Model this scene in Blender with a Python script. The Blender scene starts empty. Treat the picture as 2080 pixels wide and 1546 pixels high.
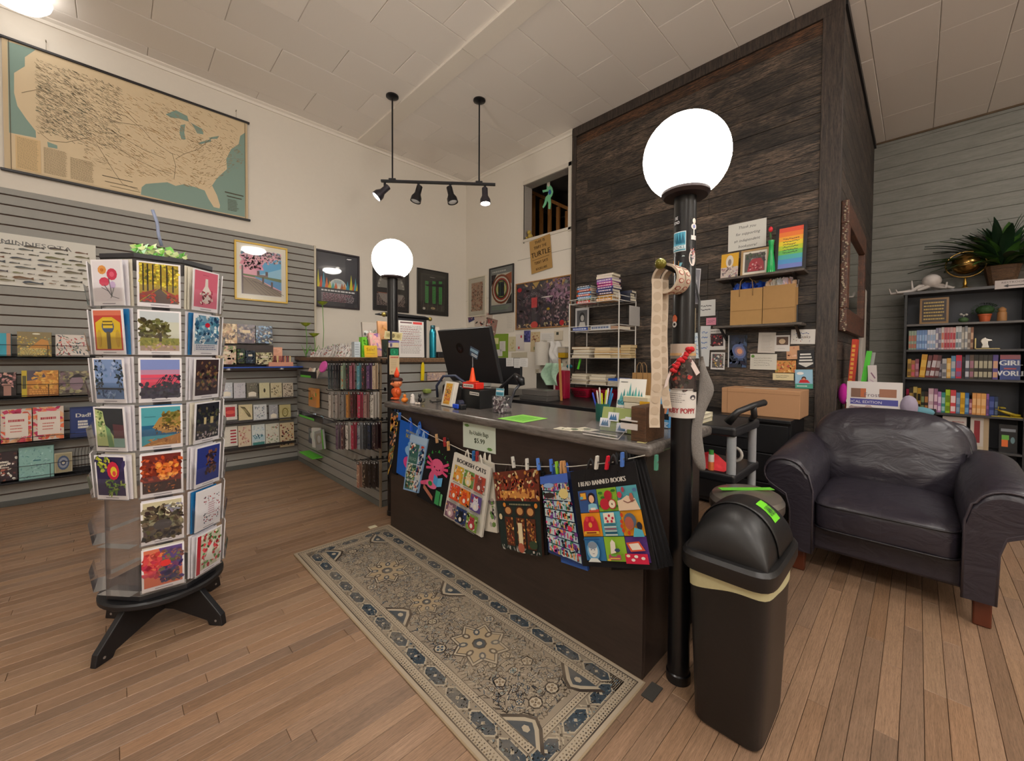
import bpy, math, random, numpy as np
from mathutils import Matrix, Vector
PI = math.pi
SC = bpy.context.scene
COL = SC.collection
rnd = random.Random(7)
# ------------------------------------------------------------------ camera
EYE = Vector((0, 0, 1.15)); FPX = 814.45; CX, CY = 1040.0, 745.3
_az, _pi, _ro = math.radians(45.33), math.radians(-1.3202), math.radians(.3125)
FW = Vector((math.cos(_az)*math.cos(_pi), math.sin(_az)*math.cos(_pi), math.sin(_pi)))
_r = Vector((math.sin(_az), -math.cos(_az), 0)); _u = _r.cross(FW)
RT = _r*math.cos(_ro)+_u*math.sin(_ro); UP = -_r*math.sin(_ro)+_u*math.cos(_ro)
cd = bpy.data.cameras.new('camera'); co = bpy.data.objects.new('camera', cd); COL.objects.link(co)
cd.sensor_width = 36; cd.lens = FPX/2080*36; cd.shift_y = -(773-CY)/2080; cd.clip_start = .05
mm = Matrix((RT, UP, -FW)).transposed().to_4x4(); mm.translation = EYE; co.matrix_world = mm
SC.camera = co
# ------------------------------------------------------------------ world, exposure
w = bpy.data.worlds.new('world'); SC.world = w; w.use_nodes = True
w.node_tree.nodes['Background'].inputs[0].default_value = (.9, .85, .8, 1); w.node_tree.nodes['Background'].inputs[1].default_value = .3
SC.view_settings.view_transform = 'Standard'; SC.view_settings.look = 'None'
SC.view_settings.exposure = 0.36; SC.view_settings.gamma = 1; SC.view_settings.use_curve_mapping = False
SC.cycles.use_denoising = True
SC.cycles.max_bounces = 10; SC.cycles.transparent_max_bounces = 24; SC.cycles.sample_clamp_indirect = 4
GLOBE_E = 20.0      # radiance of the glowing lamp globes
CEIL_E = 34.0      # radiance of the flush ceiling lamps
SPOT_E = 22        # watts of a lit track head
# ------------------------------------------------------------------ helpers: pixel of the photo -> point on a plane
def _at(u, v, i, val):
 d = FW+RT*(u-CX)/FPX-UP*(v-CY)/FPX
 return EYE+d*((val-EYE[i])/d[i])
def ux(u, v, X): return _at(u, v, 0, X)
def uy(u, v, Y): return _at(u, v, 1, Y)
def uz(u, v, Z=0.): return _at(u, v, 2, Z)
def ud(u, v, dist):       # point at forward distance
 return EYE+(FW+RT*(u-CX)/FPX-UP*(v-CY)/FPX)*dist
def lin(c):
 if isinstance(c, str):
  c = c.lstrip('#'); c = [int(c[i:i+2], 16)/255 for i in (0, 2, 4)]
 return [x/12.92 if x <= .04045 else ((x+.055)/1.055)**2.4 for x in c[:3]]
def jit(c, a=.06, r=rnd):
 if isinstance(c, str):
  c = c.lstrip('#'); c = [int(c[i:i+2], 16)/255 for i in (0, 2, 4)]
 d = r.uniform(-a, a); return [min(1, max(0, x+d+r.uniform(-a, a)*.4)) for x in c]
_mc = {}
def newmat(name):
 m = bpy.data.materials.new(name); m.use_nodes = True
 nt = m.node_tree; return m, nt, nt.nodes['Principled BSDF']
def noise_bump(nt, b, scale=60, strength=.15, dist=.002, stretch=None, detail=3):
 tc = nt.nodes.new('ShaderNodeTexCoord'); n = nt.nodes.new('ShaderNodeTexNoise'); bp = nt.nodes.new('ShaderNodeBump')
 n.inputs['Scale'].default_value = scale; n.inputs['Detail'].default_value = detail
 src = tc.outputs['Object']
 if stretch:
  mp = nt.nodes.new('ShaderNodeMapping'); mp.inputs['Scale'].default_value = stretch
  nt.links.new(src, mp.inputs[0]); src = mp.outputs[0]
 nt.links.new(src, n.inputs[0]); nt.links.new(n.outputs[0], bp.inputs['Height'])
 bp.inputs['Strength'].default_value = strength; bp.inputs['Distance'].default_value = dist
 nt.links.new(bp.outputs[0], b.inputs['Normal']); return n
def mat(c, rough=.5, metal=0, bump=0, scale=80, var=.08, spec=.5, alpha=1, emit=0):
 """plain procedural paint, plastic or metal: noise-broken colour and fine relief"""
 key = (str(c), rough, metal, bump, scale, var, spec, alpha, emit)
 if key in _mc: return _mc[key]
 m, nt, b = newmat('paint_'+str(len(_mc)))
 L = lin(c)
 b.inputs['Roughness'].default_value = rough; b.inputs['Metallic'].default_value = metal
 b.inputs['Specular IOR Level'].default_value = spec
 n = noise_bump(nt, b, scale, max(bump, .02), .002)
 mx = nt.nodes.new('ShaderNodeMix'); mx.data_type = 'RGBA'
 mx.inputs[6].default_value = (*[x*(1-var) for x in L], 1); mx.inputs[7].default_value = (*[min(1, x*(1+var)) for x in L], 1)
 nt.links.new(n.outputs[0], mx.inputs[0]); nt.links.new(mx.outputs[2], b.inputs['Base Color'])
 if emit:
  b.inputs['Emission Color'].default_value = (*L, 1); b.inputs['Emission Strength'].default_value = emit
 _mc[key] = m; return m
def clear_mat(name, tint, ior=1.45, rough=.05, trans=(1, 1, 1)):
 m = bpy.data.materials.new(name); m.use_nodes = True; nt = m.node_tree; nt.nodes.clear()
 o = nt.nodes.new('ShaderNodeOutputMaterial'); t = nt.nodes.new('ShaderNodeBsdfTransparent'); g = nt.nodes.new('ShaderNodeBsdfGlossy')
 d = nt.nodes.new('ShaderNodeBsdfDiffuse'); d.inputs[0].default_value = (*trans, 1)
 f = nt.nodes.new('ShaderNodeFresnel'); f.inputs[0].default_value = ior
 m1 = nt.nodes.new('ShaderNodeMixShader'); m2 = nt.nodes.new('ShaderNodeMixShader')
 t.inputs[0].default_value = (1, 1, 1, 1); g.inputs['Roughness'].default_value = rough
 m1.inputs[0].default_value = tint; nt.links.new(t.outputs[0], m1.inputs[1]); nt.links.new(d.outputs[0], m1.inputs[2])
 nt.links.new(f.outputs[0], m2.inputs[0]); nt.links.new(m1.outputs[0], m2.inputs[1]); nt.links.new(g.outputs[0], m2.inputs[2])
 nt.links.new(m2.outputs[0], o.inputs[0]); return m
GLASS = clear_mat('picture_glass', .01, rough=.02)
ACRYL = clear_mat('clear_acrylic', .035, 1.22, rough=.08, trans=(.85, .82, .9))
def print_mat(name, rough, spec=.4, fuzz=0):
 m, nt, b = newmat(name)
 a = nt.nodes.new('ShaderNodeAttribute'); a.attribute_name = 'Col'
 nt.links.new(a.outputs['Color'], b.inputs['Base Color'])
 b.inputs['Roughness'].default_value = rough; b.inputs['Specular IOR Level'].default_value = spec
 noise_bump(nt, b, 400 if not fuzz else fuzz, .05 if not fuzz else .5, .0005 if not fuzz else .002)
 return m
PAPER = print_mat('printed_paper', .55); GLOSSY = print_mat('glossy_print', .25); CLOTHP = print_mat('printed_cloth', .8, .2, 700)
def wood_mat(name, dark, light, axis=0, scale=6, stretch=14, rough=.45, attr=False, knots=False, contrast=1.0, bump=.25, poreamt=.5):
 """grain running along the given world axis, broken by long pores and (optionally) knots"""
 m, nt, b = newmat(name)
 g = nt.nodes.new('ShaderNodeNewGeometry')
 mp = nt.nodes.new('ShaderNodeMapping'); s = [stretch]*3; s[axis] = 1; mp.inputs['Scale'].default_value = s
 nt.links.new(g.outputs['Position'], mp.inputs[0])
 vec = mp.outputs[0]
 a = nt.nodes.new('ShaderNodeAttribute'); a.attribute_name = 'Col'
 if attr:   # every board its own stretch of the grain
  ad = nt.nodes.new('ShaderNodeVectorMath'); ad.operation = 'MULTIPLY_ADD'
  nt.links.new(a.outputs['Vector'], ad.inputs[0]); ad.inputs[1].default_value = (37, 53, 71); nt.links.new(vec, ad.inputs[2]); vec = ad.outputs[0]
 n = nt.nodes.new('ShaderNodeTexNoise'); n.inputs['Scale'].default_value = scale; n.inputs['Detail'].default_value = 6; n.inputs['Roughness'].default_value = .6
 n.inputs['Distortion'].default_value = .6 if not knots else 1.6
 nt.links.new(vec, n.inputs[0])
 r = nt.nodes.new('ShaderNodeValToRGB'); r.color_ramp.elements[0].position = .5-.22/contrast+(.08 if knots else 0); r.color_ramp.elements[1].position = .5+.22/contrast+(.03 if knots else 0)
 r.color_ramp.elements[0].color = (*lin(dark), 1); r.color_ramp.elements[1].color = (*lin(light), 1)
 nt.links.new(n.outputs[0], r.inputs[0]); colr = r.outputs[0]
 if knots:
  mp2 = nt.nodes.new('ShaderNodeMapping'); s = [5.5]*3; s[axis] = 2.0; mp2.inputs['Scale'].default_value = s
  nt.links.new(g.outputs['Position'], mp2.inputs[0])
  vo = nt.nodes.new('ShaderNodeTexVoronoi'); vo.inputs['Scale'].default_value = 1.0; nt.links.new(mp2.outputs[0], vo.inputs[0])
  rk = nt.nodes.new('ShaderNodeValToRGB'); rk.color_ramp.elements[0].position = .07; rk.color_ramp.elements[1].position = .22
  rk.color_ramp.elements[0].color = (.12, .12, .13, 1); rk.color_ramp.elements[1].color = (1, 1, 1, 1)
  nt.links.new(vo.outputs['Distance'], rk.inputs[0])
  mk = nt.nodes.new('ShaderNodeMix'); mk.data_type = 'RGBA'; mk.blend_type = 'MULTIPLY'; mk.inputs[0].default_value = .85
  nt.links.new(colr, mk.inputs[6]); nt.links.new(rk.outputs[0], mk.inputs[7]); colr = mk.outputs[2]
  n5 = nt.nodes.new('ShaderNodeTexNoise'); n5.inputs['Scale'].default_value = 1.3; nt.links.new(mp2.outputs[0], n5.inputs[0])
  r5 = nt.nodes.new('ShaderNodeValToRGB'); r5.color_ramp.elements[0].position = .36; r5.color_ramp.elements[1].position = .62
  r5.color_ramp.elements[0].color = (.28, .31, .36, 1); r5.color_ramp.elements[1].color = (1, 1, 1, 1); nt.links.new(n5.outputs[0], r5.inputs[0])
  m5 = nt.nodes.new('ShaderNodeMix'); m5.data_type = 'RGBA'; m5.blend_type = 'MULTIPLY'; m5.inputs[0].default_value = .9
  nt.links.new(colr, m5.inputs[6]); nt.links.new(r5.outputs[0], m5.inputs[7]); colr = m5.outputs[2]
 n2 = nt.nodes.new('ShaderNodeTexNoise'); n2.inputs['Scale'].default_value = scale*5; n2.inputs['Detail'].default_value = 2
 nt.links.new(vec, n2.inputs[0])
 r2 = nt.nodes.new('ShaderNodeValToRGB'); r2.color_ramp.elements[0].position = .36; r2.color_ramp.elements[1].position = .5
 r2.color_ramp.elements[0].color = (1-poreamt,)*3+(1,); r2.color_ramp.elements[1].color = (1, 1, 1, 1)
 nt.links.new(n2.outputs[0], r2.inputs[0])
 m1 = nt.nodes.new('ShaderNodeMix'); m1.data_type = 'RGBA'; m1.blend_type = 'MULTIPLY'; m1.inputs[0].default_value = 1
 nt.links.new(colr, m1.inputs[6]); nt.links.new(r2.outputs[0], m1.inputs[7]); colr = m1.outputs[2]
 if attr:
  m3 = nt.nodes.new('ShaderNodeMix'); m3.data_type = 'RGBA'; m3.blend_type = 'MULTIPLY'; m3.inputs[0].default_value = 1
  nt.links.new(colr, m3.inputs[6]); nt.links.new(a.outputs['Color'], m3.inputs[7]); colr = m3.outputs[2]
 nt.links.new(colr, b.inputs['Base Color']); b.inputs['Roughness'].default_value = rough
 bp = nt.nodes.new('ShaderNodeBump'); bp.inputs['Strength'].default_value = bump; bp.inputs['Distance'].default_value = .002
 nt.links.new(n.outputs[0], bp.inputs['Height']); nt.links.new(bp.outputs[0], b.inputs['Normal'])
 return m
def tag(o, label=None, cat=None, group=None, kind=None):
 if label: o['label'] = label
 if cat: o['category'] = cat
 if group: o['group'] = group
 if kind: o['kind'] = kind
 return o
def thing(name, label, cat, loc=(0, 0, 0), rz=0, group=None, M=None):
 o = bpy.data.objects.new(name, None); COL.objects.link(o); o.empty_display_size = .05
 if M is None: M = Matrix.Translation(Vector(loc)) @ Matrix.Rotation(rz, 4, 'Z')
 o.matrix_world = M; _mw[o.name] = M.copy()
 return tag(o, label, cat, group)
_mw = {}
def dup(root, M, label=None, group=None):
 r = root.copy(); COL.objects.link(r); r.matrix_world = M; _mw[r.name] = M.copy()
 if label: r['label'] = label
 if group: r['group'] = group
 for ch in root.children:
  c = ch.copy(); COL.objects.link(c); c.parent = r
  for g in ch.children:
   d = g.copy(); COL.objects.link(d); d.parent = c
 return r
class MB:
 def __init__(s): s.v = []; s.f = []; s.c = []; s.col = None; s.M = None
 def add(s, vs, fs, c=None):
  b = len(s.v)
  if s.M is not None: vs = [s.M @ Vector(p) for p in vs]
  s.v += [tuple(p) for p in vs]; s.f += [tuple(i+b for i in q) for q in fs]
  c = c if c is not None else s.col
  s.c += [c]*len(fs); return s
 def box(s, a, b, c=None):
  x0, y0, z0 = [min(a[i], b[i]) for i in range(3)]; x1, y1, z1 = [max(a[i], b[i]) for i in range(3)]
  return s.add([(x0, y0, z0), (x1, y0, z0), (x1, y1, z0), (x0, y1, z0), (x0, y0, z1), (x1, y0, z1), (x1, y1, z1), (x0, y1, z1)],
      [(0, 3, 2, 1), (4, 5, 6, 7), (0, 1, 5, 4), (1, 2, 6, 5), (2, 3, 7, 6), (3, 0, 4, 7)], c)
 def chamf(s, a, b, ax, sgn, e, c=None):   # box whose one face (axis ax, side sgn) has chamfered edges
  lo = [min(a[i], b[i]) for i in range(3)]; hi = [max(a[i], b[i]) for i in range(3)]
  o = [i for i in range(3) if i != ax]; vs = []
  back, front = (lo[ax], hi[ax]) if sgn > 0 else (hi[ax], lo[ax])
  for d, k in ((back, 0), (front-sgn*e, 0), (front, e)):
   for (p, q) in ((lo[o[0]]+k, lo[o[1]]+k), (hi[o[0]]-k, lo[o[1]]+k), (hi[o[0]]-k, hi[o[1]]-k), (lo[o[0]]+k, hi[o[1]]-k)):
    v = [0, 0, 0]; v[ax] = d; v[o[0]] = p; v[o[1]] = q; vs.append(v)
  fs = [(8, 9, 10, 11), (3, 2, 1, 0)]
  for l in (0, 4):
   for k in range(4): fs.append((l+k, l+(k+1) % 4, l+4+(k+1) % 4, l+4+k))
  flip = (sgn > 0) == (ax == 1)
  if flip: fs = [f[::-1] for f in fs]
  return s.add(vs, fs, c)
 def cyl(s, p0, p1, r0, r1=None, n=14, caps=True, c=None):
  p0, p1 = Vector(p0), Vector(p1); r1 = r0 if r1 is None else r1
  d = (p1-p0).normalized(); a = d.orthogonal().normalized(); b = d.cross(a)
  vs = []
  for p, r in ((p0, r0), (p1, r1)):
   for k in range(n):
    t = 2*PI*k/n; vs.append(p+(a*math.cos(t)+b*math.sin(t))*r)
  fs = [(k, (k+1) % n, n+(k+1) % n, n+k) for k in range(n)]
  if caps: fs += [tuple(range(n-1, -1, -1)), tuple(range(n, 2*n))]
  return s.add(vs, fs, c)
 def tube(s, pts, r, n=6, closed=False, c=None, rs=None):
  pts = [Vector(p) for p in pts]; m = len(pts); vs = []; fs = []
  up = None
  for i, p in enumerate(pts):
   if closed: d = (pts[(i+1) % m]-pts[i-1])
   else: d = pts[min(i+1, m-1)]-pts[max(i-1, 0)]
   d.normalize()
   if up is None: up = d.orthogonal().normalized()
   a = (up-d*up.dot(d)).normalized(); up = a; b = d.cross(a); rr = rs[i] if rs else r
   for k in range(n):
    t = 2*PI*k/n; vs.append(p+(a*math.cos(t)+b*math.sin(t))*rr)
  for i in range(m if closed else m-1):
   j = (i+1) % m
   for k in range(n): fs.append((i*n+k, i*n+(k+1) % n, j*n+(k+1) % n, j*n+k))
  if not closed: fs += [tuple(range(n-1, -1, -1)), tuple(range((m-1)*n, m*n))]
  return s.add(vs, fs, c)
 def lathe(s, prof, o=(0, 0, 0), n=24, c=None, sx=1, sy=1, power=None):
  vs = []; fs = []
  for r, z in prof:
   for k in range(n):
    t = 2*PI*k/n; q = 1
    if power: q = (abs(math.cos(t))**power+abs(math.sin(t))**power)**(-1/power)
    vs.append((o[0]+r*math.cos(t)*sx*q, o[1]+r*math.sin(t)*sy*q, o[2]+z))
  for i in range(len(prof)-1):
   for k in range(n): fs.append((i*n+k, i*n+(k+1) % n, (i+1)*n+(k+1) % n, (i+1)*n+k))
  fs.append(tuple(range(n-1, -1, -1))); fs.append(tuple(range((len(prof)-1)*n, len(prof)*n)))
  return s.add(vs, fs, c)
 def ball(s, o, r, n=14, m=8, sc=(1, 1, 1), c=None):
  pr = [(r*math.sin(PI*i/m)+1e-5, -r*math.cos(PI*i/m)) for i in range(m+1)]
  M0 = s.M; M1 = Matrix.Translation(Vector(o)) @ Matrix.Diagonal((*sc, 1))
  s.M = M1 if M0 is None else M0 @ M1; s.lathe(pr, n=n, c=c); s.M = M0; return s
 def prism(s, poly, d0, d1, axis=1, c=None):   # poly in the two other axes, swept along axis
  o = [i for i in range(3) if i != axis]; n = len(poly); vs = []
  for d in (d0, d1):
   for p in poly:
    v = [0, 0, 0]; v[axis] = d; v[o[0]] = p[0]; v[o[1]] = p[1]; vs.append(v)
  fs = [tuple(range(n)), tuple(range(2*n-1, n-1, -1))]+[(k, n+k, n+(k+1) % n, (k+1) % n) for k in range(n)]
  ar = sum(poly[i][0]*poly[(i+1) % n][1]-poly[(i+1) % n][0]*poly[i][1] for i in range(n))
  if (ar < 0) ^ ((axis == 1) ^ (d1 < d0)) ^ True: fs = [f[::-1] for f in fs]
  return s.add(vs, fs, c)
 def grid(s, fn, nu, nv, c=None, two=0):
  vs = [fn(i/nu, j/nv) for j in range(nv+1) for i in range(nu+1)]
  fs = [(j*(nu+1)+i, j*(nu+1)+i+1, (j+1)*(nu+1)+i+1, (j+1)*(nu+1)+i) for j in range(nv) for i in range(nu)]
  return s.add(vs, fs, c)
 def build(s, name, m, parent=None, bevel=0, smooth=False, seg=2, sub=0, world=False, M=None, solid=0):
  me = bpy.data.meshes.new(name); me.from_pydata(s.v, [], s.f); 
  if s.c and any(c is not None for c in s.c):
   at = me.color_attributes.new('Col', 'FLOAT_COLOR', 'CORNER')
   arr = []
   for f, c in zip(s.f, s.c):
    L = [*lin(c), 1] if c is not None else [1, 1, 1, 1]; arr += L*len(f)
   at.data.foreach_set('color', arr)
  me.materials.append(m); me.update()
  if smooth:
   me.shade_smooth()
   if smooth is not True: me.set_sharp_from_angle(angle=math.radians(smooth))
  o = bpy.data.objects.new(name, me); COL.objects.link(o)
  if parent is not None:
   o.parent = parent
   if world: o.matrix_parent_inverse = _mw[parent.name].inverted()
  if M is not None: o.matrix_basis = M
  if parent is None: _mw[o.name] = M.copy() if M is not None else Matrix()
  else: _mw[o.name] = _mw[parent.name] @ o.matrix_parent_inverse @ (M if M is not None else Matrix())
  if solid: md = o.modifiers.new('t', 'SOLIDIFY'); md.thickness = solid; md.offset = 0
  if bevel: md = o.modifiers.new('b', 'BEVEL'); md.width = bevel; md.segments = seg; md.limit_method = 'ANGLE'; md.angle_limit = .6
  if sub: md = o.modifiers.new('s', 'SUBSURF'); md.levels = sub; md.render_levels = sub
  return o
def B(a, b, c=None): return MB().box(a, b, c)
# ------------------------------------------------------------------ glyphs
GL = {}
def _glyphs():
 cs = [chr(i) for i in range(33, 127)]; obs = []
 for ch in cs:
  for s in (ch, ch+'.'):
   cu = bpy.data.curves.new('t', 'FONT'); cu.body = s; cu.resolution_u = 2; cu.size = 1
   o = bpy.data.objects.new('t', cu); COL.objects.link(o); obs.append(o)
 cu = bpy.data.curves.new('t', 'FONT'); cu.body = '.'; o0 = bpy.data.objects.new('t', cu); COL.objects.link(o0)
 dg = bpy.context.evaluated_depsgraph_get(); dg.update()
 def get(o):
  e = o.evaluated_get(dg); me = e.to_mesh(); vs = [(v.co.x, v.co.y) for v in me.vertices]; fs = [tuple(p.vertices) for p in me.polygons]
  e.to_mesh_clear(); return vs, fs
 d0 = max(v[0] for v in get(o0)[0])
 for i, ch in enumerate(cs):
  vs, fs = get(obs[2*i]); v2, _ = get(obs[2*i+1]); GL[ch] = (vs, fs, max(v[0] for v in v2)-d0)
 for o in obs+[o0]:
  cu = o.data; bpy.data.objects.remove(o); bpy.data.curves.remove(cu)
 GL[' '] = ([], [], .3)
_glyphs()
class Pr:
 """a printed sheet, board or slab: flat shapes laid on its face, x right, z up, front towards -y, foot centre at the origin"""
 def __init__(s, w, h, bg='ffffff', t=.002, edge=None, dy=.00012):
  s.w, s.h, s.t = w, h, t; s.m = MB(); s.k = 0; s.dy = dy; s.x0 = -w/2; s.z0 = 0
  s.m.add([(-w/2, t, 0), (w/2, t, 0), (w/2, 0, 0), (-w/2, 0, 0), (-w/2, t, h), (w/2, t, h), (w/2, 0, h), (-w/2, 0, h)],
    [(0, 1, 2, 3), (4, 7, 6, 5), (0, 4, 5, 1), (1, 5, 6, 2), (3, 7, 4, 0)], edge or bg)
  s.m.add([(-w/2, 0, 0), (w/2, 0, 0), (w/2, 0, h), (-w/2, 0, h)], [(0, 1, 2, 3)], bg)
 def P(s, x, z): return (s.x0+x*s.w, -s.dy*s.k, s.z0+z*s.h)
 def poly(s, pts, c, up=True):      # points in 0..1
  if up: s.k += 1
  pts = [(min(1, max(0, p[0])), min(1, max(0, p[1]))) for p in pts]
  ar = sum(pts[i][0]*pts[(i+1) % len(pts)][1]-pts[(i+1) % len(pts)][0]*pts[i][1] for i in range(len(pts)))
  if ar < 0: pts = pts[::-1]
  s.m.add([s.P(*p) for p in pts], [tuple(range(len(pts)))], c); return s
 def rect(s, x0, z0, x1, z1, c, up=True): return s.poly([(x0, z0), (x1, z0), (x1, z1), (x0, z1)], c, up)
 def ell(s, x, z, rx, rz, c, n=14, up=True, a0=0, rot=0):
  q = []
  for k in range(n):
   t = 2*PI*k/n+a0; ex, ez = rx*math.cos(t), rz*math.sin(t)
   if rot:
    ex, ez = ex*s.w, ez*s.h; ex, ez = (ex*math.cos(rot)-ez*math.sin(rot))/s.w, (ex*math.sin(rot)+ez*math.cos(rot))/s.h
   q.append((x+ex, z+ez))
  return s.poly(q, c, up)
 def line(s, x0, z0, x1, z1, wd, c, up=True):
  dx, dz = (x1-x0)*s.w, (z1-z0)*s.h; L = math.hypot(dx, dz)+1e-9; nx, nz = -dz/L*wd/2/s.w, dx/L*wd/2/s.h
  return s.poly([(x0+nx, z0+nz), (x1+nx, z1+nz), (x1-nx, z1-nz), (x0-nx, z0-nz)], c, up)
 def pline(s, pts, wd, c):
  s.k += 1
  for a, b in zip(pts, pts[1:]): s.line(*a, *b, wd, c, up=False)
  return s
 def scatter(s, x0, z0, x1, z1, cols, n, sx, sz=None, r=rnd, sides=6, lay=3, rot=True):
  sz = sz or sx
  for l in range(lay):
   s.k += 1
   for i in range(n//lay):
    s.ell(r.uniform(x0, x1), r.uniform(z0, z1), sx*r.uniform(.4, 1), sz*r.uniform(.4, 1), jit(r.choice(cols), .05, r), r.choice([4, 5, sides]), up=False,
      a0=r.uniform(0, 6), rot=r.uniform(0, 3) if rot else 0)
  return s
 def text(s, st, x, z, size, c, align='c', wx=1.0, slant=0, rot=0, jitter=0, bold=0):
  """size: cap height as a share of the sheet height; x, z: anchor on the baseline"""
  s.k += 1; k = size*s.h/.7; tot = sum(GL.get(ch, GL[' '])[2] for ch in st)*k*wx
  cx = -tot/2 if align == 'c' else (0 if align == 'l' else -tot)
  cr, sr = math.cos(rot), math.sin(rot)
  for ch in st:
   vs, fs, ad = GL.get(ch, GL[' ']); dz = rnd.uniform(-jitter, jitter)*k
   for o in ((0, bold) if bold else (0,)):
    q = []
    for vx, vy in vs:
     px = cx+(vx+vy*slant+o)*k*wx; pz = vy*k+dz
     q.append((s.x0+x*s.w+px*cr-pz*sr, -s.dy*s.k, s.z0+z*s.h+px*sr+pz*cr))
    if fs: s.m.add(q, fs, c)
   cx += ad*k*wx
  return s
 def scribble(s, x0, z0, x1, z1, rows, c, wd=None, ragged=.25, words=True, hand=False):
  """rows of small unreadable print, as thin dashes"""
  s.k += 1; hh = (z1-z0)/rows; wd = wd or hh*.38
  for i in range(rows):
   z = z1-hh*(i+.5); x = x0; end = x1-(x1-x0)*rnd.uniform(0, ragged)
   while x < end:
    l = rnd.uniform(.04, .12)*(x1-x0) if words else end-x0
    zz = z+(rnd.uniform(-.15, .15)*hh if hand else 0)
    s.rect(x, zz-wd/2, min(end, x+l), zz+wd/2, c, up=False); x += l+.02*(x1-x0)
  return s
 def build(s, name, parent=None, M=None, m=None, deform=None, world=False, smooth=False):
  if deform: s.m.v = [deform(*v) for v in s.m.v]
  return s.m.build(name, m or PAPER, parent, M=M, world=world, smooth=smooth)
FACE = {'y': 0.0, 'x': -PI/2}
def pose(loc, face='y', tilt=0, roll=0, yaw=0):
 """foot-centre placed at loc; face 'y': seen looking along +y, 'x': seen looking along +x; tilt leans back"""
 return Matrix.Translation(Vector(loc)) @ Matrix.Rotation(FACE[face]+yaw, 4, 'Z') @ Matrix.Rotation(-tilt, 4, 'X') @ Matrix.Rotation(roll, 4, 'Y')
def onwall(face, val, u0, v0, u1, v1, off=.004):
 """width, height and foot centre of a flat thing on a wall plane from its top-left and bottom-right corners"""
 f = uy if face == 'y' else ux
 a, b = f(u0, v0, val-off), f(u1, v1, val-off); h = a.z-b.z
 wd = (b.x-a.x) if face == 'y' else (a.y-b.y)
 c = (a+b)/2; c.z = b.z; return wd, h, c
# ================================================================== the room
YL, XB, HC, XG, YS = 4.85, 3.80, 3.78, 6.63, .446
X0, Y0 = -3.6, -4.2
WALLM = mat('e4ddd2', .75, bump=.15, scale=30, var=.02); CEILM = mat('cfc4b8', .7, bump=.1, scale=40, var=.03)
TILEM, _nt, _b = newmat('ceiling_tile_paint'); _b.inputs['Roughness'].default_value = .7
_a = _nt.nodes.new('ShaderNodeAttribute'); _a.attribute_name = 'Col'; _nt.links.new(_a.outputs['Color'], _b.inputs['Base Color']); noise_bump(_nt, _b, 45, .12, .002)
def struct(o, parts=False): o['kind'] = 'structure'; return o
FLM = wood_mat('oak_floor_boards', '80674f', 'ad8d70', 0, 9, 22, .42, attr=True, contrast=.8, bump=.12, poreamt=.30)
fl = struct(B((X0, Y0, -.12), (XG+.1, YL+.1, -.014)).build('floor', mat('2a1d14', .9)))
boards = []; rf = random.Random(3); bw = .0555; y = Y0
while y < YL:
 x = X0-rf.uniform(0, 1.2)
 while x < XG:
  L = rf.choice([.45, .6, .8, 1.0, 1.3, 1.7])*rf.uniform(.85, 1.15); x1 = x+L
  if x1 > X0:
   boards.append((max(x, X0), y, min(x1, XG), min(y+bw, YL)))
  x = x1
 y += bw
def bshow(b):
 q = (min(max(.75, b[0]), b[2]), min(max(.8, b[1]), b[3]))
 d = math.hypot(q[0]-.75, q[1]-.8)
 return d if (q[0]*.703+q[1]*.711) > .5 else d+50
boards.sort(key=bshow)
def addboard(m, b):
 c = rf.choice([1.0, .97, .94, .9, 1.0, .95, .86]); t = rf.uniform(-.04, .05)
 c = (min(1, c+t*.4), min(1, c*.985), min(1, c-t*.6))
 z = rf.uniform(-.0006, 0)
 m.chamf((b[0]+.0005, b[1]+.0006, -.014), (b[2]-.0005, b[3]-.0006, z), 2, 1, .0012, c)
for b in boards[:298]:
 m = MB(); addboard(m, b); m.build('floor_board', FLM, fl)
m = MB()
for b in boards[298:]: addboard(m, b)
tag(m.build('floor_boards', FLM, fl), kind='stuff')
# ceiling: planks 0.395 wide in running bond, a wide batten across them
ce = struct(B((X0, Y0, HC+.012), (XG+.1, YL+.1, HC+.1)).build('ceiling', mat('8d8378', .9)))
k0 = math.floor((Y0-3.09)/.395); rc = random.Random(5)
k = k0
while 3.09+k*.395 < YL:
 ya, yb = 3.09+k*.395, min(3.09+(k+1)*.395, YL); off = 3.51 if k % 2 == 0 else 3.10; x = off-.82*12
 while x < XG:
  xa, xb = max(x, X0), min(x+.82, XG)
  if xb > xa+.02 and not (xa > XB and ya > YS and xb < XG):
   c = rc.uniform(.97, 1.0); z = HC+rc.uniform(-.0015, .0015)
   base = (.965*c, .94*c, .915*c)
   MB().chamf((xa+.0012, ya+.0012, HC+.013), (xb-.0012, yb-.0012, z), 2, -1, .004, base).build('ceiling_tile', TILEM, ce)
  x += .82
 k += 1
CW = mat('f0e9df', .6, var=.02)
t1 = struct(MB().box((2.112, 2.76, HC-.022), (2.285, YL, HC)).build('trim_1', CW, bevel=.003))
MB().box((2.108, Y0, HC-.026), (2.289, 2.755, HC)).build('batten_board', CW, t1, bevel=.003)
pr = [(0, 0), (-.045, 0), (-.045, -.010), (-.02, -.022), (-.014, -.045), (0, -.045)]
struct(MB().prism([(YL+a, HC+b) for a, b in pr], X0, XB, axis=0).build('trim_2', CW))
struct(MB().prism([(XB+a, HC+b) for a, b in pr], 2.84, YL, axis=1).build('trim_3', CW))
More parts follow.
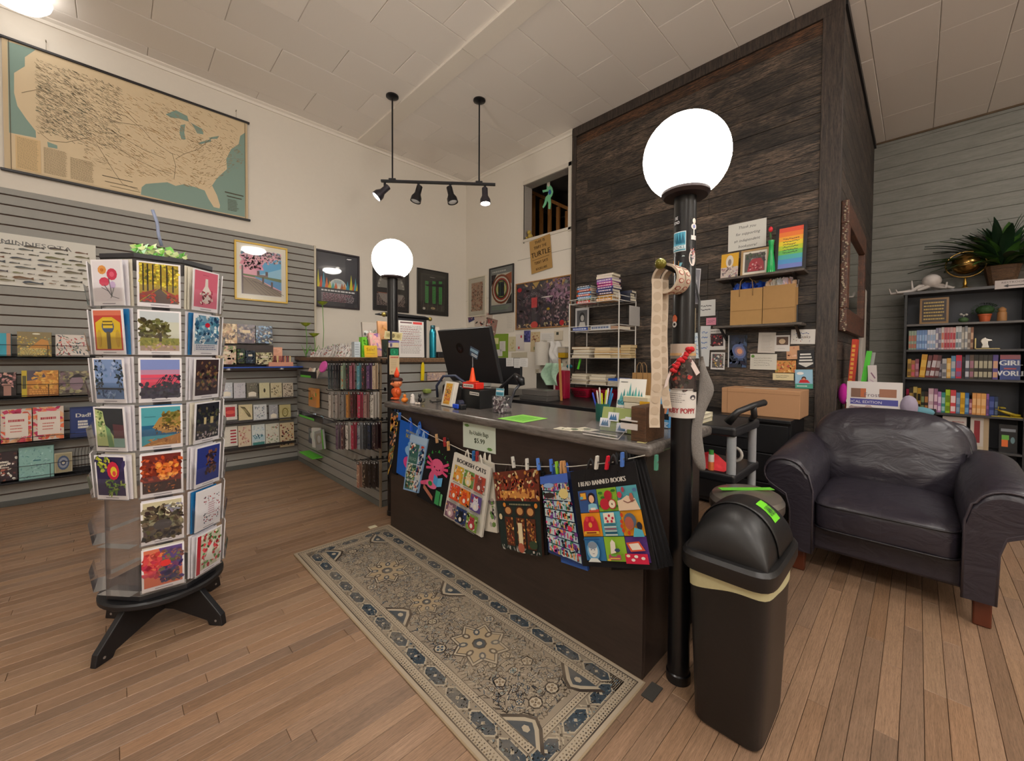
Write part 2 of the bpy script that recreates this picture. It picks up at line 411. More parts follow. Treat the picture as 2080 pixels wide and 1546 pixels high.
# walls
struct(B((X0-.1, YL, 0), (XB+.1, YL+.12, HC+.1)).build('wall_left', WALLM))
WX = [uy(0, 0, YL)]  # (unused corner)
wz0, wz1, wy0, wy1 = 2.684, 3.385, 2.915, 3.632      # the opening above the sales desk
wb = MB(); XT = XB+.14
for a, b in (((XB, 2.8, 0), (XT, YL, wz0)), ((XB, 2.8, wz1), (XT, YL, HC+.1)), ((XB, 2.8, wz0), (XT, wy0, wz1)), ((XB, wy1, wz0), (XT, YL, wz1)), ((XB+.02, YS+.02, 0), (XT, 2.8, HC+.1))): wb.box(a, b)
wbk = struct(wb.build('wall_back', WALLM))
struct(B((X0-.12, Y0, 0), (X0, YL, HC+.1)).build('wall_rear', WALLM))
struct(B((X0, Y0-.12, 0), (XG+.2, Y0, HC+.1)).build('wall_front', WALLM))
# grey shiplap wall
SHIP = wood_mat('grey_painted_boards', '75746d', '8b8a83', 1, 4, 8, .6, contrast=.9, bump=.1, poreamt=.1)
wr = struct(B((XG+.012, Y0, 0), (XG+.14, YS+.2, HC+.1)).build('wall_right', mat('3f3e3a', .9)))
z = 0; bh = .138
while z < HC:
 MB().chamf((XG+.014, Y0, z+.001), (XG, YS+.15, min(z+bh, HC)-.001), 0, -1, .003).build('shiplap_board', SHIP, wr); z += bh
struct(B((XG-.012, Y0, HC-.02), (XG, YS, HC)).build('trim_4', mat('55432c', .6), bevel=.002))
struct(B((XG-.018, Y0, 0), (XG, YS, .1)).build('baseboard_right', mat('33322f', .5)))
# charred timber box: planks on its face and its side
TIM = wood_mat('charred_timber', '18191d', '958272', 1, 8, 18, .6, attr=True, knots=True, contrast=1.3, bump=.7, poreamt=.65)
TIMX = wood_mat('charred_timber_side', '18191d', '958272', 0, 8, 18, .6, attr=True, knots=True, contrast=1.3, bump=.7, poreamt=.65)
TIMV = wood_mat('dark_stained_post', '191716', '4d4038', 2, 6, 12, .55, attr=False, contrast=1.1, bump=.4)
wt = struct(B((XB-.0, YS+.01, 0), (XB+.02, 2.83, HC)).build('wall_timber', mat('0d0c0b', .9)))
rp = random.Random(11); ph = .143; z = .0; row = 0
while z < HC-.11:
 y = YS+.09
 ys = [y]
 while y < 2.79:
  y += rp.choice([.8, 1.3, 1.8, 2.4]); ys.append(min(y, 2.80))
 z1 = min(z+ph, HC-.10)
 for a, b in zip(ys, ys[1:]):
  if b-a < .03: continue
  tone = rp.choice([.72, .8, .88, 1, 1, .84, .76]); col = [min(1, tone*x) for x in (1, .97, .93)]
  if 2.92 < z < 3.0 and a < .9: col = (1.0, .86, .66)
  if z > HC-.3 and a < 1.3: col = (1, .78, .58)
  d = rp.uniform(.018, .023)
  MB().chamf((XB, a+.0008, z+.001), (XB-d, b-.0008, z1-.001), 0, -1, .002, col).build('timber_plank', TIM, wt)
 z += ph
struct(B((XB-.034, 2.79, 0), (XB+.002, 2.845, HC)).build('trim_5', TIMV, bevel=.002))
struct(B((XB-.036, YS-.028, HC-.1), (XB, 2.845, HC)).build('trim_6', TIMV, bevel=.002))
struct(B((XB-.036, YS-.028, 0), (XB, YS+.10, HC-.1)).build('trim_7', TIMV, bevel=.003))
ws = struct(B((XB, YS-.004, 0), (XG, YS+.10, HC)).build('wall_side', mat('0d0c0b', .9)))
z = 0
while z < HC-.02:
 x = XB+.001
 while x < XG:
  x1 = min(x+rp.choice([.9, 1.4, 2.0]), XG); tone = rp.choice([.7, .8, .9, .75])
  MB().chamf((x+.001, YS-.004, z+.001), (x1-.001, YS-.022, min(z+ph, HC-.02)-.001), 1, -1, .002, (tone, tone*.97, tone*.94)).build('timber_plank', TIMX, ws); x = x1
 z += ph
struct(B((XB, YS-.04, HC-.055), (XG, YS, HC)).build('trim_8', mat('131216', .4), bevel=.002))
# a bright door jamb showing past the mirror
struct(MB().box((5.35, YS-.05, 0), (5.43, YS-.022, 1.86)).box((5.45, YS-.05, 0), (5.72, YS-.022, 1.88)).build('door_1', mat('b9b3ab', .5), bevel=.003))
# window opening above the desk
wn = struct(MB().box((XB-.012, wy0-.045, wz0-.05), (XB, wy0, wz1+.05)).box((XB-.012, wy1, wz0-.05), (XB, wy1+.0, wz1+.05)).box((XB-.012, wy0-.045, wz1), (XB, wy1+.02, wz1+.05)).box((XB-.012, wy0-.045, wz0-.035), (XB, wy1+.02, wz0)).build('window_1', mat('d9d2c6', .6, var=.03), bevel=.003))
rv = MB(); 
for a, b in (((XB, wy0, wz0), (XT, wy1, wz0+.004)), ((XB, wy0, wz1-.004), (XT, wy1, wz1)), ((XB, wy1-.004, wz0+.004), (XT, wy1, wz1-.004)), ((XB, wy0, wz0+.004), (XT, wy0+.004, wz1-.004))): rv.box(a, b)
rv.build('window_lining', mat('a39b94', .7, bump=.3, var=.15), wn)
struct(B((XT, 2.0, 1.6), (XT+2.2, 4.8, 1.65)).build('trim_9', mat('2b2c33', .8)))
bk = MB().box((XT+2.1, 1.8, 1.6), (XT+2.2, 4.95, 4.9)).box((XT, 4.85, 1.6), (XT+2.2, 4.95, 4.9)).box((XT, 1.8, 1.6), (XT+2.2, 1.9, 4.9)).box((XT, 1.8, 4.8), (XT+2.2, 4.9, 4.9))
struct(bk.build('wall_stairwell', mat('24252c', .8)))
# hairline board joints of the painted back wall
for k, zz in enumerate((2.43, 2.12, 1.82)):
 struct(B((XB-.0015, 2.845, zz), (XB+.001, 3.75 if k == 0 else 3.3, zz+.004)).build('trim_%d' % (10+k), mat('8b8479', .9)))
struct(B((XB-.0015, 3.7, 2.0), (XB+.001, YL, 2.004)).build('trim_13', mat('b3aa9c', .9)))
# ---- slatwall
SLAT = mat('94938e', .5, bump=.12, scale=120, var=.03); GROOVE = mat('59392a', .7)
def slatrun(parent, axis, fixed, a, b, z0, z1, name='slat', face=-1, th=.018):
 z = z0; p = .0752
 while z < z1-.01:
  zz = min(z+p, z1)
  if axis == 0: MB().chamf((a, fixed, z+.0045), (b, fixed+face*th, zz-.0045), 1, face, .0025).build(name, SLAT, parent, world=True)
  else: MB().chamf((fixed, a, z+.0045), (fixed+face*th, b, zz-.0045), 0, face, .0025).build(name, SLAT, parent, world=True)
  z += p
sw = struct(B((X0, YL-.008, .02), (1.612, YL, 2.405)).build('trim_14', GROOVE))
slatrun(sw, 0, YL-.008, X0, 1.61, .02, 2.405)
struct(B((X0, YL-.03, 0), (1.61, YL-.004, .045)).build('baseboard_left', mat('4d4f4c', .5), bevel=.002))
struct(B((1.61, YL-.028, 0), (1.632, YL, 2.407)).build('trim_15', mat('c9c0ae', .6)))
# ================================================================== ceiling lamps: one in view, the others added unseen for light
GLOW = mat('fff8ec', .3, emit=GLOBE_E, var=.0)
def ceiling_lamp(x, y, e, label, r=.17, z=HC):
 t = thing('ceiling_light', label, 'ceiling light', (x, y, z-.17))
 MB().lathe([(r*.5, .17), (r*.62, .165), (r*.62, .125), (r*.5, .12)], n=28).build('ceiling_plate', mat('cfcac2', .4), t, smooth=35)
 MB().lathe([(.002, 0), (r*.4, .006), (r*.75, .03), (r*.95, .07), (r, .10), (r*.9, .128), (.01, .135)], n=32).build('light_diffuser', mat('fffbf5', .3, emit=e, var=0), t, smooth=True)
p = uz(34, -16, HC-.07)
ceiling_lamp(p.x, p.y, CEIL_E*.07, 'round white ceiling light by the wall above the big map')
ADDED_LAMPS = [(-1.6, 1.4, 'nearest the rear wall beside the map'), (.2, -.9, 'straight above and behind the viewer'), (-1.9, -1.8, 'in the far rear corner'), (2.4, -1.7, 'before the armchair'), (.4, -3.2, 'by the front wall'), (4.6, -2.6, 'opposite the black bookcase')]  # added out of view, only to light the room
for x, y, nm in ADDED_LAMPS: ceiling_lamp(x, y, CEIL_E, 'added unseen large round white ceiling light '+nm, r=.26)
# ================================================================== lamps on posts and track light
BLK = mat('101013', .28, bump=.05); BLKM = mat('15151a', .5); BRASS = mat('8a7a3c', .35, .6); IRON = mat('17171b', .35, .2)
ORD = ['leftmost', 'second', 'third', 'fourth', 'fifth', 'sixth', 'seventh', 'eighth', 'ninth', 'tenth', 'eleventh', 'twelfth', 'thirteenth', 'fourteenth', 'fifteenth', 'sixteenth', 'seventeenth', 'eighteenth', 'nineteenth', 'twentieth', 'twenty-first', 'twenty-second', 'twenty-third', 'twenty-fourth', 'twenty-fifth', 'twenty-sixth', 'twenty-seventh', 'twenty-eighth']
def nth(i): return 'leftmost' if i == 0 else ORD[i]+' from the left'
def globe_post(x, y, label, r=.143, rp=.037):
 t = thing('lamp_post', label, 'lamp post', (x, y, 0)); zc = 1.852
 MB().cyl((0, 0, .0), (0, 0, zc-r*.86), rp, n=32).build('pole', BLK, t, smooth=35)
 MB().lathe([(rp+.004, 0), (rp+.004, .03), (rp, .034), (rp*.9, .034)], n=32).build('pole_collar', BLK, t, smooth=35)
 MB().lathe([(rp, zc-r*.98), (r*.50, zc-r*.97), (r*.56, zc-r*.9), (r*.56, zc-r*.84), (r*.42, zc-r*.82)], n=36).build('globe_seat', mat('2a2023', .4), t, smooth=40)
 pf = [(r*math.sin(a), zc-r*math.cos(a)) for a in [.54+(PI-.54)*i/18 for i in range(19)]]; pf[-1] = (.001, zc+r)
 MB().lathe(pf, n=40).build('globe', GLOW, t, smooth=True); return t
PX, PY = 1.425, .583
post1 = globe_post(PX, PY, 'black lamp post with a glowing globe at the near end of the counter')
post2 = globe_post(1.43, 2.68, 'black lamp post with a glowing globe behind the far end of the counter')
for y_, nm in ((-1.5, 'nearest of two behind the viewer'), (-3.4, 'farthest of two behind the viewer')): globe_post(1.425, y_, 'added unseen black lamp post with a glowing globe, '+nm)  # both added out of view to brighten ceiling and floor
globe_post(-1.9, .2, 'added unseen black lamp post with a glowing globe by the rear wall')  # one more unseen post, added for its light
def knob(parent, a, b, r):
 return MB().cyl(a, b, r*.35, n=12).ball(b, r, 16, 10).build('knob_peg', BRASS, parent, smooth=40)
t = thing('track_light', 'black track light with four spot heads hanging from two rods', 'track light', (2.33, 3.5, 2.9))
q1, q2 = Vector((1.995, 3.797, 0)), Vector((2.662, 3.214, 0)); D = (q2-q1).normalized()
def vert_at(u, v, P):      # height on the upright through P seen at photo row v
 d = (P-EYE).dot(Vector((FW.x, FW.y, 0))); return EYE.z+(727-v)/FPX*d*1.0
zt = (vert_at(0, 373, q1)+vert_at(0, 379, q2))/2
def uline(u):              # point on the bar under photo column u
 for i in range(2001):
  P = q1+D*(-.6+i*.001); P.z = zt; d = P-EYE
  if CX+FPX*d.dot(RT)/d.dot(FW) >= u: return P
 return P
a, b = uline(774), uline(1006)
up = Vector((0, 0, 1)); sd = D.cross(up)
fr = Matrix((D, sd, up)).transposed().to_4x4(); fr.translation = a; L = (b-a).length
m = MB(); m.M = fr; m.box((0, -.016, -.011), (L, .016, .011)); m.build('track_rail', IRON, t, world=True, bevel=.002)
for q, u in ((q1, 797), (q2, 973)):
 P = uline(u); P2 = Vector((P.x, P.y, HC))
 MB().cyl(P, P2, .008, n=10).build('rod', IRON, t, world=True, smooth=35)
 MB().lathe([(.02, -.03), (.05, -.02), (.062, -.012), (.062, 0)], o=P2, n=28).build('ceiling_canopy', IRON, t, world=True, smooth=40)
 m = MB(); m.M = Matrix.Translation(P) @ fr.to_3x3().to_4x4(); m.box((-.035, -.018, .008), (.035, .018, .026)); m.build('rail_clip', IRON, t, world=True, bevel=.002)
for i, (u, du, dv, tilt, lit) in enumerate(((781.5, -8, 42, (-.9, 0), 1), (850, -2, 50, (-.25, 0), 0), (914.5, 3, 50, (.25, .1), 0), (985, 0, 50, (.05, 0), 1))):
 P = uline(u); R3 = Vector(RT)
 ax = (Vector((0, 0, -1))+R3*tilt[0]*1.0-Vector((FW.x, FW.y, 0))*(.35 if i == 0 else .1)).normalized()
 H = MB(); H.cyl(P+up*-.008, P-up*.05, .012, n=10).cyl(P-up*.03, P-up*.10, .006, n=8)
 hd = H.build('head_stem', IRON, t, world=True, smooth=35)
 o = P-up*.085-ax*.045
 M1 = ax.to_track_quat('Z', 'Y').to_matrix().to_4x4(); M1.translation = o
 m = MB(); m.M = M1; m.lathe([(.026, -.005), (.030, 0), (.031, .075), (.034, .085), (.052, .12), (.054, .165), (.050, .165), (.047, .150), (.01, .149)], n=26)
 m.build('spot_head', IRON if not lit else mat('2b2830', .4), hd, world=True, smooth=35)
 m = MB(); m.M = M1; m.lathe([(.047, .151), (.046, .160), (.03, .166), (.001, .168)], n=22)
 m.build('bulb_face', mat('fff4ea', .3, emit=SPOT_E, var=0) if lit else mat('c9c9c9', .3), hd, world=True, smooth=True)
# ================================================================== pictures on the left wall
def framed(name, label, face, val, u0, v0, u1, v1, fw, fc, paint, depth=.022, glass=True, mt='ffffff', mat_w=0, cat='picture', off=0, lean=0, frough=.4):
 w_, h_, c = onwall(face, val-off, u0, v0, u1, v1, depth)
 t = thing(name, label, cat, M=pose(c, face, lean)); m = MB(); d = depth
 F = mat(fc, frough)
 for a, b in (((-w_/2, 0, 0), (w_/2, d, fw)), ((-w_/2, 0, h_-fw), (w_/2, d, h_)), ((-w_/2, 0, fw), (-w_/2+fw, d, h_-fw)), ((w_/2-fw, 0, fw), (w_/2, d, h_-fw))): m.box(a, b)
 m.build('frame', F, t, bevel=min(.003, fw*.2))
 pw, ph_ = w_-2*fw*.95, h_-2*fw*.95
 pr = Pr(pw, ph_, mt, t=.004); paint(pr); pr.build('printed_sheet', t, M=Matrix.Translation((0, d*.6, fw*.95)), m=GLOSSY)
 if glass: MB().add([(-w_/2+fw, d*.3, fw), (w_/2-fw, d*.3, fw), (w_/2-fw, d*.3, h_-fw), (-w_/2+fw, d*.3, h_-fw)], [(0, 1, 2, 3)]).build('glass_pane', GLASS, t)
 return t
# hanging map
w_, h_, mc = onwall('y', YL, 3, 75, 504, 446, .02)
mapw, maph = w_, h_
t = thing('hanging_map', 'large vintage wall map of a country with rivers on black rods', 'map', M=pose(mc, 'y'))
P_ = Pr(mapw, maph, 'cdb895', t=.002)
def mp(zx, zy):     # zoomed photo point -> share of the map sheet
 q = uy(zx/2.971, zy/2.971, YL-.02); return ((q.x-(mc.x-mapw/2))/mapw, (q.z-mc.z)/maph)
def sea(pts): P_.poly([mp(*q) for q in pts], '86a095')
P_.rect(.022, .02, .985, .985, 'dcc7a4')
sea([(45, 250), (215, 300), (150, 345), (150, 400), (85, 440), (85, 560), (105, 640), (160, 720), (215, 790), (218, 832), (55, 800)])
sea([(855, 1130), (880, 1110), (940, 1105), (1010, 1100), (1060, 1122), (1110, 1112), (1180, 1130), (1235, 1150), (1258, 1200), (1290, 1250), (1325, 1258), (1328, 1240), (1310, 1180), (1280, 1120), (1310, 1075), (1370, 1020), (1365, 960), (1395, 900), (1440, 870), (1450, 820), (1480, 800), (1478, 1310), (1200, 1255), (850, 1175)])
for pl in ([(1000, 690), (1060, 665), (1130, 700), (1140, 735), (1080, 715), (1030, 710)], [(1090, 755), (1118, 750), (1112, 800), (1120, 842), (1095, 842), (1083, 800)],
   [(1150, 740), (1222, 780), (1228, 812), (1190, 805), (1172, 770)], [(1195, 862), (1272, 840), (1275, 855), (1205, 872)], [(1258, 832), (1322, 820), (1312, 837), (1270, 840)], [(285, 855), (345, 878), (347, 898), (290, 888)]): sea(pl)
def inmap(x, z): return not (x < .10 and z > .3 or x < .26 and z < .34)
rm = random.Random(21)
for lay, (reg, cols, n, ln) in enumerate((((.08, .36, .40, .93), ['9c8a6e', '827a64', 'a9967a', '7a7866', 'b09c7c'], 1500, .022), ((.08, .30, .28, .80), ['7c7662', '86785f', '6f7664'], 420, .02), ((.70, .22, .97, .70), ['a3875f', '8f7757'], 330, .02), ((.4, .2, .75, .9), ['b99668', 'a98a63', '94805f'], 380, .03), ((.25, .12, .5, .5), ['93805f', 'a98a63'], 160, .03), ((.5, .6, .95, .97), ['b08f66', '9a8466'], 260, .025))):
 P_.k += 1
 for i in range(n):
  x, z = rm.uniform(reg[0], reg[2]), rm.uniform(reg[1], reg[3])
  if not inmap(x, z): continue
  if lay == 2 and x > .80 and z < .30+(x-.8)*1.4: continue
  if lay in (3, 4) and z < .16: continue
  a = rm.uniform(-.9, -.1)+(.0 if lay != 2 else 1.2); l = ln*rm.uniform(.3, 1)
  P_.line(x, z, x+l*math.cos(a), z+l*math.sin(a)*1.3, rm.uniform(.001, .004), jit(rm.choice(cols), .03, rm), up=False)
for rv_ in ([(690, 680), (760, 700), (860, 780), (920, 850), (1040, 930), (1060, 1000), (1050, 1080)], [(480, 590), (540, 640), (600, 700), (720, 740), (860, 760)], [(560, 560), (640, 600), (730, 640), (830, 740)], [(1280, 830), (1200, 900), (1110, 930), (1060, 960)], [(590, 880), (640, 960), (690, 1040), (740, 1110), (840, 1150)],
   [(640, 770), (740, 830), (860, 900), (1000, 960)], [(430, 640), (340, 580), (230, 540), (130, 560)], [(540, 830), (400, 860), (300, 850), (240, 800)], [(700, 890), (820, 960), (960, 1030), (1040, 1050)]):
 P_.pline([mp(*q) for q in rv_], .003, '7c6f58')
P_.rect(.035, .02, .115, .28, 'd8bb8c'); P_.scribble(.04, .03, .108, .27, 26, '8f7d5f', ragged=.1); P_.scribble(.125, .03, .205, .24, 23, '8f7d5f', ragged=.1); P_.scribble(.215, .03, .30, .21, 20, '8f7d5f', ragged=.1)
P_.rect(.33, .115, .45, .12, '3c3226'); P_.rect(.34, .07, .47, .0745, '5c4c36'); P_.rect(.36, .04, .48, .0435, '5c4c36')
P_.rect(.875, .225, .975, .236, '4d4a3a'); P_.rect(.885, .19, .965, .20, '4d4a3a'); P_.scribble(.89, .05, .95, .17, 8, '5a5846')
for x in (.02, .985): P_.rect(x, .0, x+.002, 1, '5b4a33')
P_.build('map_sheet', t)
for z in (-.006, maph+.006): MB().box((-mapw/2-.02, -.012, z-.010), (mapw/2+.02, .012, z+.010)).build('rod', mat('1f1c20', .4), t, bevel=.004)
for x in (-.36, .44): MB().cyl((x*mapw, .0, maph+.01), (x*mapw, .0, maph+.09), .0015, n=6).cyl((x*mapw, .012, maph+.085), (x*mapw, -.012, maph+.09), .004, n=8).build('hanging_hook', mat('9c9484', .4), t)
# fish poster
w_, h_, c = onwall('y', YL-.028, -120, 455, 196, 594, .004)
t = Pr(w_, h_, 'dcdad2', t=.003)
fpx = lambda u, v: ((uy(u, v, YL-.03).x-(c.x-w_/2))/w_, (uy(u, v, YL-.03).z-c.z)/h_)
q = fpx(6, 494); t.text('OF', q[0], q[1]-.01, .055, '6e6e6e', wx=1.2); q = fpx(76, 500); t.text('MINNESOTA', q[0], q[1]-.03, .085, '5f6060', wx=1.35)
rm = random.Random(4)
for r_, zz in enumerate([.80, .71, .62, .53, .44, .35, .26, .17, .09]):
 x = .03
 while x < .93:
  L = rm.choice([.05, .07, .10, .14]); c1 = jit(rm.choice(['5d5347', '6e6a4a', '3f4650', '7a5a44', '52575a', '45403a']), .04, rm); z = zz+rm.uniform(-.015, .015); tk = L*rm.uniform(.12, .22)
  xe = min(x+L, .95); md = x+L*.35
  t.poly([(x, z), (x+L*.12, z+tk), (md, z+tk*1.3), (xe-L*.15, z+tk*.4), (xe, z+tk*1.2), (xe, z-tk*.9), (xe-L*.15, z-tk*.2), (md, z-tk*.9), (x+L*.12, z-tk*.6)], c1)
  t.poly([(x+L*.15, z-tk*.3), (md, z-tk*.1), (xe-L*.2, z), (md, z-tk*.8)], jit('a89f8a', .05, rm)); x += L+rm.uniform(.02, .05)
o = t.build('fish_chart', M=pose(c, 'y')); tag(o, 'white fish chart poster pinned to the grey slatted wall', 'poster')
def paint_blossom(s):
 s.rect(.08, .07, .92, .93, 'e6e3da'); s.rect(.10, .09, .90, .90, 'f0b4c4'); s.rect(.42, .42, .90, .78, '5fb1dc'); s.poly([(.42, .45), (.90, .62), (.90, .42)], '9fd0e8')
 s.scatter(.10, .55, .52, .80, ['f0a3b8', 'f4b8c6', 'e894ae'], 110, .06, .05); s.scatter(.50, .66, .72, .80, ['f4b8c6', 'f0a3b8'], 24, .045, .035)
 s.scatter(.10, .80, .90, .895, ['8f6f86', 'd9a9bc', '5a4a5e', 'c9b9a0', '7fa0b8'], 170, .035, .02); s.scatter(.12, .70, .88, .80, ['d9c9b8', '6b5a6a', 'f4b8c6'], 60, .03, .018)
 s.poly([(.10, .42), (.9, .36), (.9, .42), (.10, .45)], '6f8150'); s.poly([(.36, .40), (.9, .20), (.9, .36), (.36, .42)], '5f9fcf')
 for x in (.40, .57): s.rect(x, .43, x+.05, .53, '5f4a4e')
 s.rect(.40, .43, .62, .46, '8a6a66')
 s.poly([(.10, .09), (.90, .09), (.90, .16), (.40, .38), (.10, .40)], '93826f')
 for i in range(6): s.line(.12+i*.1, .40-i*.03, .5+i*.09, .09+i*.005, .004, '5d4b44')
 for x, z in ((.5, .30), (.68, .23)): s.rect(x, z, x+.04, z+.12, '5a4a48')
 s.line(.3, .34, .9, .18, .008, '6b5850'); s.rect(.10, .09, .13, .6, '5f4e52')
framed('framed_picture', 'yellow framed print of pink blossoms over a river walk', 'y', YL-.026, 476, 486, 585, 617, .016, 'e3bd52', paint_blossom, mt='e9e3d3')
def paint_tents(s):
 s.rect(0, 0, 1, 1, '35333a'); s.k += 1
 s.ell(.50, .36, .22, .17, 'dfe3dc', 24); s.rect(.15, .17, .85, .36, '35333a')
 s.ell(.5, .37, .20, .14, 'c9d5d6', 24); s.rect(.0, .12, 1, .34, '3b3940')
 for i, (x, h, c1) in enumerate([(.03, .33, 'd9d332'), (.10, .22, 'd9552f'), (.16, .30, '4f9fb8'), (.23, .2, 'e0712f'), (.30, .14, 'd9c132'), (.38, .12, '57a9a0'), (.45, .12, 'd96a30'), (.52, .09, 'e8e2d0'), (.60, .12, 'b05f2f'), (.66, .12, 'd98d3a'), (.74, .17, '3f98b0'), (.83, .30, 'd9d332'), (.90, .14, 'd9552f'), (.94, .25, '4aa5b4'), (.99, .15, 'c9b332')]):
  s.poly([(x-.045, .34), (x+.045, .34), (x, .34+h)], c1)
 s.text('<', .50, .70, .06, 'd8d8d8', bold=.1); s.ell(.50, .715, .06, .045, 'cfcfcf', 12); s.poly([(.50, .715), (.57, .76), (.57, .67)], '35333a')
 s.scribble(.40, .44, .60, .50, 3, '6f7a80', ragged=.1)
 s.scribble(.10, .27, .92, .31, 1, 'e6e6e6', wd=.028, ragged=0); s.scribble(.10, .08, .94, .25, 6, 'd3c3c9', wd=.009, ragged=.1); s.scribble(.14, .08, .9, .24, 6, 'a8405c', wd=.006, ragged=.3)
framed('framed_poster', 'black framed festival poster with coloured paper tents', 'y', YL, 640, 504, 731, 630, .022, '2a2228', paint_tents, mt='2a282d')
def paint_arch(s):
 s.rect(0, 0, 1, 1, '33302f'); s.rect(.08, .42, .92, .93, '4c4946')
 for r in (.40, .34, .28, .22): s.ell(.5, .50, r, r*.9, '8d8983' if int(r*100) % 12 else '6a6662', 28)
 for k in range(13):
  a = PI*k/12; s.ell(.5+.36*math.cos(a), .50+.32*math.sin(a), .025, .02, 'b9b3a5', 8, up=False)
 s.rect(.08, .38, .92, .50, '3a3734'); s.scribble(.08, .10, .92, .36, 9, 'b09a92', wd=.012, ragged=.05); s.scribble(.1, .36, .45, .40, 1, 'c46f50', wd=.012)
framed('framed_poster', 'black framed poster with a grey arch, behind the far lamp post', 'y', YL, 758, 532, 831, 636, .014, '1f1c1c', paint_arch, mt='33302f')
def paint_columns(s):
 s.rect(0, 0, 1, 1, '37352f'); s.rect(.10, .08, .92, .92, '47443e'); s.rect(.14, .12, .88, .88, '3c3a35')
 for i, x in enumerate((.24, .48, .70)): s.rect(x, .25, x+.11, .75+(.02*i), '4f9a52'); s.scribble(x+.02, .27, x+.09, .73, 12, '37453a', wd=.012)
 s.poly([(.22, .66), (.84, .74), (.84, .66), (.30, .64)], '2c2b28'); s.rect(.16, .10, .9, .22, '4b4740')
 s.ell(.20, .12, .05, .03, 'cfc8b8', 8); s.ell(.5, .14, .08, .03, 'b9a47e', 8); s.scribble(.4, .84, .6, .86, 1, 'c9c4b8', wd=.008)
 for i in range(5): s.line(.16+i*.16, .1, .2+i*.15, .3, .005, '6a655a')
framed('framed_poster', 'black framed poster with three green columns near the corner', 'y', YL, 848, 543, 911, 643, .012, '24201f', paint_columns, mt='37352f')
# ================================================================== goods on the left slatwall
YF = YL-.026
def slab(name, label, cat, u0, v0, u1, v1, paint=None, bg='ffffff', depth=.04, off=.03, group=None, face='y', val=None, lean=.12, t=None, mm=None, edge=None, parent=None):
 """a box-like item facing the room, sized from its photo corners"""
 val = (YF if face == 'y' else XB) if val is None else val
 w_, h_, c = onwall(face, val, u0, v0, u1, v1, off+depth)
 s = Pr(w_, h_, bg, t=depth, edge=edge or bg)
 if paint: paint(s)
 o = s.build(name, M=pose(c, face, lean), m=mm or GLOSSY); tag(o, label, cat, group); return o, w_, h_, c
def flowers(cols, bg2=None, n=60, sz=.07):
 def f(s):
  if bg2: s.rect(.05, .05, .95, .95, bg2)
  s.scatter(.06, .06, .94, .94, cols, n, sz)
 return f
def pz_border(s):
 s.scatter(0, 0, 1, 1, ['e08a5c', 'd9506a', 'e9b48a', 'c73f66', 'e56f4f'], 70, .13); s.rect(.14, .16, .88, .86, 'e8dcd2'); s.scribble(.24, .60, .80, .70, 1, 'b8414c', wd=.07, ragged=.1); s.scribble(.3, .28, .72, .54, 3, 'c86a5f', wd=.03)
def pz_gold(s): s.rect(.0, .0, 1, 1, '8d7f5c'); s.scatter(0, 0, 1, .8, ['c9ab4d', '8f9a76', 'd9b96a', 'a38a45'], 150, .05, .03); s.poly([(.3, .3), (.95, .3), (.9, .65), (.7, .72)], 'c98f4c'); s.scribble(.08, .05, .95, .35, 6, 'ecd98a', wd=.02); s.ell(.55, .92, .12, .03, 'e6e2c9')
def pz_birds(s): s.rect(.02, .02, .98, .98, 'ddd3cc'); s.scatter(.05, .05, .95, .95, ['b04a50', '3f5560', 'c96a5a', '5a6f60', 'cfc3bd'], 90, .09, .03)
def pz_sun(s): s.rect(0, 0, 1, 1, 'c98a45'); s.rect(0, .0, 1, .35, 'a96f3a'); s.poly([(.1, 1), (.55, 1), (.65, .75), (.3, .62), (.1, .6)], '5b5360'); s.scatter(.3, .3, 1, .95, ['e0a04a', 'c98a45', 'e8b45c'], 60, .12, .07); s.rect(0, 0, .14, 1, 'c9b23c'); s.rect(.02, .3, .12, .8, '5d5a38'); s.scribble(.2, .05, .95, .3, 3, 'd99a50', wd=.06)
def pz_owl(s): s.rect(0, 0, 1, 1, '6f675c'); s.scatter(0, 0, 1, 1, ['9a9577', '57504f', '7d6a70', 'aaa07a'], 90, .10); s.ell(.55, .5, .22, .3, '8f7a86'); s.poly([(.35, .72), (.5, .85), (.62, .88), (.85, .74)], '2e2a30')
def pz_thanks(s): s.rect(0, 0, 1, 1, '23325f'); s.rect(.05, .06, .95, .94, '2b3d74'); s.text('Dad!', .5, .66, .13, 'e8e6dc', bold=.06); s.scribble(.3, .28, .72, .56, 3, 'e2e0da', wd=.07, ragged=.2); s.rect(.2, .14, .8, .17, '4a5aa0')
def pz_teal(s): s.rect(.02, .02, .98, .98, '8fbcb6'); s.scatter(.05, .05, .95, .95, ['7fa9a6', 'a3cbc6', '6f9a9a'], 90, .07, .02); s.rect(.4, .55, .62, .59, '4f7f86')
def pz_knot(s): s.rect(.05, .05, .95, .95, '9c9478'); s.ell(.5, .5, .34, .36, '4a5a78'); s.ell(.5, .5, .26, .26, '8d93a0'); s.ell(.5, .5, .16, .14, '3a4668'); s.ell(.5, .5, .09, .07, 'c9c4b0')
def pz_dark(s): s.rect(0, 0, 1, 1, '3d3338'); s.scatter(0, 0, 1, 1, ['e8e2d6', 'b0685a', '3a2f35', '6a4a48'], 40, .12, .05); s.scribble(.1, .4, .8, .7, 3, 'd9d2c6', wd=.06)
def pz_tiny(s): s.rect(0, 0, 1, 1, '2c2426'); s.scatter(0, .4, 1, 1, ['b98a86', 'd9a39a', '7f5f5c'], 40, .1); s.rect(.5, 0, .8, .5, 'a97f74')
PUZ = 'boxed goods in the wire shelves'
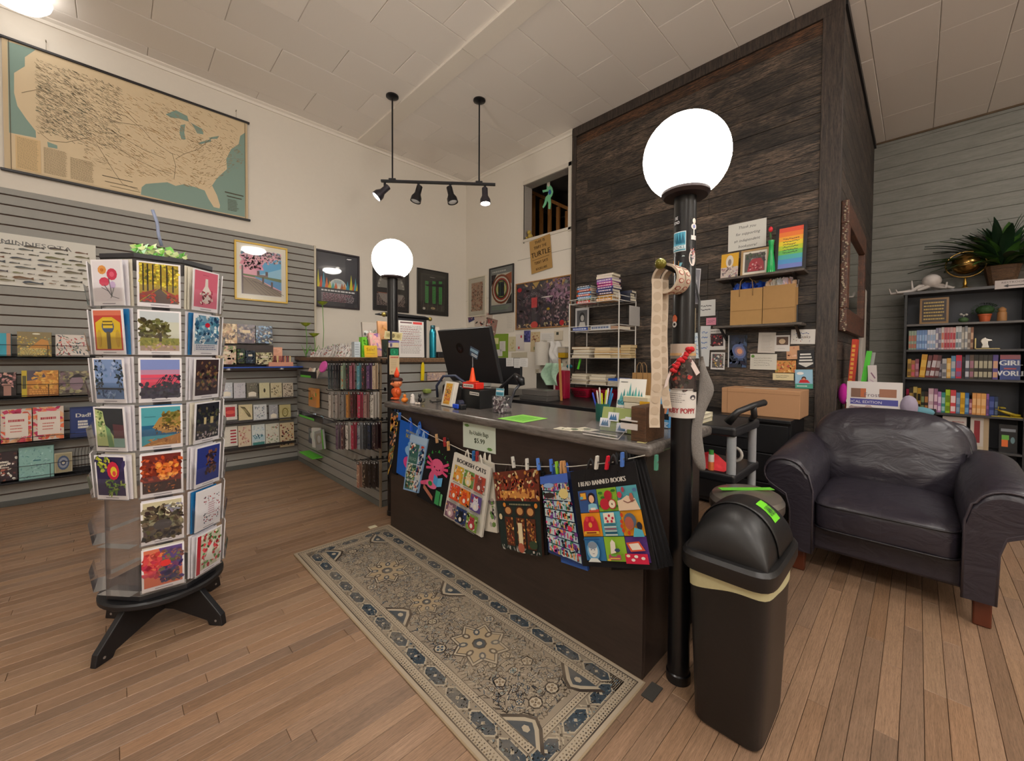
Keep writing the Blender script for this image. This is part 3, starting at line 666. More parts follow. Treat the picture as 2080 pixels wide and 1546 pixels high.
G = [('turquoise boxed set at the photo edge on the top wire shelf', -14, 676, 22, 723, lambda s: (s.rect(0, 0, .75, 1, '3aa3bb'), s.rect(.75, 0, 1, 1, 'b98a70'), s.rect(.1, .1, .14, .9, '2f8fa8')), '3aa3bb'),
  ('gold and green boxed set on the top wire shelf', 34, 673, 105, 724, pz_gold, '5f6b52'), ('white boxed set printed with small birds on the top wire shelf', 112, 679, 182, 724, pz_birds, 'cfc6be'),
  ('dark floral boxed set at the photo edge on the second wire shelf', -20, 757, 33, 803, pz_tiny, '2c2426'), ('orange sunset boxed set on the second wire shelf', 43, 753, 119, 803, pz_sun, 'b98a3c'),
  ('grey boxed set with a dark hat on the second wire shelf', 119, 754, 184, 801, pz_owl, '2a2630'),
  ('cream notebook with orange blossom border on the black ledge', 0, 833, 65, 896, pz_border, 'd9c9bd'), ('cream notebook with crimson blossom border beside its orange twin', 66, 828, 130, 890, pz_border, 'd9c9bd'),
  ('navy notebook with white lettering at the end of the black ledge', 141, 828, 196, 885, pz_thanks, '1c2548'),
  ('dark printed notebook at the photo edge on the bottom rack', -22, 922, 36, 974, pz_dark, '2d2529'), ('pale turquoise notebook on the bottom rack', 37, 911, 110, 968, pz_teal, '7fa9a5'), ('small beige box with a blue medallion on the bottom rack', 110, 922, 147, 958, pz_knot, 'b9b096')]
for lab, a, b_, c_, d_, f, bg in G:
 slab('boxed_set' if 'boxed' in lab or 'small' in lab else 'notebook', lab, 'box' if 'boxed' in lab or 'small' in lab else 'notebook', a, b_, c_, d_, f, bg, depth=.035, off=.05, lean=.06)
def wire_shelf(label, zb, x0, x1, zs, lip=True):
 t = thing('wire_shelf', label, 'shelf', ((x0+x1)/2, YF, zb)); y0_ = -.125
 m = MB().box((x0, YF-.006, zb-.012), (x1, YF, zb+.03)); m.build('shelf_back', BLKM, t, world=True)
 B((x0, YF-.125, zb-.012), (x1, YF-.004, zb-.004)).build('shelf_tray', BLKM, t, world=True, bevel=.001)
 for z in zs: MB().tube([(x0, YF, z), (x0, YF-.125, z), (x1, YF-.125, z), (x1, YF, z)], .0022, 6).build('rail', BLKM, t, world=True)
 k = 0; x = x0+.05
 while x < x1 and lip: MB().cyl((x, YF-.125, zb-.01), (x, YF-.125, zs[-1] if zs else zb), .0018, n=5).build('wire', BLKM, t, world=True) if k % 4 == 0 else None; x += .06; k += 1
 return t
zz = lambda v: uy(110, v, YF-.12).z
wire_shelf('top black wire shelf holding boxed sets on the slatted wall', zz(727), -.9, -.12, [zz(722), zz(702)])
wire_shelf('second black wire shelf holding boxed sets on the slatted wall', zz(806), -.9, -.10, [zz(801), zz(780)])
wire_shelf('black ledge of the slatted wall holding cream notebooks', zz(894), -.9, -.06, [zz(884)], False)
t = wire_shelf('lowest black grid rack of the slatted wall', zz(968), -.9, -.10, [zz(962), zz(940)])
for i in range(8): MB().tube([(-.24+i*.018, YF-.12, zz(968)), (-.24+i*.018, YF-.12, zz(925)), (-.24+i*.018, YF, zz(920))], .0015, 5).build('wire', BLKM, t, world=True)
# right half of the slatwall: a blue shelf of seasonal sets, then three ledges of small sets
Z0 = uy(520, 745, YF-.2).z
sh = thing('display_shelf', 'glossy blue shelf of seasonal gift sets on the slatted wall', 'shelf', (.95, YF, Z0))
sx0, sx1 = uy(436, 740, YF-.2).x, uy(613, 742, YF-.2).x
B((sx0, YF-.24, Z0-.012), (sx1, YF, Z0)).build('shelf_board', mat('2d55b5', .25), sh, world=True, bevel=.002)
for x in (sx0+.1, sx1-.2): MB().box((x, YF-.2, Z0-.03), (x+.012, YF, Z0-.012)).cyl((x+.006, YF-.21, Z0-.03), (x+.006, YF-.21, Z0-.012), .02, n=12).build('bracket', mat('b9b9bd', .3, .5), sh, world=True)
vint = lambda cols, lab=None: (lambda s: (s.scatter(0, 0, 1, 1, cols, 90, .12), s.rect(.28, .55, .72, .70, lab) if lab else None))
for i, (u0, u1, v0, f, bg, lb) in enumerate(((440, 482, 656, vint(['d9b98a', '9c7a58', 'e8d0a8', '6a5048', 'c9a078']), 'c9a87c', 'cream vintage patterned gift set box standing tallest at the left'), (482, 519, 658, vint(['6a5160', '4a3c4a', '8f7a6f', 'b09a80', '5a4656'], 'd9c092'), '4a3c4a', 'plum patterned gift set box with a cream label'), (520, 554, 661, vint(['5f86b0', '3a3f4e', '8fb0cc', 'c9c3b0', '2d3340'], None), '3a4256', 'blue and black patterned gift set box'))):
 w_, h_, c = onwall('y', YL-.026, u0, v0, u1, 698, .09); s = Pr(w_, h_, bg, t=.05); f(s)
 o = s.build('gift_box', M=pose((c.x, YF-.09, c.z), 'y', .05), m=GLOSSY); tag(o, lb+' on the blue shelf', 'box')
# stepped riser carrying them, and the front row
zr = uy(500, 700, YF-.09).z
ri = thing('display_riser', 'dark stepped riser behind the gift sets on the blue shelf', 'stand', (.8, YF-.1, Z0)); B((sx0+.01, YF-.085, Z0), (uy(556, 700, YF-.1).x, YF-.0, zr-.002)).build('riser_block', mat('3a2f2d', .5), ri, world=True, bevel=.003)
F2 = [(440, 480, 702, 740, ['d9b9a0', 'c9a58e', '8f9a6a', 'e2cdb6'], 'peach and green vintage gift set box'), (482, 498, 708, 738, ['2c4038', '4f7a3a', '20262e', '8a7a4a'], 'dark green gift bottle set'), (499, 518, 712, 738, ['1e2d40', '2c3a50', '14202e', '6a7a80'], 'navy gift bottle set'),
  (520, 554, 716, 740, ['c9c39a', '8f8f6a', 'e2d2b0', '7a6a5a'], 'sage and cream low gift box')]
for u0, u1, v0, v1, cols, lb in F2: slab('gift_box', lb+' in the front row on the blue shelf', 'box', u0, v0, u1, v1, vint(cols, 'e2d8c0'), cols[0], depth=.06, off=.11, lean=0)
t = thing('lipstick_display', 'pink card display of small tubes at the end of the blue shelf', 'display', (1.22, YF-.15, Z0))
w_, h_, c = onwall('y', YF, 560, 733, 608, 741, .17); s = Pr(w_, h_, 'd99a80', t=.10); s.build('display_tray', t, M=Matrix.Translation((0, -.04, .002)), m=GLOSSY)
s = Pr(w_*.62, .14, 'e3a98e', t=.004); s.ell(.5, .75, .42, .22, 'ecb59a', 16); s.scribble(.2, .6, .8, .85, 3, 'b0705c', wd=.03); s.build('display_header', t, M=Matrix.Translation((-.03, .07, .06)))
for i in range(9):
 c1 = ['8f4a48', 'b0685a', '6a3038', 'd9c08a', 'a85a5a', '7f3a40', 'c98a6a', '8a3a44', 'e0c890'][i]
 MB().cyl((-w_*.42+i*w_*.105, 0, .025), (-w_*.42+i*w_*.105, 0, .11), .008, n=10).build('tube', mat(c1, .3), t, smooth=35)
def small(cols, bg, motif=0):
 def f(s):
  s.rect(.06, .05, .94, .95, bg); s.scatter(.1, .08, .9, .92, cols, 46, .09, .05)
  if motif == 1: s.rect(.15, .2, .85, .85, 'b8323a'); s.ell(.5, .5, .35, .12, 'd9584f')
  if motif == 2: s.poly([(.1, .9), (.45, .85), (.85, .35), (.9, .15), (.7, .2), (.4, .6)], '6b6048'); s.poly([(.2, .8), (.5, .7), (.8, .3), (.45, .55)], '9a8f66')
  if motif == 3: s.ell(.5, .5, .28, .3, '8a7f4a', 16); s.ell(.5, .5, .2, .22, bg, 16); s.text('D', .5, .42, .2, '8a7f4a')
  if motif == 4: s.rect(.15, .1, .85, .35, 'e6ded0'); s.ell(.5, .3, .34, .12, 'efe6d4')
  if motif == 5: s.ell(.5, .5, .1, .14, '3f3a2a')
  if motif == 6: [s.rect(.45, .15+i*.15, .9, .22+i*.15, 'a8303c') for i in range(5)]
  if motif == 7: s.rect(.05, .25, .95, .5, 'b8d0d8'); s.scatter(.1, .35, .9, .55, ['3f6a80', '5a8a9a'], 20, .12, .03); s.rect(.05, .05, .95, .2, '4f8a86')
 return f
rows = [(778, 808, [(446, 473, ['b0b8c9', 'd9dce2'], 'c9ccd2', 4, 'pale blue'), (475, 499, ['c3bfc9', 'a8a6b0'], 'c9c6cc', 0, 'lilac grey'), (501, 524, ['8f8a78', '5a5648'], '6b6658', 4, 'dark framed'), (527, 548, ['d2caa0'], 'd2cba4', 5, 'pale yellow'), (550, 573, ['a89878', '6a5f4e', 'c9b890'], 'cfc3a0', 0, 'leafy cream'), (575, 596, ['5f5248', '8f8070'], 'c9bca8', 0, 'brown sprigged')]),
  (823, 852, [(454, 482, ['e6e0da'], 'ddd6cf', 1, 'white with a red panel'), (485, 513, ['d9c9a0'], 'd9caa2', 2, 'cream with a fish'), (515, 542, ['c9ccd0', '8a929a'], 'd6d8d8', 0, 'white birch'), (547, 565, ['9a9aa0', 'c3c3c6'], 'a8a8ac', 4, 'silver grey'), (568, 591, ['c9bf8a'], 'd0c48e', 3, 'yellow monogrammed')]),
  (868, 905, [(456, 483, ['e2dcd2'], 'e2dcd0', 6, 'white with crimson bars'), (484, 511, ['c9a090', 'a8605a', 'dcc8a8'], 'dccab0', 0, 'cream botanical'), (512, 539, ['c0d0d4'], 'dbe2e0', 7, 'pale lake scene'), (540, 568, ['8fa080', 'b07a70', 'd9d2c0'], 'dcdacb', 0, 'white wreathed'), (569, 598, ['8a4a44', '3f3a36', 'd9b080'], 'dcc9a6', 0, 'cream patterned')])]
for ri_, (v0, v1, its) in enumerate(rows):
 zb = uy(520, v1, YF-.06).z
 t = thing('ledge_shelf', ['upper', 'middle', 'lowest'][ri_]+' dark ledge of small boxed cards on the slatted wall right of the spinner rack', 'shelf', (1.0, YF, zb))
 xa_, xb_ = uy(446, v1, YF-.08).x, uy(600, v1, YF-.08).x
 B((xa_, YF-.10, zb-.016), (xb_, YF, zb-.008)).build('shelf_board', mat('241f1e', .5), t, world=True, bevel=.001)
 MB().box((xa_, YF-.103, zb-.016), (xb_, YF-.10, zb+.012)).build('front_lip', ACRYL if ri_ < 2 else mat('241f1e', .5), t, world=True)
 for u0, u1, cols, bg, mo, nm in its:
  slab('card_box', nm+' small card box on the '+['upper', 'middle', 'lowest'][ri_]+' dark ledge', 'card box', u0, v0-(0 if ri_ < 2 else (u0-456)*.07), u1, v1-(0 if ri_ < 2 else 0), small(cols, bg, mo), bg, depth=.025, off=.03, lean=.08)
# ================================================================== spinner rack of greeting cards
RX, RY, RR = .140, 2.275, .186
AP = RR*math.cos(PI/8); RSIDE = 2*RR*math.sin(PI/8); RZ0, RP = .232, .184
rack = thing('card_spinner', 'clear eight-sided spinner rack of greeting cards on a crossed black base', 'card rack', (RX, RY, 0))
EBON = mat('17171a', .45, bump=.1)
FA = [math.radians(265.5-45*k) for k in range(8)]     # 0 faces the viewer, 1 to its left ... 7 to its right
foot = [(-.275, 0), (-.268, .045), (-.16, .165), (.16, .165), (.268, .045), (.275, 0), (.215, 0), (.205, .02), (.05, .06), (-.05, .06), (-.205, .02), (-.215, 0)]
for k, a in enumerate((math.atan2(-.16, -.20), math.atan2(-.20, .17))):
 m = MB(); m.M = Matrix.Rotation(a, 4, 'Z'); f2 = foot if k == 0 else [(x, z) for x, z in foot]
 m.prism(f2, -.0125, .0125, axis=1); m.build('base_board', EBON, rack, bevel=.003)
 for sx in (-1, 1):
  m = MB(); m.M = Matrix.Rotation(a, 4, 'Z'); m.cyl((sx*.245, -.0135, .022), (sx*.245, .0135, .022), .005, n=10).build('bolt', mat('b9b9b9', .3, .8), rack)
MB().lathe([(.20, 0), (.207, .006), (.207, .020), (.20, .026)], o=(0, 0, .166), n=40).build('turntable', EBON, rack, smooth=35)
MB().lathe([(.03, .19), (.03, RZ0+RP*7)], n=16).build('center_tube', mat('5a565c', .3), rack, smooth=35)
poly8 = [(RR*math.cos(a+PI/8), RR*math.sin(a+PI/8)) for a in FA][::-1]
MB().prism(poly8, .192, .212, axis=2).build('base_plate', mat('2a2a2e', .4), rack, bevel=.002)
MB().prism([(x*1.02, y*1.02) for x, y in poly8], RZ0+RP*7+.004, RZ0+RP*7+.022, axis=2).build('top_plate', mat('2b2b30', .45), rack, bevel=.002)
for k, a in enumerate(FA):
 R_ = Matrix.Rotation(a+PI/2, 4, 'Z')
 m = MB(); m.M = R_; m.box((-RSIDE/2, -AP-.001, .212), (RSIDE/2, -AP+.001, RZ0+RP*7)); m.build('back_panel', ACRYL, rack)
 for r_ in range(7):
  z = RZ0+RP*r_; m = MB(); m.M = R_; W = RSIDE/2-.003; d = .036
  m.add([(-W, -AP-d, z), (W, -AP-d, z), (W, -AP-d-.012, z+.085), (-W, -AP-d-.012, z+.085)], [(0, 1, 2, 3)])
  m.add([(-W, -AP, z), (W, -AP, z), (W, -AP-d, z), (-W, -AP-d, z)], [(0, 1, 2, 3)])
  for sx in (-W, W): m.add([(sx, -AP, z), (sx, -AP-d, z), (sx, -AP-d-.012, z+.085), (sx, -AP, z+.16)], [(0, 1, 2, 3)])
  m.build('pocket', ACRYL, rack)
GS = {}
def gc(bg, *ops):
 """greeting card painter: white card, picture inset, then flat shapes"""
 def f(s):
  s.rect(.05, .09, .95, .97, bg)
  for op in ops: op(s)
  s.rect(.3, .035, .72, .05, '8f8a94')
 return f
sc_ = lambda x0, z0, x1, z1, cols, n, sz, sz2=None: (lambda s: s.scatter(x0, z0, x1, z1, cols, n, sz, sz2))
pl_ = lambda pts, c: (lambda s: s.poly(pts, c))
rc_ = lambda x0, z0, x1, z1, c: (lambda s: s.rect(x0, z0, x1, z1, c))
el_ = lambda x, z, a, b, c, n=14: (lambda s: s.ell(x, z, a, b, c, n))
def trees(xs, c, z0=.15, z1=.95, wd=.035):
 def f(s):
  s.k += 1
  for x in xs: s.rect(x, z0, min(x+wd, .95), z1, c, up=False)
 return f
CARDS = {
 (0, 6): ('sunlit forest path card with yellow trees and red leaves', gc('a8902c', sc_(.06, .45, .94, .95, ['d9c43a', 'e8d94a', 'a89a2a', '6f6a20', 'c9a82a'], 130, .05), trees((.12, .22, .34, .52, .66, .8), '2e2618', .35), pl_([(.05, .09), (.5, .42), (.95, .09)], '5a4a44'), pl_([(.05, .12), (.05, .28), (.47, .42)], '8a3a2e'), pl_([(.95, .12), (.95, .26), (.55, .42)], '9c4230'), sc_(.1, .12, .4, .32, ['c9402e', 'a8382a'], 26, .04), sc_(.65, .12, .94, .3, ['c9402e', '7a3a28'], 20, .04))),
 (0, 5): ('card of a broad tree over a pale meadow', gc('c9ccbc', rc_(.05, .75, .95, .97, 'c2cbd0'), sc_(.05, .38, .72, .8, ['4d4a28', '5f5a30', '3c3a20', '6a6a38'], 110, .07), rc_(.05, .2, .95, .38, '8a8c3c'), sc_(.05, .22, .95, .36, ['a3a04a', '70762e', '9a9440'], 40, .09, .02), pl_([(.05, .09), (.95, .09), (.95, .22), (.05, .2)], 'b09a8a'), sc_(.15, .1, .85, .24, ['c9a8a0', 'a88a80', 'bcae62'], 30, .06, .03), rc_(.48, .3, .54, .5, '3c3424'))),
 (0, 4): ('card of a pink and violet sunset over dark reeds', gc('7f8cc9', rc_(.05, .72, .95, .97, '7f90cc'), rc_(.05, .62, .95, .74, 'b98aa8'), rc_(.05, .45, .95, .63, 'e0506a'), rc_(.05, .52, .95, .56, 'b85a78'), rc_(.05, .32, .95, .46, 'd93f5c'), rc_(.05, .09, .95, .34, '3a3a50'), sc_(.05, .12, .95, .42, ['2d3040', '3f4052', '252838'], 60, .09, .05), sc_(.5, .3, .95, .6, ['3a3444', '2c2c3a'], 34, .05, .05), lambda s: [s.line(.3+i*.07, .3, .5+i*.07, .55+.04*(i % 3), .002, '33303e') for i in range(7)])),
 (0, 3): ('card of a sandstone headland in teal water', gc('3f98a8', rc_(.05, .55, .95, .97, '4fa3b0'), rc_(.05, .32, .95, .56, '1f5f86'), pl_([(.3, .5), (.45, .72), (.7, .84), (.95, .86), (.95, .38), (.6, .36)], 'a8824a'), sc_(.5, .5, .95, .86, ['6f6a2e', '8a7a3a', '5a5426'], 40, .07), sc_(.35, .36, .95, .56, ['d9a860', '7f5a34', 'b98a50', '4a3424'], 50, .07, .02), pl_([(.05, .09), (.95, .09), (.95, .34), (.3, .2)], 'a8763f'), sc_(.2, .1, .9, .25, ['8f6034', 'c08a4a'], 24, .1, .02), lambda s: s.scribble(.12, .74, .4, .78, 1, '2a6a78', wd=.012))),
 (0, 2): ('card of a fiery red sunset over dark water', gc('7a2a1e', rc_(.05, .62, .95, .97, '6f2a24'), sc_(.05, .4, .95, .9, ['8a3220', 'a8402a', '5f2420', 'c9562a'], 80, .1, .05), sc_(.4, .4, .85, .75, ['e8843a', 'f0a04a', 'd96a30'], 44, .09, .06), rc_(.05, .09, .95, .34, '3a2420'), sc_(.08, .12, .92, .34, ['4a2c24', '2a1c1a', 'c9743a', '5a3428'], 50, .06, .02))),
 (0, 1): ('card of a misty brown forest pool', gc('6a5f50', rc_(.05, .6, .95, .97, 'c9c2a0'), sc_(.05, .35, .95, .85, ['4a4238', '5f5644', '8a8468', '3a3430', '7a705a'], 110, .09), sc_(.5, .72, .95, .9, ['e0dcc8', '8a8a9a'], 16, .12, .03), el_(.5, .42, .22, .12, '4f4a4a', 16), sc_(.05, .1, .95, .3, ['3f3a34', '5a5048', '6f6440', '2c2826'], 60, .08))),
 (0, 0): ('card of red and violet lupines against a glowing sky', gc('d9785a', pl_([(.4, .97), (.95, .97), (.95, .5), (.5, .6)], '5f4a86'), sc_(.05, .3, .6, .85, ['e8705a', 'd94a50', 'f08a5a', 'c93f58'], 60, .11), sc_(.45, .15, .95, .6, ['4a3f7a', '6a5a50', '3f3a66', '7a4a6a'], 70, .08), sc_(.5, .6, .95, .9, ['6a6a4a', '8a5a50', '5a4a70'], 40, .06), el_(.55, .6, .13, .08, 'e03a3a', 12))),
 (1, 6): ('white card with crimson and orange dahlias in a glass', gc('e8e4ea', lambda s: (s.ell(.35, .78, .14, .10, 'e09a50', 9), s.ell(.66, .68, .17, .13, 'c93a56', 11), s.ell(.40, .52, .17, .10, 'd04460', 9), s.ell(.66, .68, .08, .06, 'e0607a', 8), s.ell(.66, .45, .1, .08, 'c9b0d9', 8), s.line(.55, .6, .62, .2, .003, '5a5a60'), s.line(.4, .45, .6, .22, .003, '5a5a60'), s.line(.3, .4, .55, .3, .002, '4a4a58'), s.line(.62, .2, .85, .15, .002, '6a6a70'), s.line(.7, .38, .58, .16, .002, '5a6a60')), el_(.35, .78, .05, .035, 'c9742e', 7))),
 (1, 5): ('yellow and red card of a striped hat figure', gc('c0483c', rc_(.05, .86, .95, .97, 'd9745a'), pl_([(.1, .12), (.9, .12), (.9, .7), (.65, .82), (.35, .82), (.1, .7)], 'd9b92e'), el_(.5, .62, .2, .16, '4a5a7a', 14), rc_(.34, .58, .66, .78, 'e0c23a'), rc_(.34, .64, .66, .67, '6a5a2a'), rc_(.34, .71, .66, .74, '6a5a2a'), rc_(.44, .12, .56, .5, '5a4f2e'), el_(.2, .35, .07, .2, 'c9a528'), el_(.8, .35, .07, .2, 'c9a528'))),
 (1, 4): ('card of a blue lake seen between dark pines', gc('7f9ac9', rc_(.05, .09, .95, .45, '5f80b0'), sc_(.05, .2, .3, .95, ['22303a', '2f3f48'], 60, .06, .03), sc_(.72, .25, .95, .95, ['22303a', '34424a'], 50, .06, .03), rc_(.05, .3, .95, .34, '1c2836'), sc_(.2, .6, .8, .9, ['9fb4d9', '6a86b4'], 24, .07), sc_(.2, .12, .8, .28, ['8fb0d9', '3f5a80'], 24, .08, .02))),
 (1, 3): ('card of a green spotted loon beside still water', gc('2f343a', pl_([(.05, .95), (.3, .9), (.35, .6), (.6, .35), (.6, .12), (.05, .12)], 'b9c98a'), pl_([(.35, .6), (.5, .5), (.6, .1), (.42, .1)], '6f9a6a'), sc_(.08, .3, .3, .9, ['4f6a3a', 'dce0a8', '8aa86a'], 36, .05), pl_([(.6, .62), (.95, .6), (.95, .3), (.62, .3)], '5a3a40'), pl_([(.6, .3), (.95, .3), (.95, .1), (.6, .1)], '8ab0a8'))),
 (1, 2): ('card of a red and yellow flower on violet', gc('2f2a52', sc_(.05, .15, .95, .95, ['2f2a52', '3a3462', '262248'], 24, .12), sc_(.08, .65, .5, .94, ['a8b83a', '6f8a34', 'c9c94a'], 22, .10, .05), sc_(.35, .12, .95, .45, ['5f8a3a', '4a6f30', '8aa04a'], 30, .11, .03), el_(.6, .66, .2, .21, 'd02a4a', 12), el_(.62, .64, .11, .12, 'e8c93a', 10), el_(.63, .6, .06, .06, 'e04a4a', 8))),
 (7, 6): ('pink card with a white bottle of flowers', gc('d9738a', rc_(.05, .5, .95, .97, 'd46a80'), pl_([(.46, .8), (.56, .8), (.57, .62), (.68, .5), (.68, .2), (.36, .2), (.36, .5), (.45, .62)], 'e6ddd6'), sc_(.3, .18, .75, .5, ['a83248', '7a3a3a', 'e8d0c8'], 26, .06), lambda s: s.scribble(.35, .86, .65, .9, 1, 'b04a60', wd=.012))),
 (7, 5): ('card of a small red heart on icy blue', gc('6f9ab4', sc_(.05, .3, .95, .95, ['dfe8ec', '3f6a8a', '2a4a68', '8fb8cc', '4f88a8'], 90, .08), el_(.52, .74, .1, .06, 'c9283e', 9), rc_(.05, .09, .95, .27, 'dcdde2'), lambda s: s.scribble(.1, .12, .9, .26, 3, '4a5a8a', wd=.018, ragged=.1))),
 (7, 4): ('dark card of dried flowers on brown', gc('3a2c30', sc_(.15, .2, .9, .9, ['5a3a3a', '6f5a3a', '8a6a4a', '2c2228', '4a5a34'], 80, .07))),
 (7, 3): ('dark card of lit windows among leaves', gc('26262c', sc_(.1, .2, .95, .9, ['3a3f2e', '4f4a3a', '1f1f26', '6a6244'], 70, .06), rc_(.35, .45, .44, .62, 'c9b98a'), rc_(.6, .45, .72, .62, 'b9a878'), sc_(.1, .12, .9, .25, ['a89a9a', '3f3a40'], 18, .06, .04))),
 (7, 2): ('deep blue card with a brown pine cone', gc('2c3a86', sc_(.4, .3, .8, .85, ['6a4434', '3f2a2a', '8a5a44', '2c2230'], 70, .08, .05))),
 (7, 1): ('white card with a wreath of small words', gc('ecebf0', sc_(.3, .15, .95, .8, ['b04a5a', '3f4a5a', '9a3a44'], 70, .03), rc_(.45, .3, .8, .65, 'eae9ee'), lambda s: s.scribble(.48, .32, .78, .64, 6, 'a86a78', wd=.02))),
 (7, 0): ('red and white card of hummingbirds and holly', gc('c9c9b4', rc_(.02, .02, .16, .98, 'b82434'), sc_(.2, .12, .95, .95, ['b83040', '3f6a3a', 'd94a50', '5a8a4a', 'e8e4d6'], 90, .07), pl_([(.3, .3), (.5, .6), (.7, .75), (.6, .4), (.75, .2)], 'e6e4dc'))),
}
PLAINC = [('ece9ef', 'white'), ('e2dccb', 'cream'), ('e9e6ec', 'white'), ('1f74b0', 'blue')]
def rackpose(k, r_, dep, dx=0, dz=0, lean=.07):
 a = FA[k]; M = Matrix.Translation((RX, RY, RZ0+RP*r_+.002+dz)) @ Matrix.Rotation(a+PI/2, 4, 'Z') @ Matrix.Translation((dx, -AP-dep, 0)) @ Matrix.Rotation(lean, 4, 'X')
 return M
colname = {0: 'middle', 1: 'left', 7: 'right'}; rowname = ['bottom', 'second', 'third', 'fourth', 'fifth', 'sixth', 'top']
blue_back = {(1, 5), (0, 3), (7, 5), (7, 1)}
for (k, r_), (lab, fn) in CARDS.items():
 s = Pr(.127, .170, 'f2f0f4', t=.0035); fn(s); o = s.build('greeting_card', M=rackpose(k, r_, .031, lean=.06), m=GLOSSY)
 tag(o, lab+', '+colname[k]+' face of the spinner rack', 'card', 'front cards of the spinner rack')
 for j in range(2 if k else 1):
  cc, cn = PLAINC[3] if ((k, r_) in blue_back and j == 0) else PLAINC[rnd.choice([0, 1, 2])]
  dx = (.010+.006*j)*(1 if k == 1 else -1 if k == 7 else 0)
  o = B((-.062, 0, 0), (.062, .003, .172+.004*j)).build('greeting_card', mat(cc, .5), M=rackpose(k, r_, .021-.009*j, dx, lean=.03))
  tag(o, cn+' card tucked %sbehind the %s' % ('furthest ' if j else '', lab), 'card', 'plain cards behind the front ones')
OTH = ['plum', 'sage', 'navy', 'amber', 'rose', 'grey', 'teal']; OTC = ['5a3450', '8a9a78', '2c3a66', 'c08a3a', 'b86a7a', '8a8a90', '3f8a8a']
for k in (2, 6):
 for r_ in range(7):
  if k == 2 and r_ in (0, 1, 3): continue
  i = (k+r_*3) % 7; s = Pr(.127, .170, 'f2f0f4', t=.0035); s.rect(.05, .09, .95, .97, OTC[i]); s.scatter(.1, .15, .9, .9, [OTC[i], OTC[(i+2) % 7]], 20, .1)
  o = s.build('greeting_card', M=rackpose(k, r_, .030, lean=.06), m=GLOSSY); tag(o, OTH[i]+' card on the %s side of the spinner rack, %s row' % ('left' if k == 2 else 'right', rowname[r_]), 'card', 'side cards of the spinner rack')
# bag of green picks and a blue-grey strap on top of the rack
ZT = RZ0+RP*7+.023
t = thing('cellophane_bag', 'clear bag of green and white sprigs lying on top of the spinner rack', 'bag', (RX, RY, ZT)); m = MB(); rb = random.Random(8)
for i in range(70):
 x, y, z = rb.uniform(-.09, .09), rb.uniform(-.05, .05), rb.uniform(.004, .07)*(1-abs(rb.uniform(-.4, .6)))
 a = rb.uniform(0, 3); m.add([(x, y, z), (x+.02*math.cos(a), y+.01*math.sin(a), z+.012), (x+.008, y+.006, z+.024), (x-.012*math.cos(a), y, z+.014)], [(0, 1, 2, 3)], rb.choice(['6fbf4a', '8fd05a', 'd9e6a8', '5aa83f', 'c9dc8a']))
m.build('sprigs', GLOSSY, t)
MB().grid(lambda u, v: (-.11+.22*u, -.055+.11*v, .003+.072*math.sin(PI*v)*(.75+.25*math.sin(7*u))*math.sin(PI*min(1, max(0, u*.94+.03)))), 16, 8).build('film', ACRYL, t, smooth=True)
t = tag(MB().tube([(RX+.005, RY+.0, ZT+.075), (RX-.004, RY, ZT+.12), (RX-.008, RY, ZT+.17), (RX-.022, RY, ZT+.22)], .006, 8).build('plastic_strap', mat('8d98b4', .3), smooth=True), 'pale blue strap standing up from the top of the spinner rack', 'strap')
# ================================================================== slatwall display unit with pegged bookmarks
FX, FY, FZ = 1.42, 2.855, 1.108
WOODT = wood_mat('weathered_counter_edge', '4a3526', '8f6f50', 1, 6, 12, .5, contrast=.9, bump=.3)
unit = thing('slatwall_unit', 'low grey slatted display unit with a wooden top', 'display unit', (FX, FY, 0))
MB().prism([(FX+.02, FY+.02), (2.55, FY+.02), (2.55, 3.22), (FX+.36, 3.22), (FX+.36, 4.81), (FX+.02, 4.81)], .0, FZ, axis=2).build('core', mat('59392a', .7), unit, world=True)
slatrun(unit, 1, FX+.02, FY+.012, 4.815, .045, FZ, face=-1, th=.018); slatrun(unit, 0, FY+.02, FX+.012, 2.55, .045, FZ, face=-1, th=.018)
B((FX-.002, FY-.002, 0), (FX+.014, FY+.014, FZ)).build('corner_strip', mat('9c8a72', .5), unit, world=True, bevel=.002)
MB().prism([(FX-.02, FY-.02), (2.58, FY-.02), (2.58, 3.25), (FX+.39, 3.25), (FX+.39, 4.82), (FX-.02, 4.82)], FZ, FZ+.036, axis=2).build('top_board', WOODT, unit, world=True, bevel=.003)
MB().box((FX+.004, FY+.004, 0), (2.5, FY+.02, .045)).box((FX+.004, FY+.004, 0), (FX+.02, 4.81, .045)).build('kick_board', mat('6f726e', .5), unit, world=True)
UT = FZ+.036
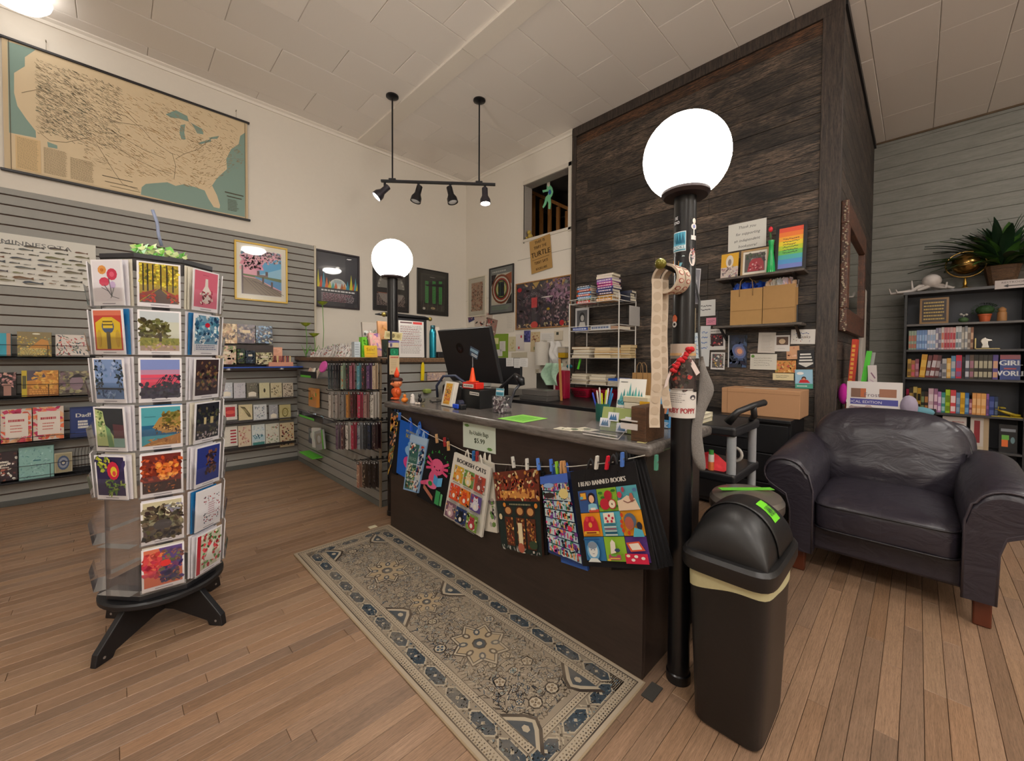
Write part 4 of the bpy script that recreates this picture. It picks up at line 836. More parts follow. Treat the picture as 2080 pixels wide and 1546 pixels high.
# bookmarks on pegs
PEG = mat('141416', .35, .3); ri2 = random.Random(31)
bmrows = [(737, 790, [(670, ['3a4a50', '5a6a70', '2a3036'], 'slate'), (681, ['2c2a30', '6a5a60', '3f3a44'], 'dark patterned'), (696, ['a8c0a4', 'b4c9b0', 'd96a2a'], 'mint'), (706, ['2c2826', '5a504a', '8a3a3a'], 'black spotted'), (714, ['b0687a', 'c98a96', '9a5464'], 'rose'), (729, ['5fa3b4', '9fc4c9', '8aa8b0'], 'sky blue striped'), (739, ['4a2c30', 'c95a5a', '3a3038'], 'maroon'), (749, ['6a4a78', 'b090a0', '4a3a5a'], 'violet striped'), (761, ['cbb79c', 'b09a86', 'd9c9b0'], 'sand striped')]),
   (796, 848, [(671, ['dcd4cb', 'b9aea4', 'e6e0d8'], 'white sprigged'), (684, ['b4aaa4', '8f8a86', 'c9c2bc'], 'pale grey boxed'), (697, ['8f8c8a', 'a8a4a0', '6f6a68'], 'grey ruled'), (707, ['c98a3a', 'b97a34', '8a5a2a'], 'ochre'), (716, ['5a2028', '8a3038', '2c1418'], 'deep red'), (730, ['c0385a', '6a7a70', 'a89a94'], 'pink flowered'), (743, ['a8807a', '8f6a64', 'c9a8a0'], 'dusty pink'), (757, ['d9d4cc', '6a6a66', 'b0aaa4'], 'black and white sprigged')]),
   (858, 912, [(686, ['6a5068', '4a3a4c', '8a7080'], 'mauve'), (697, ['5a3438', '8a5a50', 'c9b0a0'], 'brown floral'), (706, ['e0d8d0', '8a8480', '2c2a2c'], 'white and black'), (717, ['b02a48', 'd0647a', 'c9788a'], 'crimson and pink'), (730, ['8a9098', '2a3058', '5a6078'], 'grey and navy'), (742, ['22262e', '4a4e58', '15171c'], 'charcoal'), (751, ['1a2238', '2c3a5a', '14182a'], 'midnight blue'), (761, ['3a2226', '7a6a60', '241518'], 'dark wine')]),
   (938, 990, [(729, ['b08a78', 'd9c0a4', '8a3a34'], 'red floral cream'), (741, ['3a302c', '8a7a68', 'a89a84'], 'brown leafy'), (752, ['191a1e', '2c2c32', '3a3a40'], 'black'), (762, ['16161c', '26262c', '4a4a50'], 'black with a pale band')])]
for r_, (v0, v1, its) in enumerate(bmrows):
 for u, cols, nm in its:
  a = ux(u, v0, FX-.10); b_ = ux(u, v1, FX-.10); k = 3 if ri2.random() < .5 else 2; y = a.y
  hz = a.z+.012
  pg = MB().tube([(FX-.001, y, hz), (FX-.12, y, hz), (FX-.135, y, hz+.014)], .003, 6).box((FX-.006, y-.012, hz-.01), (FX-.0, y+.012, hz+.014)).build('peg_hook', PEG)
  tag(pg, 'black peg hook of the %s bookmarks, %s row' % (nm, ['top', 'second', 'third', 'lowest'][r_]), 'hook', 'peg hooks of the slatted unit')
  h_ = a.z-b_.z; wd = .046
  for j in range(k):
   s = Pr(wd, h_, cols[0], t=.0018)
   if j == 0: s.scatter(.06, .04, .94, .96, cols, 26, .22, .05); s.rect(.0, .9, 1, 1, '1b1b1d')
   s.rect(.3, .93, .7, .985, 'c9c9cc')
   o = s.build('bookmark', M=pose((FX-.108+j*.022, y, a.z-h_-.002), 'x', roll=ri2.uniform(-.02, .02)), m=GLOSSY)
   tag(o, (nm+' bookmark %s on its peg, ' % ['in front', 'second', 'third'][j])+['top', 'second', 'third', 'lowest'][r_]+' row', 'bookmark', 'bookmarks on pegs')
# packets and bins left of the bookmarks
def fxp(u, v, d=.08): return ux(u, v, FX-d)
def binbox(label, u0, u1, v0, v1, cols, n=6):
 a, b_ = fxp(u0, v0), fxp(u1, v1); t = thing('clear_bin', label, 'bin', (FX-.07, (a.y+b_.y)/2, b_.z)); y0, y1 = sorted((a.y, b_.y))
 m = MB().box((FX-.13, y0, b_.z), (FX-.002, y1, b_.z+.003)).box((FX-.133, y0, b_.z), (FX-.13, y1, b_.z+.06)).box((FX-.13, y0, b_.z), (FX-.002, y0+.003, b_.z+.06)).box((FX-.13, y1-.003, b_.z), (FX-.002, y1, b_.z+.06)); m.build('bin_shell', ACRYL, t, world=True)
 B((FX-.1345, y0+(y1-y0)*.3, b_.z+.002), (FX-.1335, y0+(y1-y0)*.9, b_.z+.022)).build('green_tape', mat('5fc23a', .5), t, world=True)
 return y0, y1, b_.z
def slipcards(y0, y1, z, cols, names, where, cat='packet', h=.09):
 for i, (c, nme) in enumerate(zip(cols, names)):
  y = y0+(y1-y0)*(i+.6)/(len(cols)+.2); s = Pr(.05, h, c, t=.012); s.scatter(.1, .1, .9, .9, [c, 'ffffff', 'e8d0c0'], 14, .12, .06)
  o = s.build('sticker_packet', M=pose((FX-.115+.012*i, y, z+.006), 'x', tilt=.35, roll=.15*(-1)**i), m=GLOSSY); tag(o, nme+' '+where, cat)
y0, y1, z = binbox('clear bin with green tape below the unit top, nearest the corner', 619, 655, 735, 769, [])
slipcards(y0, y1, z, ['d9c9b4', 'e6ddd0', 'c9b0a0'], ['cream packet', 'white packet', 'tan packet'], 'in the topmost clear bin of the slatted unit')
y0, y1, z = binbox('clear bin with green tape low on the slatted unit', 615, 668, 832, 860, [])
slipcards(y0, y1, z, ['9fc0d0', 'b4c4d4', '8f8088'], ['pale blue packet', 'icy blue packet', 'grey violet packet'], 'in the lower clear bin of the slatted unit', h=.05)
a, b_ = fxp(650, 735), fxp(668, 757); c = (a+b_)/2
t = tag(MB().lathe([(.001, 0), (.05, .0), (.055, .01), (.05, .02), (.001, .022)], n=16, o=(0, 0, 0), sx=1, sy=.8).build('pink_pouch', mat('d456a8', .4), M=Matrix.Translation(c) @ Matrix.Rotation(-PI/2+.3, 4, 'Y') @ Matrix.Rotation(.3, 4, 'X'), smooth=40), 'bright pink round pouch hanging left of the bookmarks', 'pouch')
a = fxp(620, 788); b_ = fxp(636, 829); s = Pr(abs(a.y-b_.y), a.z-b_.z, 'd08a42', t=.03); s.rect(0, .38, .5, .52, '4f8a34'); s.rect(.5, .6, 1, .78, '5aa03c'); s.scatter(.1, .1, .9, .9, ['d9964a', 'c07f3a'], 10, .2)
tag(s.build('boxed_light', M=pose(((FX-.05), (a.y+b_.y)/2, b_.z), 'x'), m=GLOSSY), 'orange boxed reading light with green tape on the slatted unit', 'box')
tag(MB().tube([(FX-.002, a.y-.05, a.z-.03), (FX-.1, a.y-.05, a.z-.03), (FX-.12, a.y-.05, a.z-.02)], .003, 6).build('peg_hook', PEG), 'empty black peg hook beside the orange boxed light', 'hook')
for i, (u0, u1, v0, v1, c, nm) in enumerate(((620, 632, 870, 905, '5a5c6a', 'dark reading light packet'), (630, 646, 867, 914, 'dfe0dc', 'white blister packet'), (640, 657, 872, 918, '9a9c98', 'grey packet with a green edge'))):
 a, b_ = fxp(u0, v0), fxp(u1, v1); s = Pr(abs(a.y-b_.y), a.z-b_.z, c, t=.018); s.rect(.15, .3, .85, .85, jit(c, .12)); s.ell(.5, .55, .2, .2, 'b9bab8')
 if i == 2: s.rect(.85, 0, 1, 1, '5fb83a')
 tag(s.build('blister_pack', M=pose((FX-.05-.012*i, (a.y+b_.y)/2, b_.z), 'x', roll=-.12*i), m=GLOSSY), nm+' hanging low on the left of the slatted unit', 'packet')
a = fxp(612, 919); b_ = fxp(640, 905)
tag(B((FX-.10, b_.y+.02, a.z), (FX-.002, a.y, a.z+.010)).build('shelf_strip', mat('5fc23a', .5), bevel=.002), 'green strip shelf under the reading light packets', 'shelf')
# sticker tray on top
t = thing('sticker_tray', 'wide stepped tray of small stickers on the wooden unit top', 'tray', (FX+.15, 3.9, UT)); TY0, TY1 = 3.12, 4.55
for i in range(5): B((FX+.02+i*.06, TY0, UT), (FX+.078+i*.06, TY1, UT+.004+i*.022)).build('tier', mat('d9d6d2', .4), t, world=True)
rs_ = random.Random(17); SCOL = ['e6e0dc', 'd9b4ac', 'c9c4c0', '9a8f94', 'e2d8d4', 'b0605c', '8a9aa8', 'efebe8', '6a6468', 'd9cfc0', 'c98a96', '7a9a70']
STK = {}
for i in range(5):
 n = 19
 for j in range(n):
  y = TY0+.02+(TY1-TY0-.04)*(j+.5)/n; key = rs_.randrange(14)
  if key not in STK:
   s = Pr(.062, .052, 'efecea', t=.002); s.scatter(.08, .08, .92, .92, [SCOL[key % 12], SCOL[(key*5+3) % 12], SCOL[(key*7+1) % 12]], 14, .22, .2); o = s.build('sticker', m=GLOSSY); STK[key] = o
  else: o = STK[key].copy(); COL.objects.link(o)
  o.matrix_basis = pose((FX+.028+i*.06+rs_.uniform(0, .01), y, UT+.006+i*.022), 'x', tilt=.25, roll=rs_.uniform(-.25, .25), yaw=rs_.uniform(-.3, .3))
  tag(o, ['white', 'pink', 'grey', 'mauve', 'pale', 'red', 'blue', 'ivory', 'charcoal', 'sand', 'rose', 'green'][key % 12]+'-toned sticker, '+nth(n-1-j)+' in the '+['front', 'second', 'third', 'fourth', 'back'][i]+' row of the sticker tray', 'sticker', 'stickers in the tray')
# metal flowers behind the tray
GRN = mat('5f9a3c', .4); LIME = mat('8fa02a', .35)
def mflower(u, vt, vb, y_, lab, lean=0):
 P1 = uy(u, vt, y_); P0 = Vector((P1.x+lean, y_, UT)); t = thing('metal_flower', lab, 'ornament', P0)
 MB().tube([P0, P0.lerp(P1, .5)+Vector((.012, 0, 0)), P1], .0035, 7).build('stem', GRN, t, world=True, smooth=True)
 MB().lathe([(.004, -.012), (.03, 0), (.058, .026), (.052, .026), (.02, .004)], o=P1, n=8).build('petals', LIME, t, world=True)
 for k in (-1, 1):
  m = MB(); b0 = P0+Vector((0, 0, .01)); m.add([b0, b0+Vector((k*.02, -.008, .05)), b0+Vector((k*.045, 0, .12)), b0+Vector((k*.008, .008, .05))], [(0, 1, 2, 3)]); m.build('leaf', GRN, t, world=True, solid=.002)
mflower(655, 618, 680, 4.68, 'tallest lime green metal flower behind the sticker tray')
mflower(621, 661, 690, 4.62, 'lime green metal flower nearest the slatted wall'); mflower(638, 682, 700, 4.58, 'shortest lime green metal flower by the sticker tray')
# books and signs stood on the unit top near its corner
def standing(name, label, cat, u0, v0, u1, y_, cols, t=.02, lean=.12, paint=None, yaw=0, z=None, face='y', mm=None):
 f = uy if face == 'y' else ux; z = UT if z is None else z
 a = f(u0, v0, y_); b_ = f(u1, v0, y_); h_ = a.z-z; w_ = abs((b_.x-a.x) if face == 'y' else (b_.y-a.y))
 s = Pr(w_, h_, cols[0], t=t); (paint(s) if paint else s.scatter(.05, .05, .95, .95, cols, 30, .14)); c = (a+b_)/2; c.z = z+.002+t*math.sin(lean)
 o = s.build(name, M=pose(c, face, lean, yaw=yaw), m=mm or GLOSSY); return tag(o, label, cat)
def p_note(s): s.rect(.02, .02, .98, .98, 'b9c4cc'); s.scribble(.1, .1, .9, .9, 5, '6a7078', wd=.03)
standing('small_sign', 'small pale blue printed sign in a black block at the tray end', 'sign', 720, 695, 732, 2.95, ['b9c4cc'], t=.05, lean=.02, paint=p_note)
standing('activity_book', 'grey photo book cover leaning above the lamp post foot', 'book', 739, 654, 768, 3.10, ['9a948c', 'c9c4bc', '6a6a60'], paint=lambda s: (s.rect(0, .7, 1, 1, 'a39a90'), s.scatter(.1, .2, .9, .75, ['c9ccca', '6a6f60', 'd9d4c8', '4a4a44'], 40, .1), s.rect(.0, 0, .4, .5, '5fb03a')))
standing('activity_book', 'orange and cream booklet leaning behind the yellow card', 'book', 771, 652, 790, 3.16, ['d9a070', 'e0b088', 'c98a4a'])
standing('activity_book', 'pink and violet booklet leaning behind the yellow card', 'book', 756, 676, 778, 3.02, ['e0a8a0', 'd9c0a8', '9a70a8', 'e8b8b4'], t=.03, lean=.3)
standing('price_card', 'yellow price card on the unit top by the corner', 'card', 741, 702, 767, 2.875, ['e0b92e'], t=.003, lean=.15, paint=lambda s: (s.rect(0, .0, 1, .2, 'd9a83a'), s.text('Sale!', .5, .55, .26, '8a5a1a', wx=1.1), s.scribble(.15, .22, .85, .42, 1, 'b98a2a', wd=.05)))
standing('green_box', 'lime green display box beside the yellow card', 'box', 735, 685, 745, 2.95, ['6fc23a', '5fb030', '8ad04a'], t=.05, lean=.0)
standing('book', 'black book with green cover standing behind the lamp post', 'book', 779, 690, 796, 2.92, ['26302a', '3a4a3a', '1f2622'], t=.03, lean=.03)
def p_notice(s):
 s.rect(.0, .0, 1, 1, 'cfcac6'); s.rect(.06, .93, .52, .965, '5a3a40'); s.rect(.56, .915, .93, .98, 'c9403e')
 s.scribble(.06, .10, .94, .88, 19, '6a666a', wd=.012, ragged=.15); s.scribble(.06, .3, .94, .86, 9, '9a4a48', wd=.009, ragged=.6)
t = thing('bulletin_stand', 'printed notice board on a black stand with brass ball ends', 'notice board', (1.85, 2.97, UT))
a, b_ = uy(811, 650, 2.95), uy(862, 718, 2.95)
s = Pr(b_.x-a.x, a.z-UT-.004, 'cfcac6', t=.004); p_notice(s); s.build('notice_sheet', t, world=True, M=pose(((a.x+b_.x)/2, 2.95, UT+.004), 'y', .04))
B((a.x-.01, 2.97, UT), (b_.x+.035, 2.985, a.z+.02)).build('backing_board', BLKM, t, world=True, bevel=.002)
# ornamental black yard arm of the far lamp post
yz = a.z+.035
t = thing('peg_rail', 'black wooden rail with brass ball ends across the far lamp post', 'rail', (1.5, 2.9, yz))
aa, ab = uy(762, 645, 2.99), uy(872, 652, 2.99); ak = uy(784, 644, 2.93)
MB().tube([(aa.x, 2.99, yz), (aa.x+.08, 2.99, yz+.006), (ab.x-.05, 2.99, yz), (ab.x, 2.99, yz-.004)], .016, 10, rs=[.004, .018, .018, .010]).build('rail_bar', BLK, t, world=True, smooth=True)
MB().ball((ak.x, 2.965, yz), .019).build('knob', BRASS, t, world=True, smooth=True); MB().ball((ab.x+.005, 2.985, yz-.004), .018).build('knob', BRASS, t, world=True, smooth=True)
# steel bottle
P0 = uy(879, 718, 3.0); P0.z = UT
t = thing('water_bottle', 'turquoise steel water bottle on the wooden unit top', 'bottle', P0); hb = uy(879, 661, 3.0).z-UT
MB().lathe([(.026, 0), (.030, .004), (.031, hb*.74), (.027, hb*.83), (.020, hb*.88), (.018, hb*.9)], n=28).build('body', mat('1f7f94', .25, .7), t, smooth=40)
MB().lathe([(.019, hb*.88), (.021, hb*.9), (.021, hb*.985), (.018, hb)], n=24).build('cap', mat('27525c', .3, .4), t, smooth=40)
standing('binder', 'pale folder leaning behind the turquoise bottle', 'folder', 884, 664, 896, 3.14, ['c9beb4'], t=.01, lean=.1, paint=lambda s: s.rect(.1, .1, .9, .9, 'd0c6bc'))
B_ = uy(905, 705, 3.05); tag(B((B_.x-.1, 3.02, UT), (B_.x+.05, 3.14, UT+.055)).build('card_reader', mat('16171c', .4), bevel=.006), 'low black desk device beside the turquoise bottle', 'device')
# things taped to the far lamp post and hung on the end panel
def onpost(label, u0, v0, u1, v1, paint, bg, cat='paper', name='taped_note', cx=1.43, cy=2.68, roll=0, r=.041, mm=None):
 """flat print taped to the front of a round post"""
 d = math.hypot(cx, cy); dirx, diry = -cx/d, -cy/d; q = EYE
 dist = (Vector((cx+dirx*r, cy+diry*r, 0))-Vector((0, 0, 0))).dot(Vector((FW.x, FW.y, 0)))
 a, b_ = ud(u0, v0, dist), ud(u1, v1, dist); w_ = (b_-a).dot(Vector((RT.x, RT.y, 0))); h_ = a.z-b_.z
 s = Pr(w_, h_, bg, t=.0015); paint(s); c = (a+b_)/2; c.z = b_.z
 o = s.build(name, M=Matrix.Translation(c) @ Matrix.Rotation(math.atan2(-RT.x, RT.y)+PI/2 if False else math.atan2(RT.y, RT.x), 4, 'Z') @ Matrix.Rotation(roll, 4, 'Y'), m=mm or PAPER); return tag(o, label, cat)
onpost('play money bill taped to the far lamp post', 780, 674, 816, 690, lambda s: (s.rect(.03, .08, .97, .92, 'd9cfa0'), s.rect(.07, .16, .93, .84, 'c9bd88'), [s.ell(x, .5, .1, .24, 'a89a6a', 12) for x in (.22, .5, .78)], s.ell(.5, .5, .08, .28, '7a7050', 12)), 'e0d8b0', roll=.12)
onpost('small violet and cream sticker below the play money', 789, 692, 811, 706, lambda s: (s.rect(0, .7, 1, 1, '6a62a8'), s.rect(.15, .1, .35, .62, '5a5078'), s.rect(.45, .15, .9, .7, 'd9c9a0')), 'cfc2b4', name='sticker', cat='sticker')
onpost('green round sticker on the far lamp post', 793, 708, 809, 722, lambda s: (s.ell(.5, .5, .5, .5, '17996a', 18), s.ell(.5, .5, .42, .42, '0f7a54', 18), s.text('S', .5, .28, .42, '3fc08a', bold=.05)), '0f7a54', name='sticker', cat='sticker')
onpost('tan ticket with red heading taped to the far lamp post', 791, 722, 811, 761, lambda s: (s.scribble(.1, .84, .9, .95, 1, 'b84a48', wd=.07, ragged=0), s.scribble(.15, .3, .85, .8, 9, '8a7a60', wd=.012), s.ell(.75, .15, .16, .08, '8a7a60', 12), s.ell(.75, .15, .11, .055, 'd0bc98', 12), s.ell(.25, .14, .08, .04, '9a8a6c', 8)), 'd0bc98', name='ticket', cat='ticket')
a = uy(858, 735, FY-.01); b_ = uy(863, 773, FY-.01); t = thing('plastic_float', 'yellow plastic float tag hanging on the slatted end panel', 'tag', (a.x, FY-.012, b_.z)); h_ = a.z-b_.z
MB().prism([(-.016, 0), (.012, 0), (.016, h_*.45), (.015, h_*.85), (.006, h_), (-.003, h_), (-.013, h_*.8)], -.006, .006, axis=1).build('tag_body', mat('e0c400', .4), t, bevel=.003)
MB().cyl((.002, 0, h_), (.002, 0, h_+.06), .0012, n=5).build('cord', mat('d9d4c8', .6), t)
a = uy(868, 757, FY-.02); b_ = uy(905, 772, FY-.02); s = Pr(b_.x-a.x, a.z-b_.z, 'b0988a', t=.004); s.scatter(.03, .05, .97, .95, ['9a8a9c', 'c9a890', '7a6a80', 'd0bca8'], 40, .08)
tag(s.build('picture_strip', M=pose(((a.x+b_.x)/2, FY-.02, b_.z), 'y')), 'long narrow printed strip on the slatted end panel', 'print')
# ================================================================== sales counter
CT = .852; CX0, CX1, CY0, CY1 = 1.318, 1.86, .668, 2.50
LAM = wood_mat('grey_laminate_top', '3b3734', '7c7570', 1, 5, 9, .22, contrast=.7, bump=.05, poreamt=.25)
PANEL = wood_mat('dark_counter_panel', '2a211d', '3a2e28', 1, 3, 9, .45, contrast=.8, bump=.05, poreamt=.15)
ctr = thing('sales_counter', 'dark brown sales counter with a grey streaked laminate top', 'counter', (1.3, 1.58, 0))
B((CX0, CY0, 0), (CX0+.02, CY1, CT-.045)).build('front_panel', PANEL, ctr, world=True, bevel=.002)
B((CX0+.02, CY0, 0), (CX1-.03, CY0+.02, CT-.045)).build('end_panel', PANEL, ctr, world=True, bevel=.002)
B((CX0+.02, CY1-.02, 0), (CX1-.03, CY1, CT-.045)).build('end_panel', PANEL, ctr, world=True, bevel=.002)
B((CX0+.02, CY0+.02, .3), (CX1-.06, CY1-.02, .32)).build('inner_shelf', PANEL, ctr, world=True)
MB().box((CX0-.035, CY0-.035, CT-.042), (CX1+.02, CY1+.03, CT)).build('counter_top', LAM, ctr, world=True, bevel=.014, seg=4, smooth=50)
B((CX1-.32, CY0+.3, .45), (CX1-.06, CY0+.32, CT-.045)).build('divider', PANEL, ctr, world=True)
# runner rug, an old-style pattern in cream, brown and blue
RW, RL = .600, 1.872
rug = thing('runner_rug', 'faded cream and blue oriental runner rug in front of the counter', 'rug', (1.018, .652, 0))
B((-RW/2, 0, 0), (RW/2, RL, .006)).build('rug_base', mat('9a876c', .95, bump=.6, scale=300), rug, bevel=.002)
RUGM, nt, b = newmat('woven_rug'); a_ = nt.nodes.new('ShaderNodeAttribute'); a_.attribute_name = 'Col'
n1 = noise_bump(nt, b, 900, .5, .002); n2 = nt.nodes.new('ShaderNodeTexNoise'); n2.inputs['Scale'].default_value = 5; n2.inputs['Detail'].default_value = 4
g_ = nt.nodes.new('ShaderNodeNewGeometry'); nt.links.new(g_.outputs['Position'], n2.inputs[0])
r_ = nt.nodes.new('ShaderNodeValToRGB'); r_.color_ramp.elements[0].position = .40; r_.color_ramp.elements[1].position = .75; r_.color_ramp.elements[0].color = (0, 0, 0, 1); r_.color_ramp.elements[1].color = (.55, .55, .55, 1)
nt.links.new(n2.outputs[0], r_.inputs[0]); mx = nt.nodes.new('ShaderNodeMix'); mx.data_type = 'RGBA'; mx.inputs[7].default_value = (*lin('9c8d78'), 1)
nt.links.new(r_.outputs[0], mx.inputs[0]); nt.links.new(a_.outputs['Color'], mx.inputs[6]); nt.links.new(mx.outputs[2], b.inputs['Base Color']); b.inputs['Roughness'].default_value = .95; b.inputs['Specular IOR Level'].default_value = .1
s = Pr(RW-.01, RL-.01, 'a99b88', t=.001, dy=.00016)
W_, H_ = s.w, s.h; CR, BR, BLu, TA, DB = 'ab9f8b', '3f3732', '3f4d5a', '8a7e6c', '39434c'
s.k += 1; s.rect(.022, .007, .978, .993, BR, up=False)
s.k += 1; s.rect(.030, .0095, .970, .9905, 'a89b88', up=False)
rr = random.Random(77)
# outer and inner guard stripes: little hooks
s.k += 1
def hooks(inset, step, sz):
 n = int((H_-2*inset)/step)
 for i in range(n+1):
  z = (inset+i*(H_-2*inset)/n)/H_
  for x in (inset/W_, 1-inset/W_): s.ell(x, z, sz/W_, sz*.8/H_, BR if i % 2 else '72624e', 4, up=False, a0=.5*(i % 3))
 n = int((W_-2*inset)/step)
 for i in range(n+1):
  x = (inset+i*(W_-2*inset)/n)/W_
  for z in (inset/H_, 1-inset/H_): s.ell(x, z, sz/W_, sz*.8/H_, BR if i % 2 else '72624e', 4, up=False, a0=.5*(i % 3))
hooks(.022, .010, .0042); hooks(.031, .012, .0042); hooks(.040, .014, .003); hooks(.118, .012, .0042); hooks(.127, .012, .003)
s.k += 1
def band(i0, i1, c):
 for q in ((i0/W_, i0/H_, i1/W_, 1-i0/H_), (1-i1/W_, i0/H_, 1-i0/W_, 1-i0/H_), (i0/W_, i0/H_, 1-i0/W_, i1/H_), (i0/W_, 1-i1/H_, 1-i0/W_, 1-i0/H_)): s.rect(*q, c, up=False)
band(.048, .050, BR); band(.108, .110, BR); band(.134, .136, BR)
s.k += 1; band(.050, .108, '857a6b')
# main border: hexagon cartouches, crosses and small leaves
def cart(cx, cz, vert, L=.062, hw=.025):
 def P2(a, b): return (cx+(b if vert else a)/W_, cz+(a if vert else b)/H_)
 hexa = [(-L, 0), (-L*.62, hw), (L*.62, hw), (L, 0), (L*.62, -hw), (-L*.62, -hw)]
 s.poly([P2(*q) for q in hexa], CR, up=False)
 s.k += 1; s.poly([P2(a*.90, b*.84) for a, b in hexa], DB, up=False); s.k += 1
 for i in range(7):
  a, b2 = rr.uniform(-L*.6, L*.6), rr.uniform(-hw*.6, hw*.6)
  s.poly([P2(a+rr.uniform(-.010, .010), b2+rr.uniform(-.006, .006)) for _ in range(3)], rr.choice([CR, '8a7a62', '6a7f8e', CR, '5a7a80']), up=False)
 s.poly([P2(-.007, 0), P2(0, .008), P2(.007, 0), P2(0, -.008)], CR, up=False)
 s.k -= 2
def cross(cx, cz, vert):
 s.k += 2
 for sg in (-1, 1): s.line(cx-.018/W_, cz-sg*.024/H_, cx+.018/W_, cz+sg*.024/H_, .0032, CR, up=False)
 s.ell(cx, cz, .006/W_, .006/H_, BR, 6, up=False); s.k -= 2
s.k += 1; nb = 13
for i in range(nb):
 cz = (.079+(H_-.158)*(i+.5)/nb)/H_
 for cx in (.079/W_, 1-.079/W_): cart(cx, cz, True)
 cz2 = (.079+(H_-.158)*i/nb)/H_
 if i:
  for cx in (.079/W_, 1-.079/W_): cross(cx, cz2, True)
for i in range(3):
 cx = (.079+(W_-.158)*(i+.5)/3)/W_
 for cz in (.079/H_, 1-.079/H_): cart(cx, cz, False)
for i in (1, 2):
 for cz in (.079/H_, 1-.079/H_): cross((.079+(W_-.158)*i/3)/W_, cz, False)
s.k += 1
for i in range(1900):     # leaves scattered in the border ground
 z = rr.random(); x = rr.choice([rr.uniform(.052, .106)/W_, 1-rr.uniform(.052, .106)/W_])
 if rr.random() < .2: x, z = rr.random(), rr.choice([rr.uniform(.052, .106)/H_, 1-rr.uniform(.052, .106)/H_])
 if not (.05/W_ < x < 1-.05/W_ and .05/H_ < z < 1-.05/H_): continue
 s.ell(x, z, rr.uniform(.002, .005)/W_, rr.uniform(.0015, .004)/H_, rr.choice([BLu, BR, CR, '6a7a80', BR]), 5, up=False, rot=rr.uniform(0, 3))
s.k -= 1
# field: mirrored rosettes, hooked diamonds and medallions
s.k += 2; fx0, fz0 = .137/W_, .137/H_; s.rect(fx0, fz0, 1-fx0, 1-fz0, '8c8070', up=False)
s.k += 1
def rosette(x, z, r, c1, n=8, rot=0):
 for xx in (x, 1-x):
  for z2 in (z, 1-z):
   s.ell(xx, z2, r/W_, r/H_, BR, n, up=False, a0=rot)
 s.k += 1
 for xx in (x, 1-x):
  for z2 in (z, 1-z): s.ell(xx, z2, r*.78/W_, r*.78/H_, CR, n, up=False, a0=rot)
 s.k += 1
 for xx in (x, 1-x):
  for z2 in (z, 1-z):
   for q in range(4): s.ell(xx+r*.4*math.cos(q*PI/2+rot)/W_, z2+r*.4*math.sin(q*PI/2+rot)/H_, r*.24/W_, r*.24/H_, c1, 5, up=False, a0=q)
   s.ell(xx, z2, r*.13/W_, r*.13/H_, BR, 5, up=False)
 s.k -= 2
pts = []
for i in range(9000):
 x, z = rr.uniform(.165/W_, .5), rr.uniform(.165/H_, .5); r = rr.choice([.027, .022, .016, .012, .009, .007])
 if all(math.hypot((x-a)*W_, (z-b2)*H_) > (r+c)*1.02 for a, b2, c in pts) and math.hypot((x-.5)*W_/.13, (z-.295)*H_/.12) > 1: pts.append((x, z, r)); rosette(x, z, r, rr.choice([BLu, BLu, '6f6552', '4d6a72', '7a6a58']), rr.choice([6, 8, 5]), rr.uniform(0, 1))
for i in range(1000):     # vine strokes
 x, z = rr.uniform(.15/W_, .5), rr.uniform(.15/H_, .5); a = rr.uniform(0, PI); l = rr.uniform(.008, .028)
 for xx, sx in ((x, 1), (1-x, -1)):
  for z2, sz in ((z, 1), (1-z, -1)): s.line(xx, z2, xx+sx*l*math.cos(a)/W_, z2+sz*l*math.sin(a)/H_, .0032, rr.choice([BR, BR, BLu, CR]), up=False)
def medal(cx, cz, R, c0=BR):
 def star(k, r1, r2, col):
  s.poly([(cx+(r1 if i % 2 else r2)*math.cos(PI*i/8+.2)*1.0/W_, cz+(r1 if i % 2 else r2)*math.sin(PI*i/8+.2)*1.15/H_) for i in range(16)], col, up=False); s.k += 1
 k0_ = s.k; s.k += 3
 star(16, R, R*.72, BR); star(16, R*.94, R*.67, CR); star(16, R*.86, R*.60, BR); star(16, R*.81, R*.56, 'a08d70')
 for q in range(8):
  a = q*PI/4+.2; s.ell(cx+R*.52*math.cos(a)/W_, cz+R*.6*math.sin(a)/H_, R*.17/W_, R*.12/H_, DB if q % 2 else BR, 8, up=False, rot=a)
 s.k += 1
 for q in range(8):
  a = q*PI/4+.2; s.ell(cx+R*.52*math.cos(a)/W_, cz+R*.6*math.sin(a)/H_, R*.09/W_, R*.06/H_, CR, 6, up=False, rot=a)
 s.ell(cx, cz, R*.25/W_, R*.27/H_, BR, 8, up=False); s.k += 1; s.ell(cx, cz, R*.2/W_, R*.22/H_, DB, 8, up=False); s.k += 1; s.ell(cx, cz, R*.1/W_, R*.1/H_, CR, 8, up=False); s.k = k0_
medal(.5, .295, .118); medal(.5, .705, .118); medal(.5, .5, .085)
for sx in (0, 1):        # corner and side brackets of the field
 for z0_ in (.09, .5, .91):
  x0_ = fx0 if sx == 0 else 1-fx0; d = 1 if sx == 0 else -1; s.k += 4
  s.poly([(x0_, z0_-.052), (x0_+d*.10, z0_-.02), (x0_+d*.13, z0_), (x0_+d*.10, z0_+.02), (x0_, z0_+.052)], BR, up=False); s.k += 1
  s.poly([(x0_, z0_-.043), (x0_+d*.085, z0_-.016), (x0_+d*.112, z0_), (x0_+d*.085, z0_+.016), (x0_, z0_+.043)], CR, up=False); s.k += 1
  s.poly([(x0_, z0_-.034), (x0_+d*.065, z0_-.012), (x0_+d*.09, z0_), (x0_+d*.065, z0_+.012), (x0_, z0_+.034)], DB, up=False); s.k += 1
  s.ell(x0_+d*.04, z0_, .02, .008, CR, 6, up=False); s.k -= 7
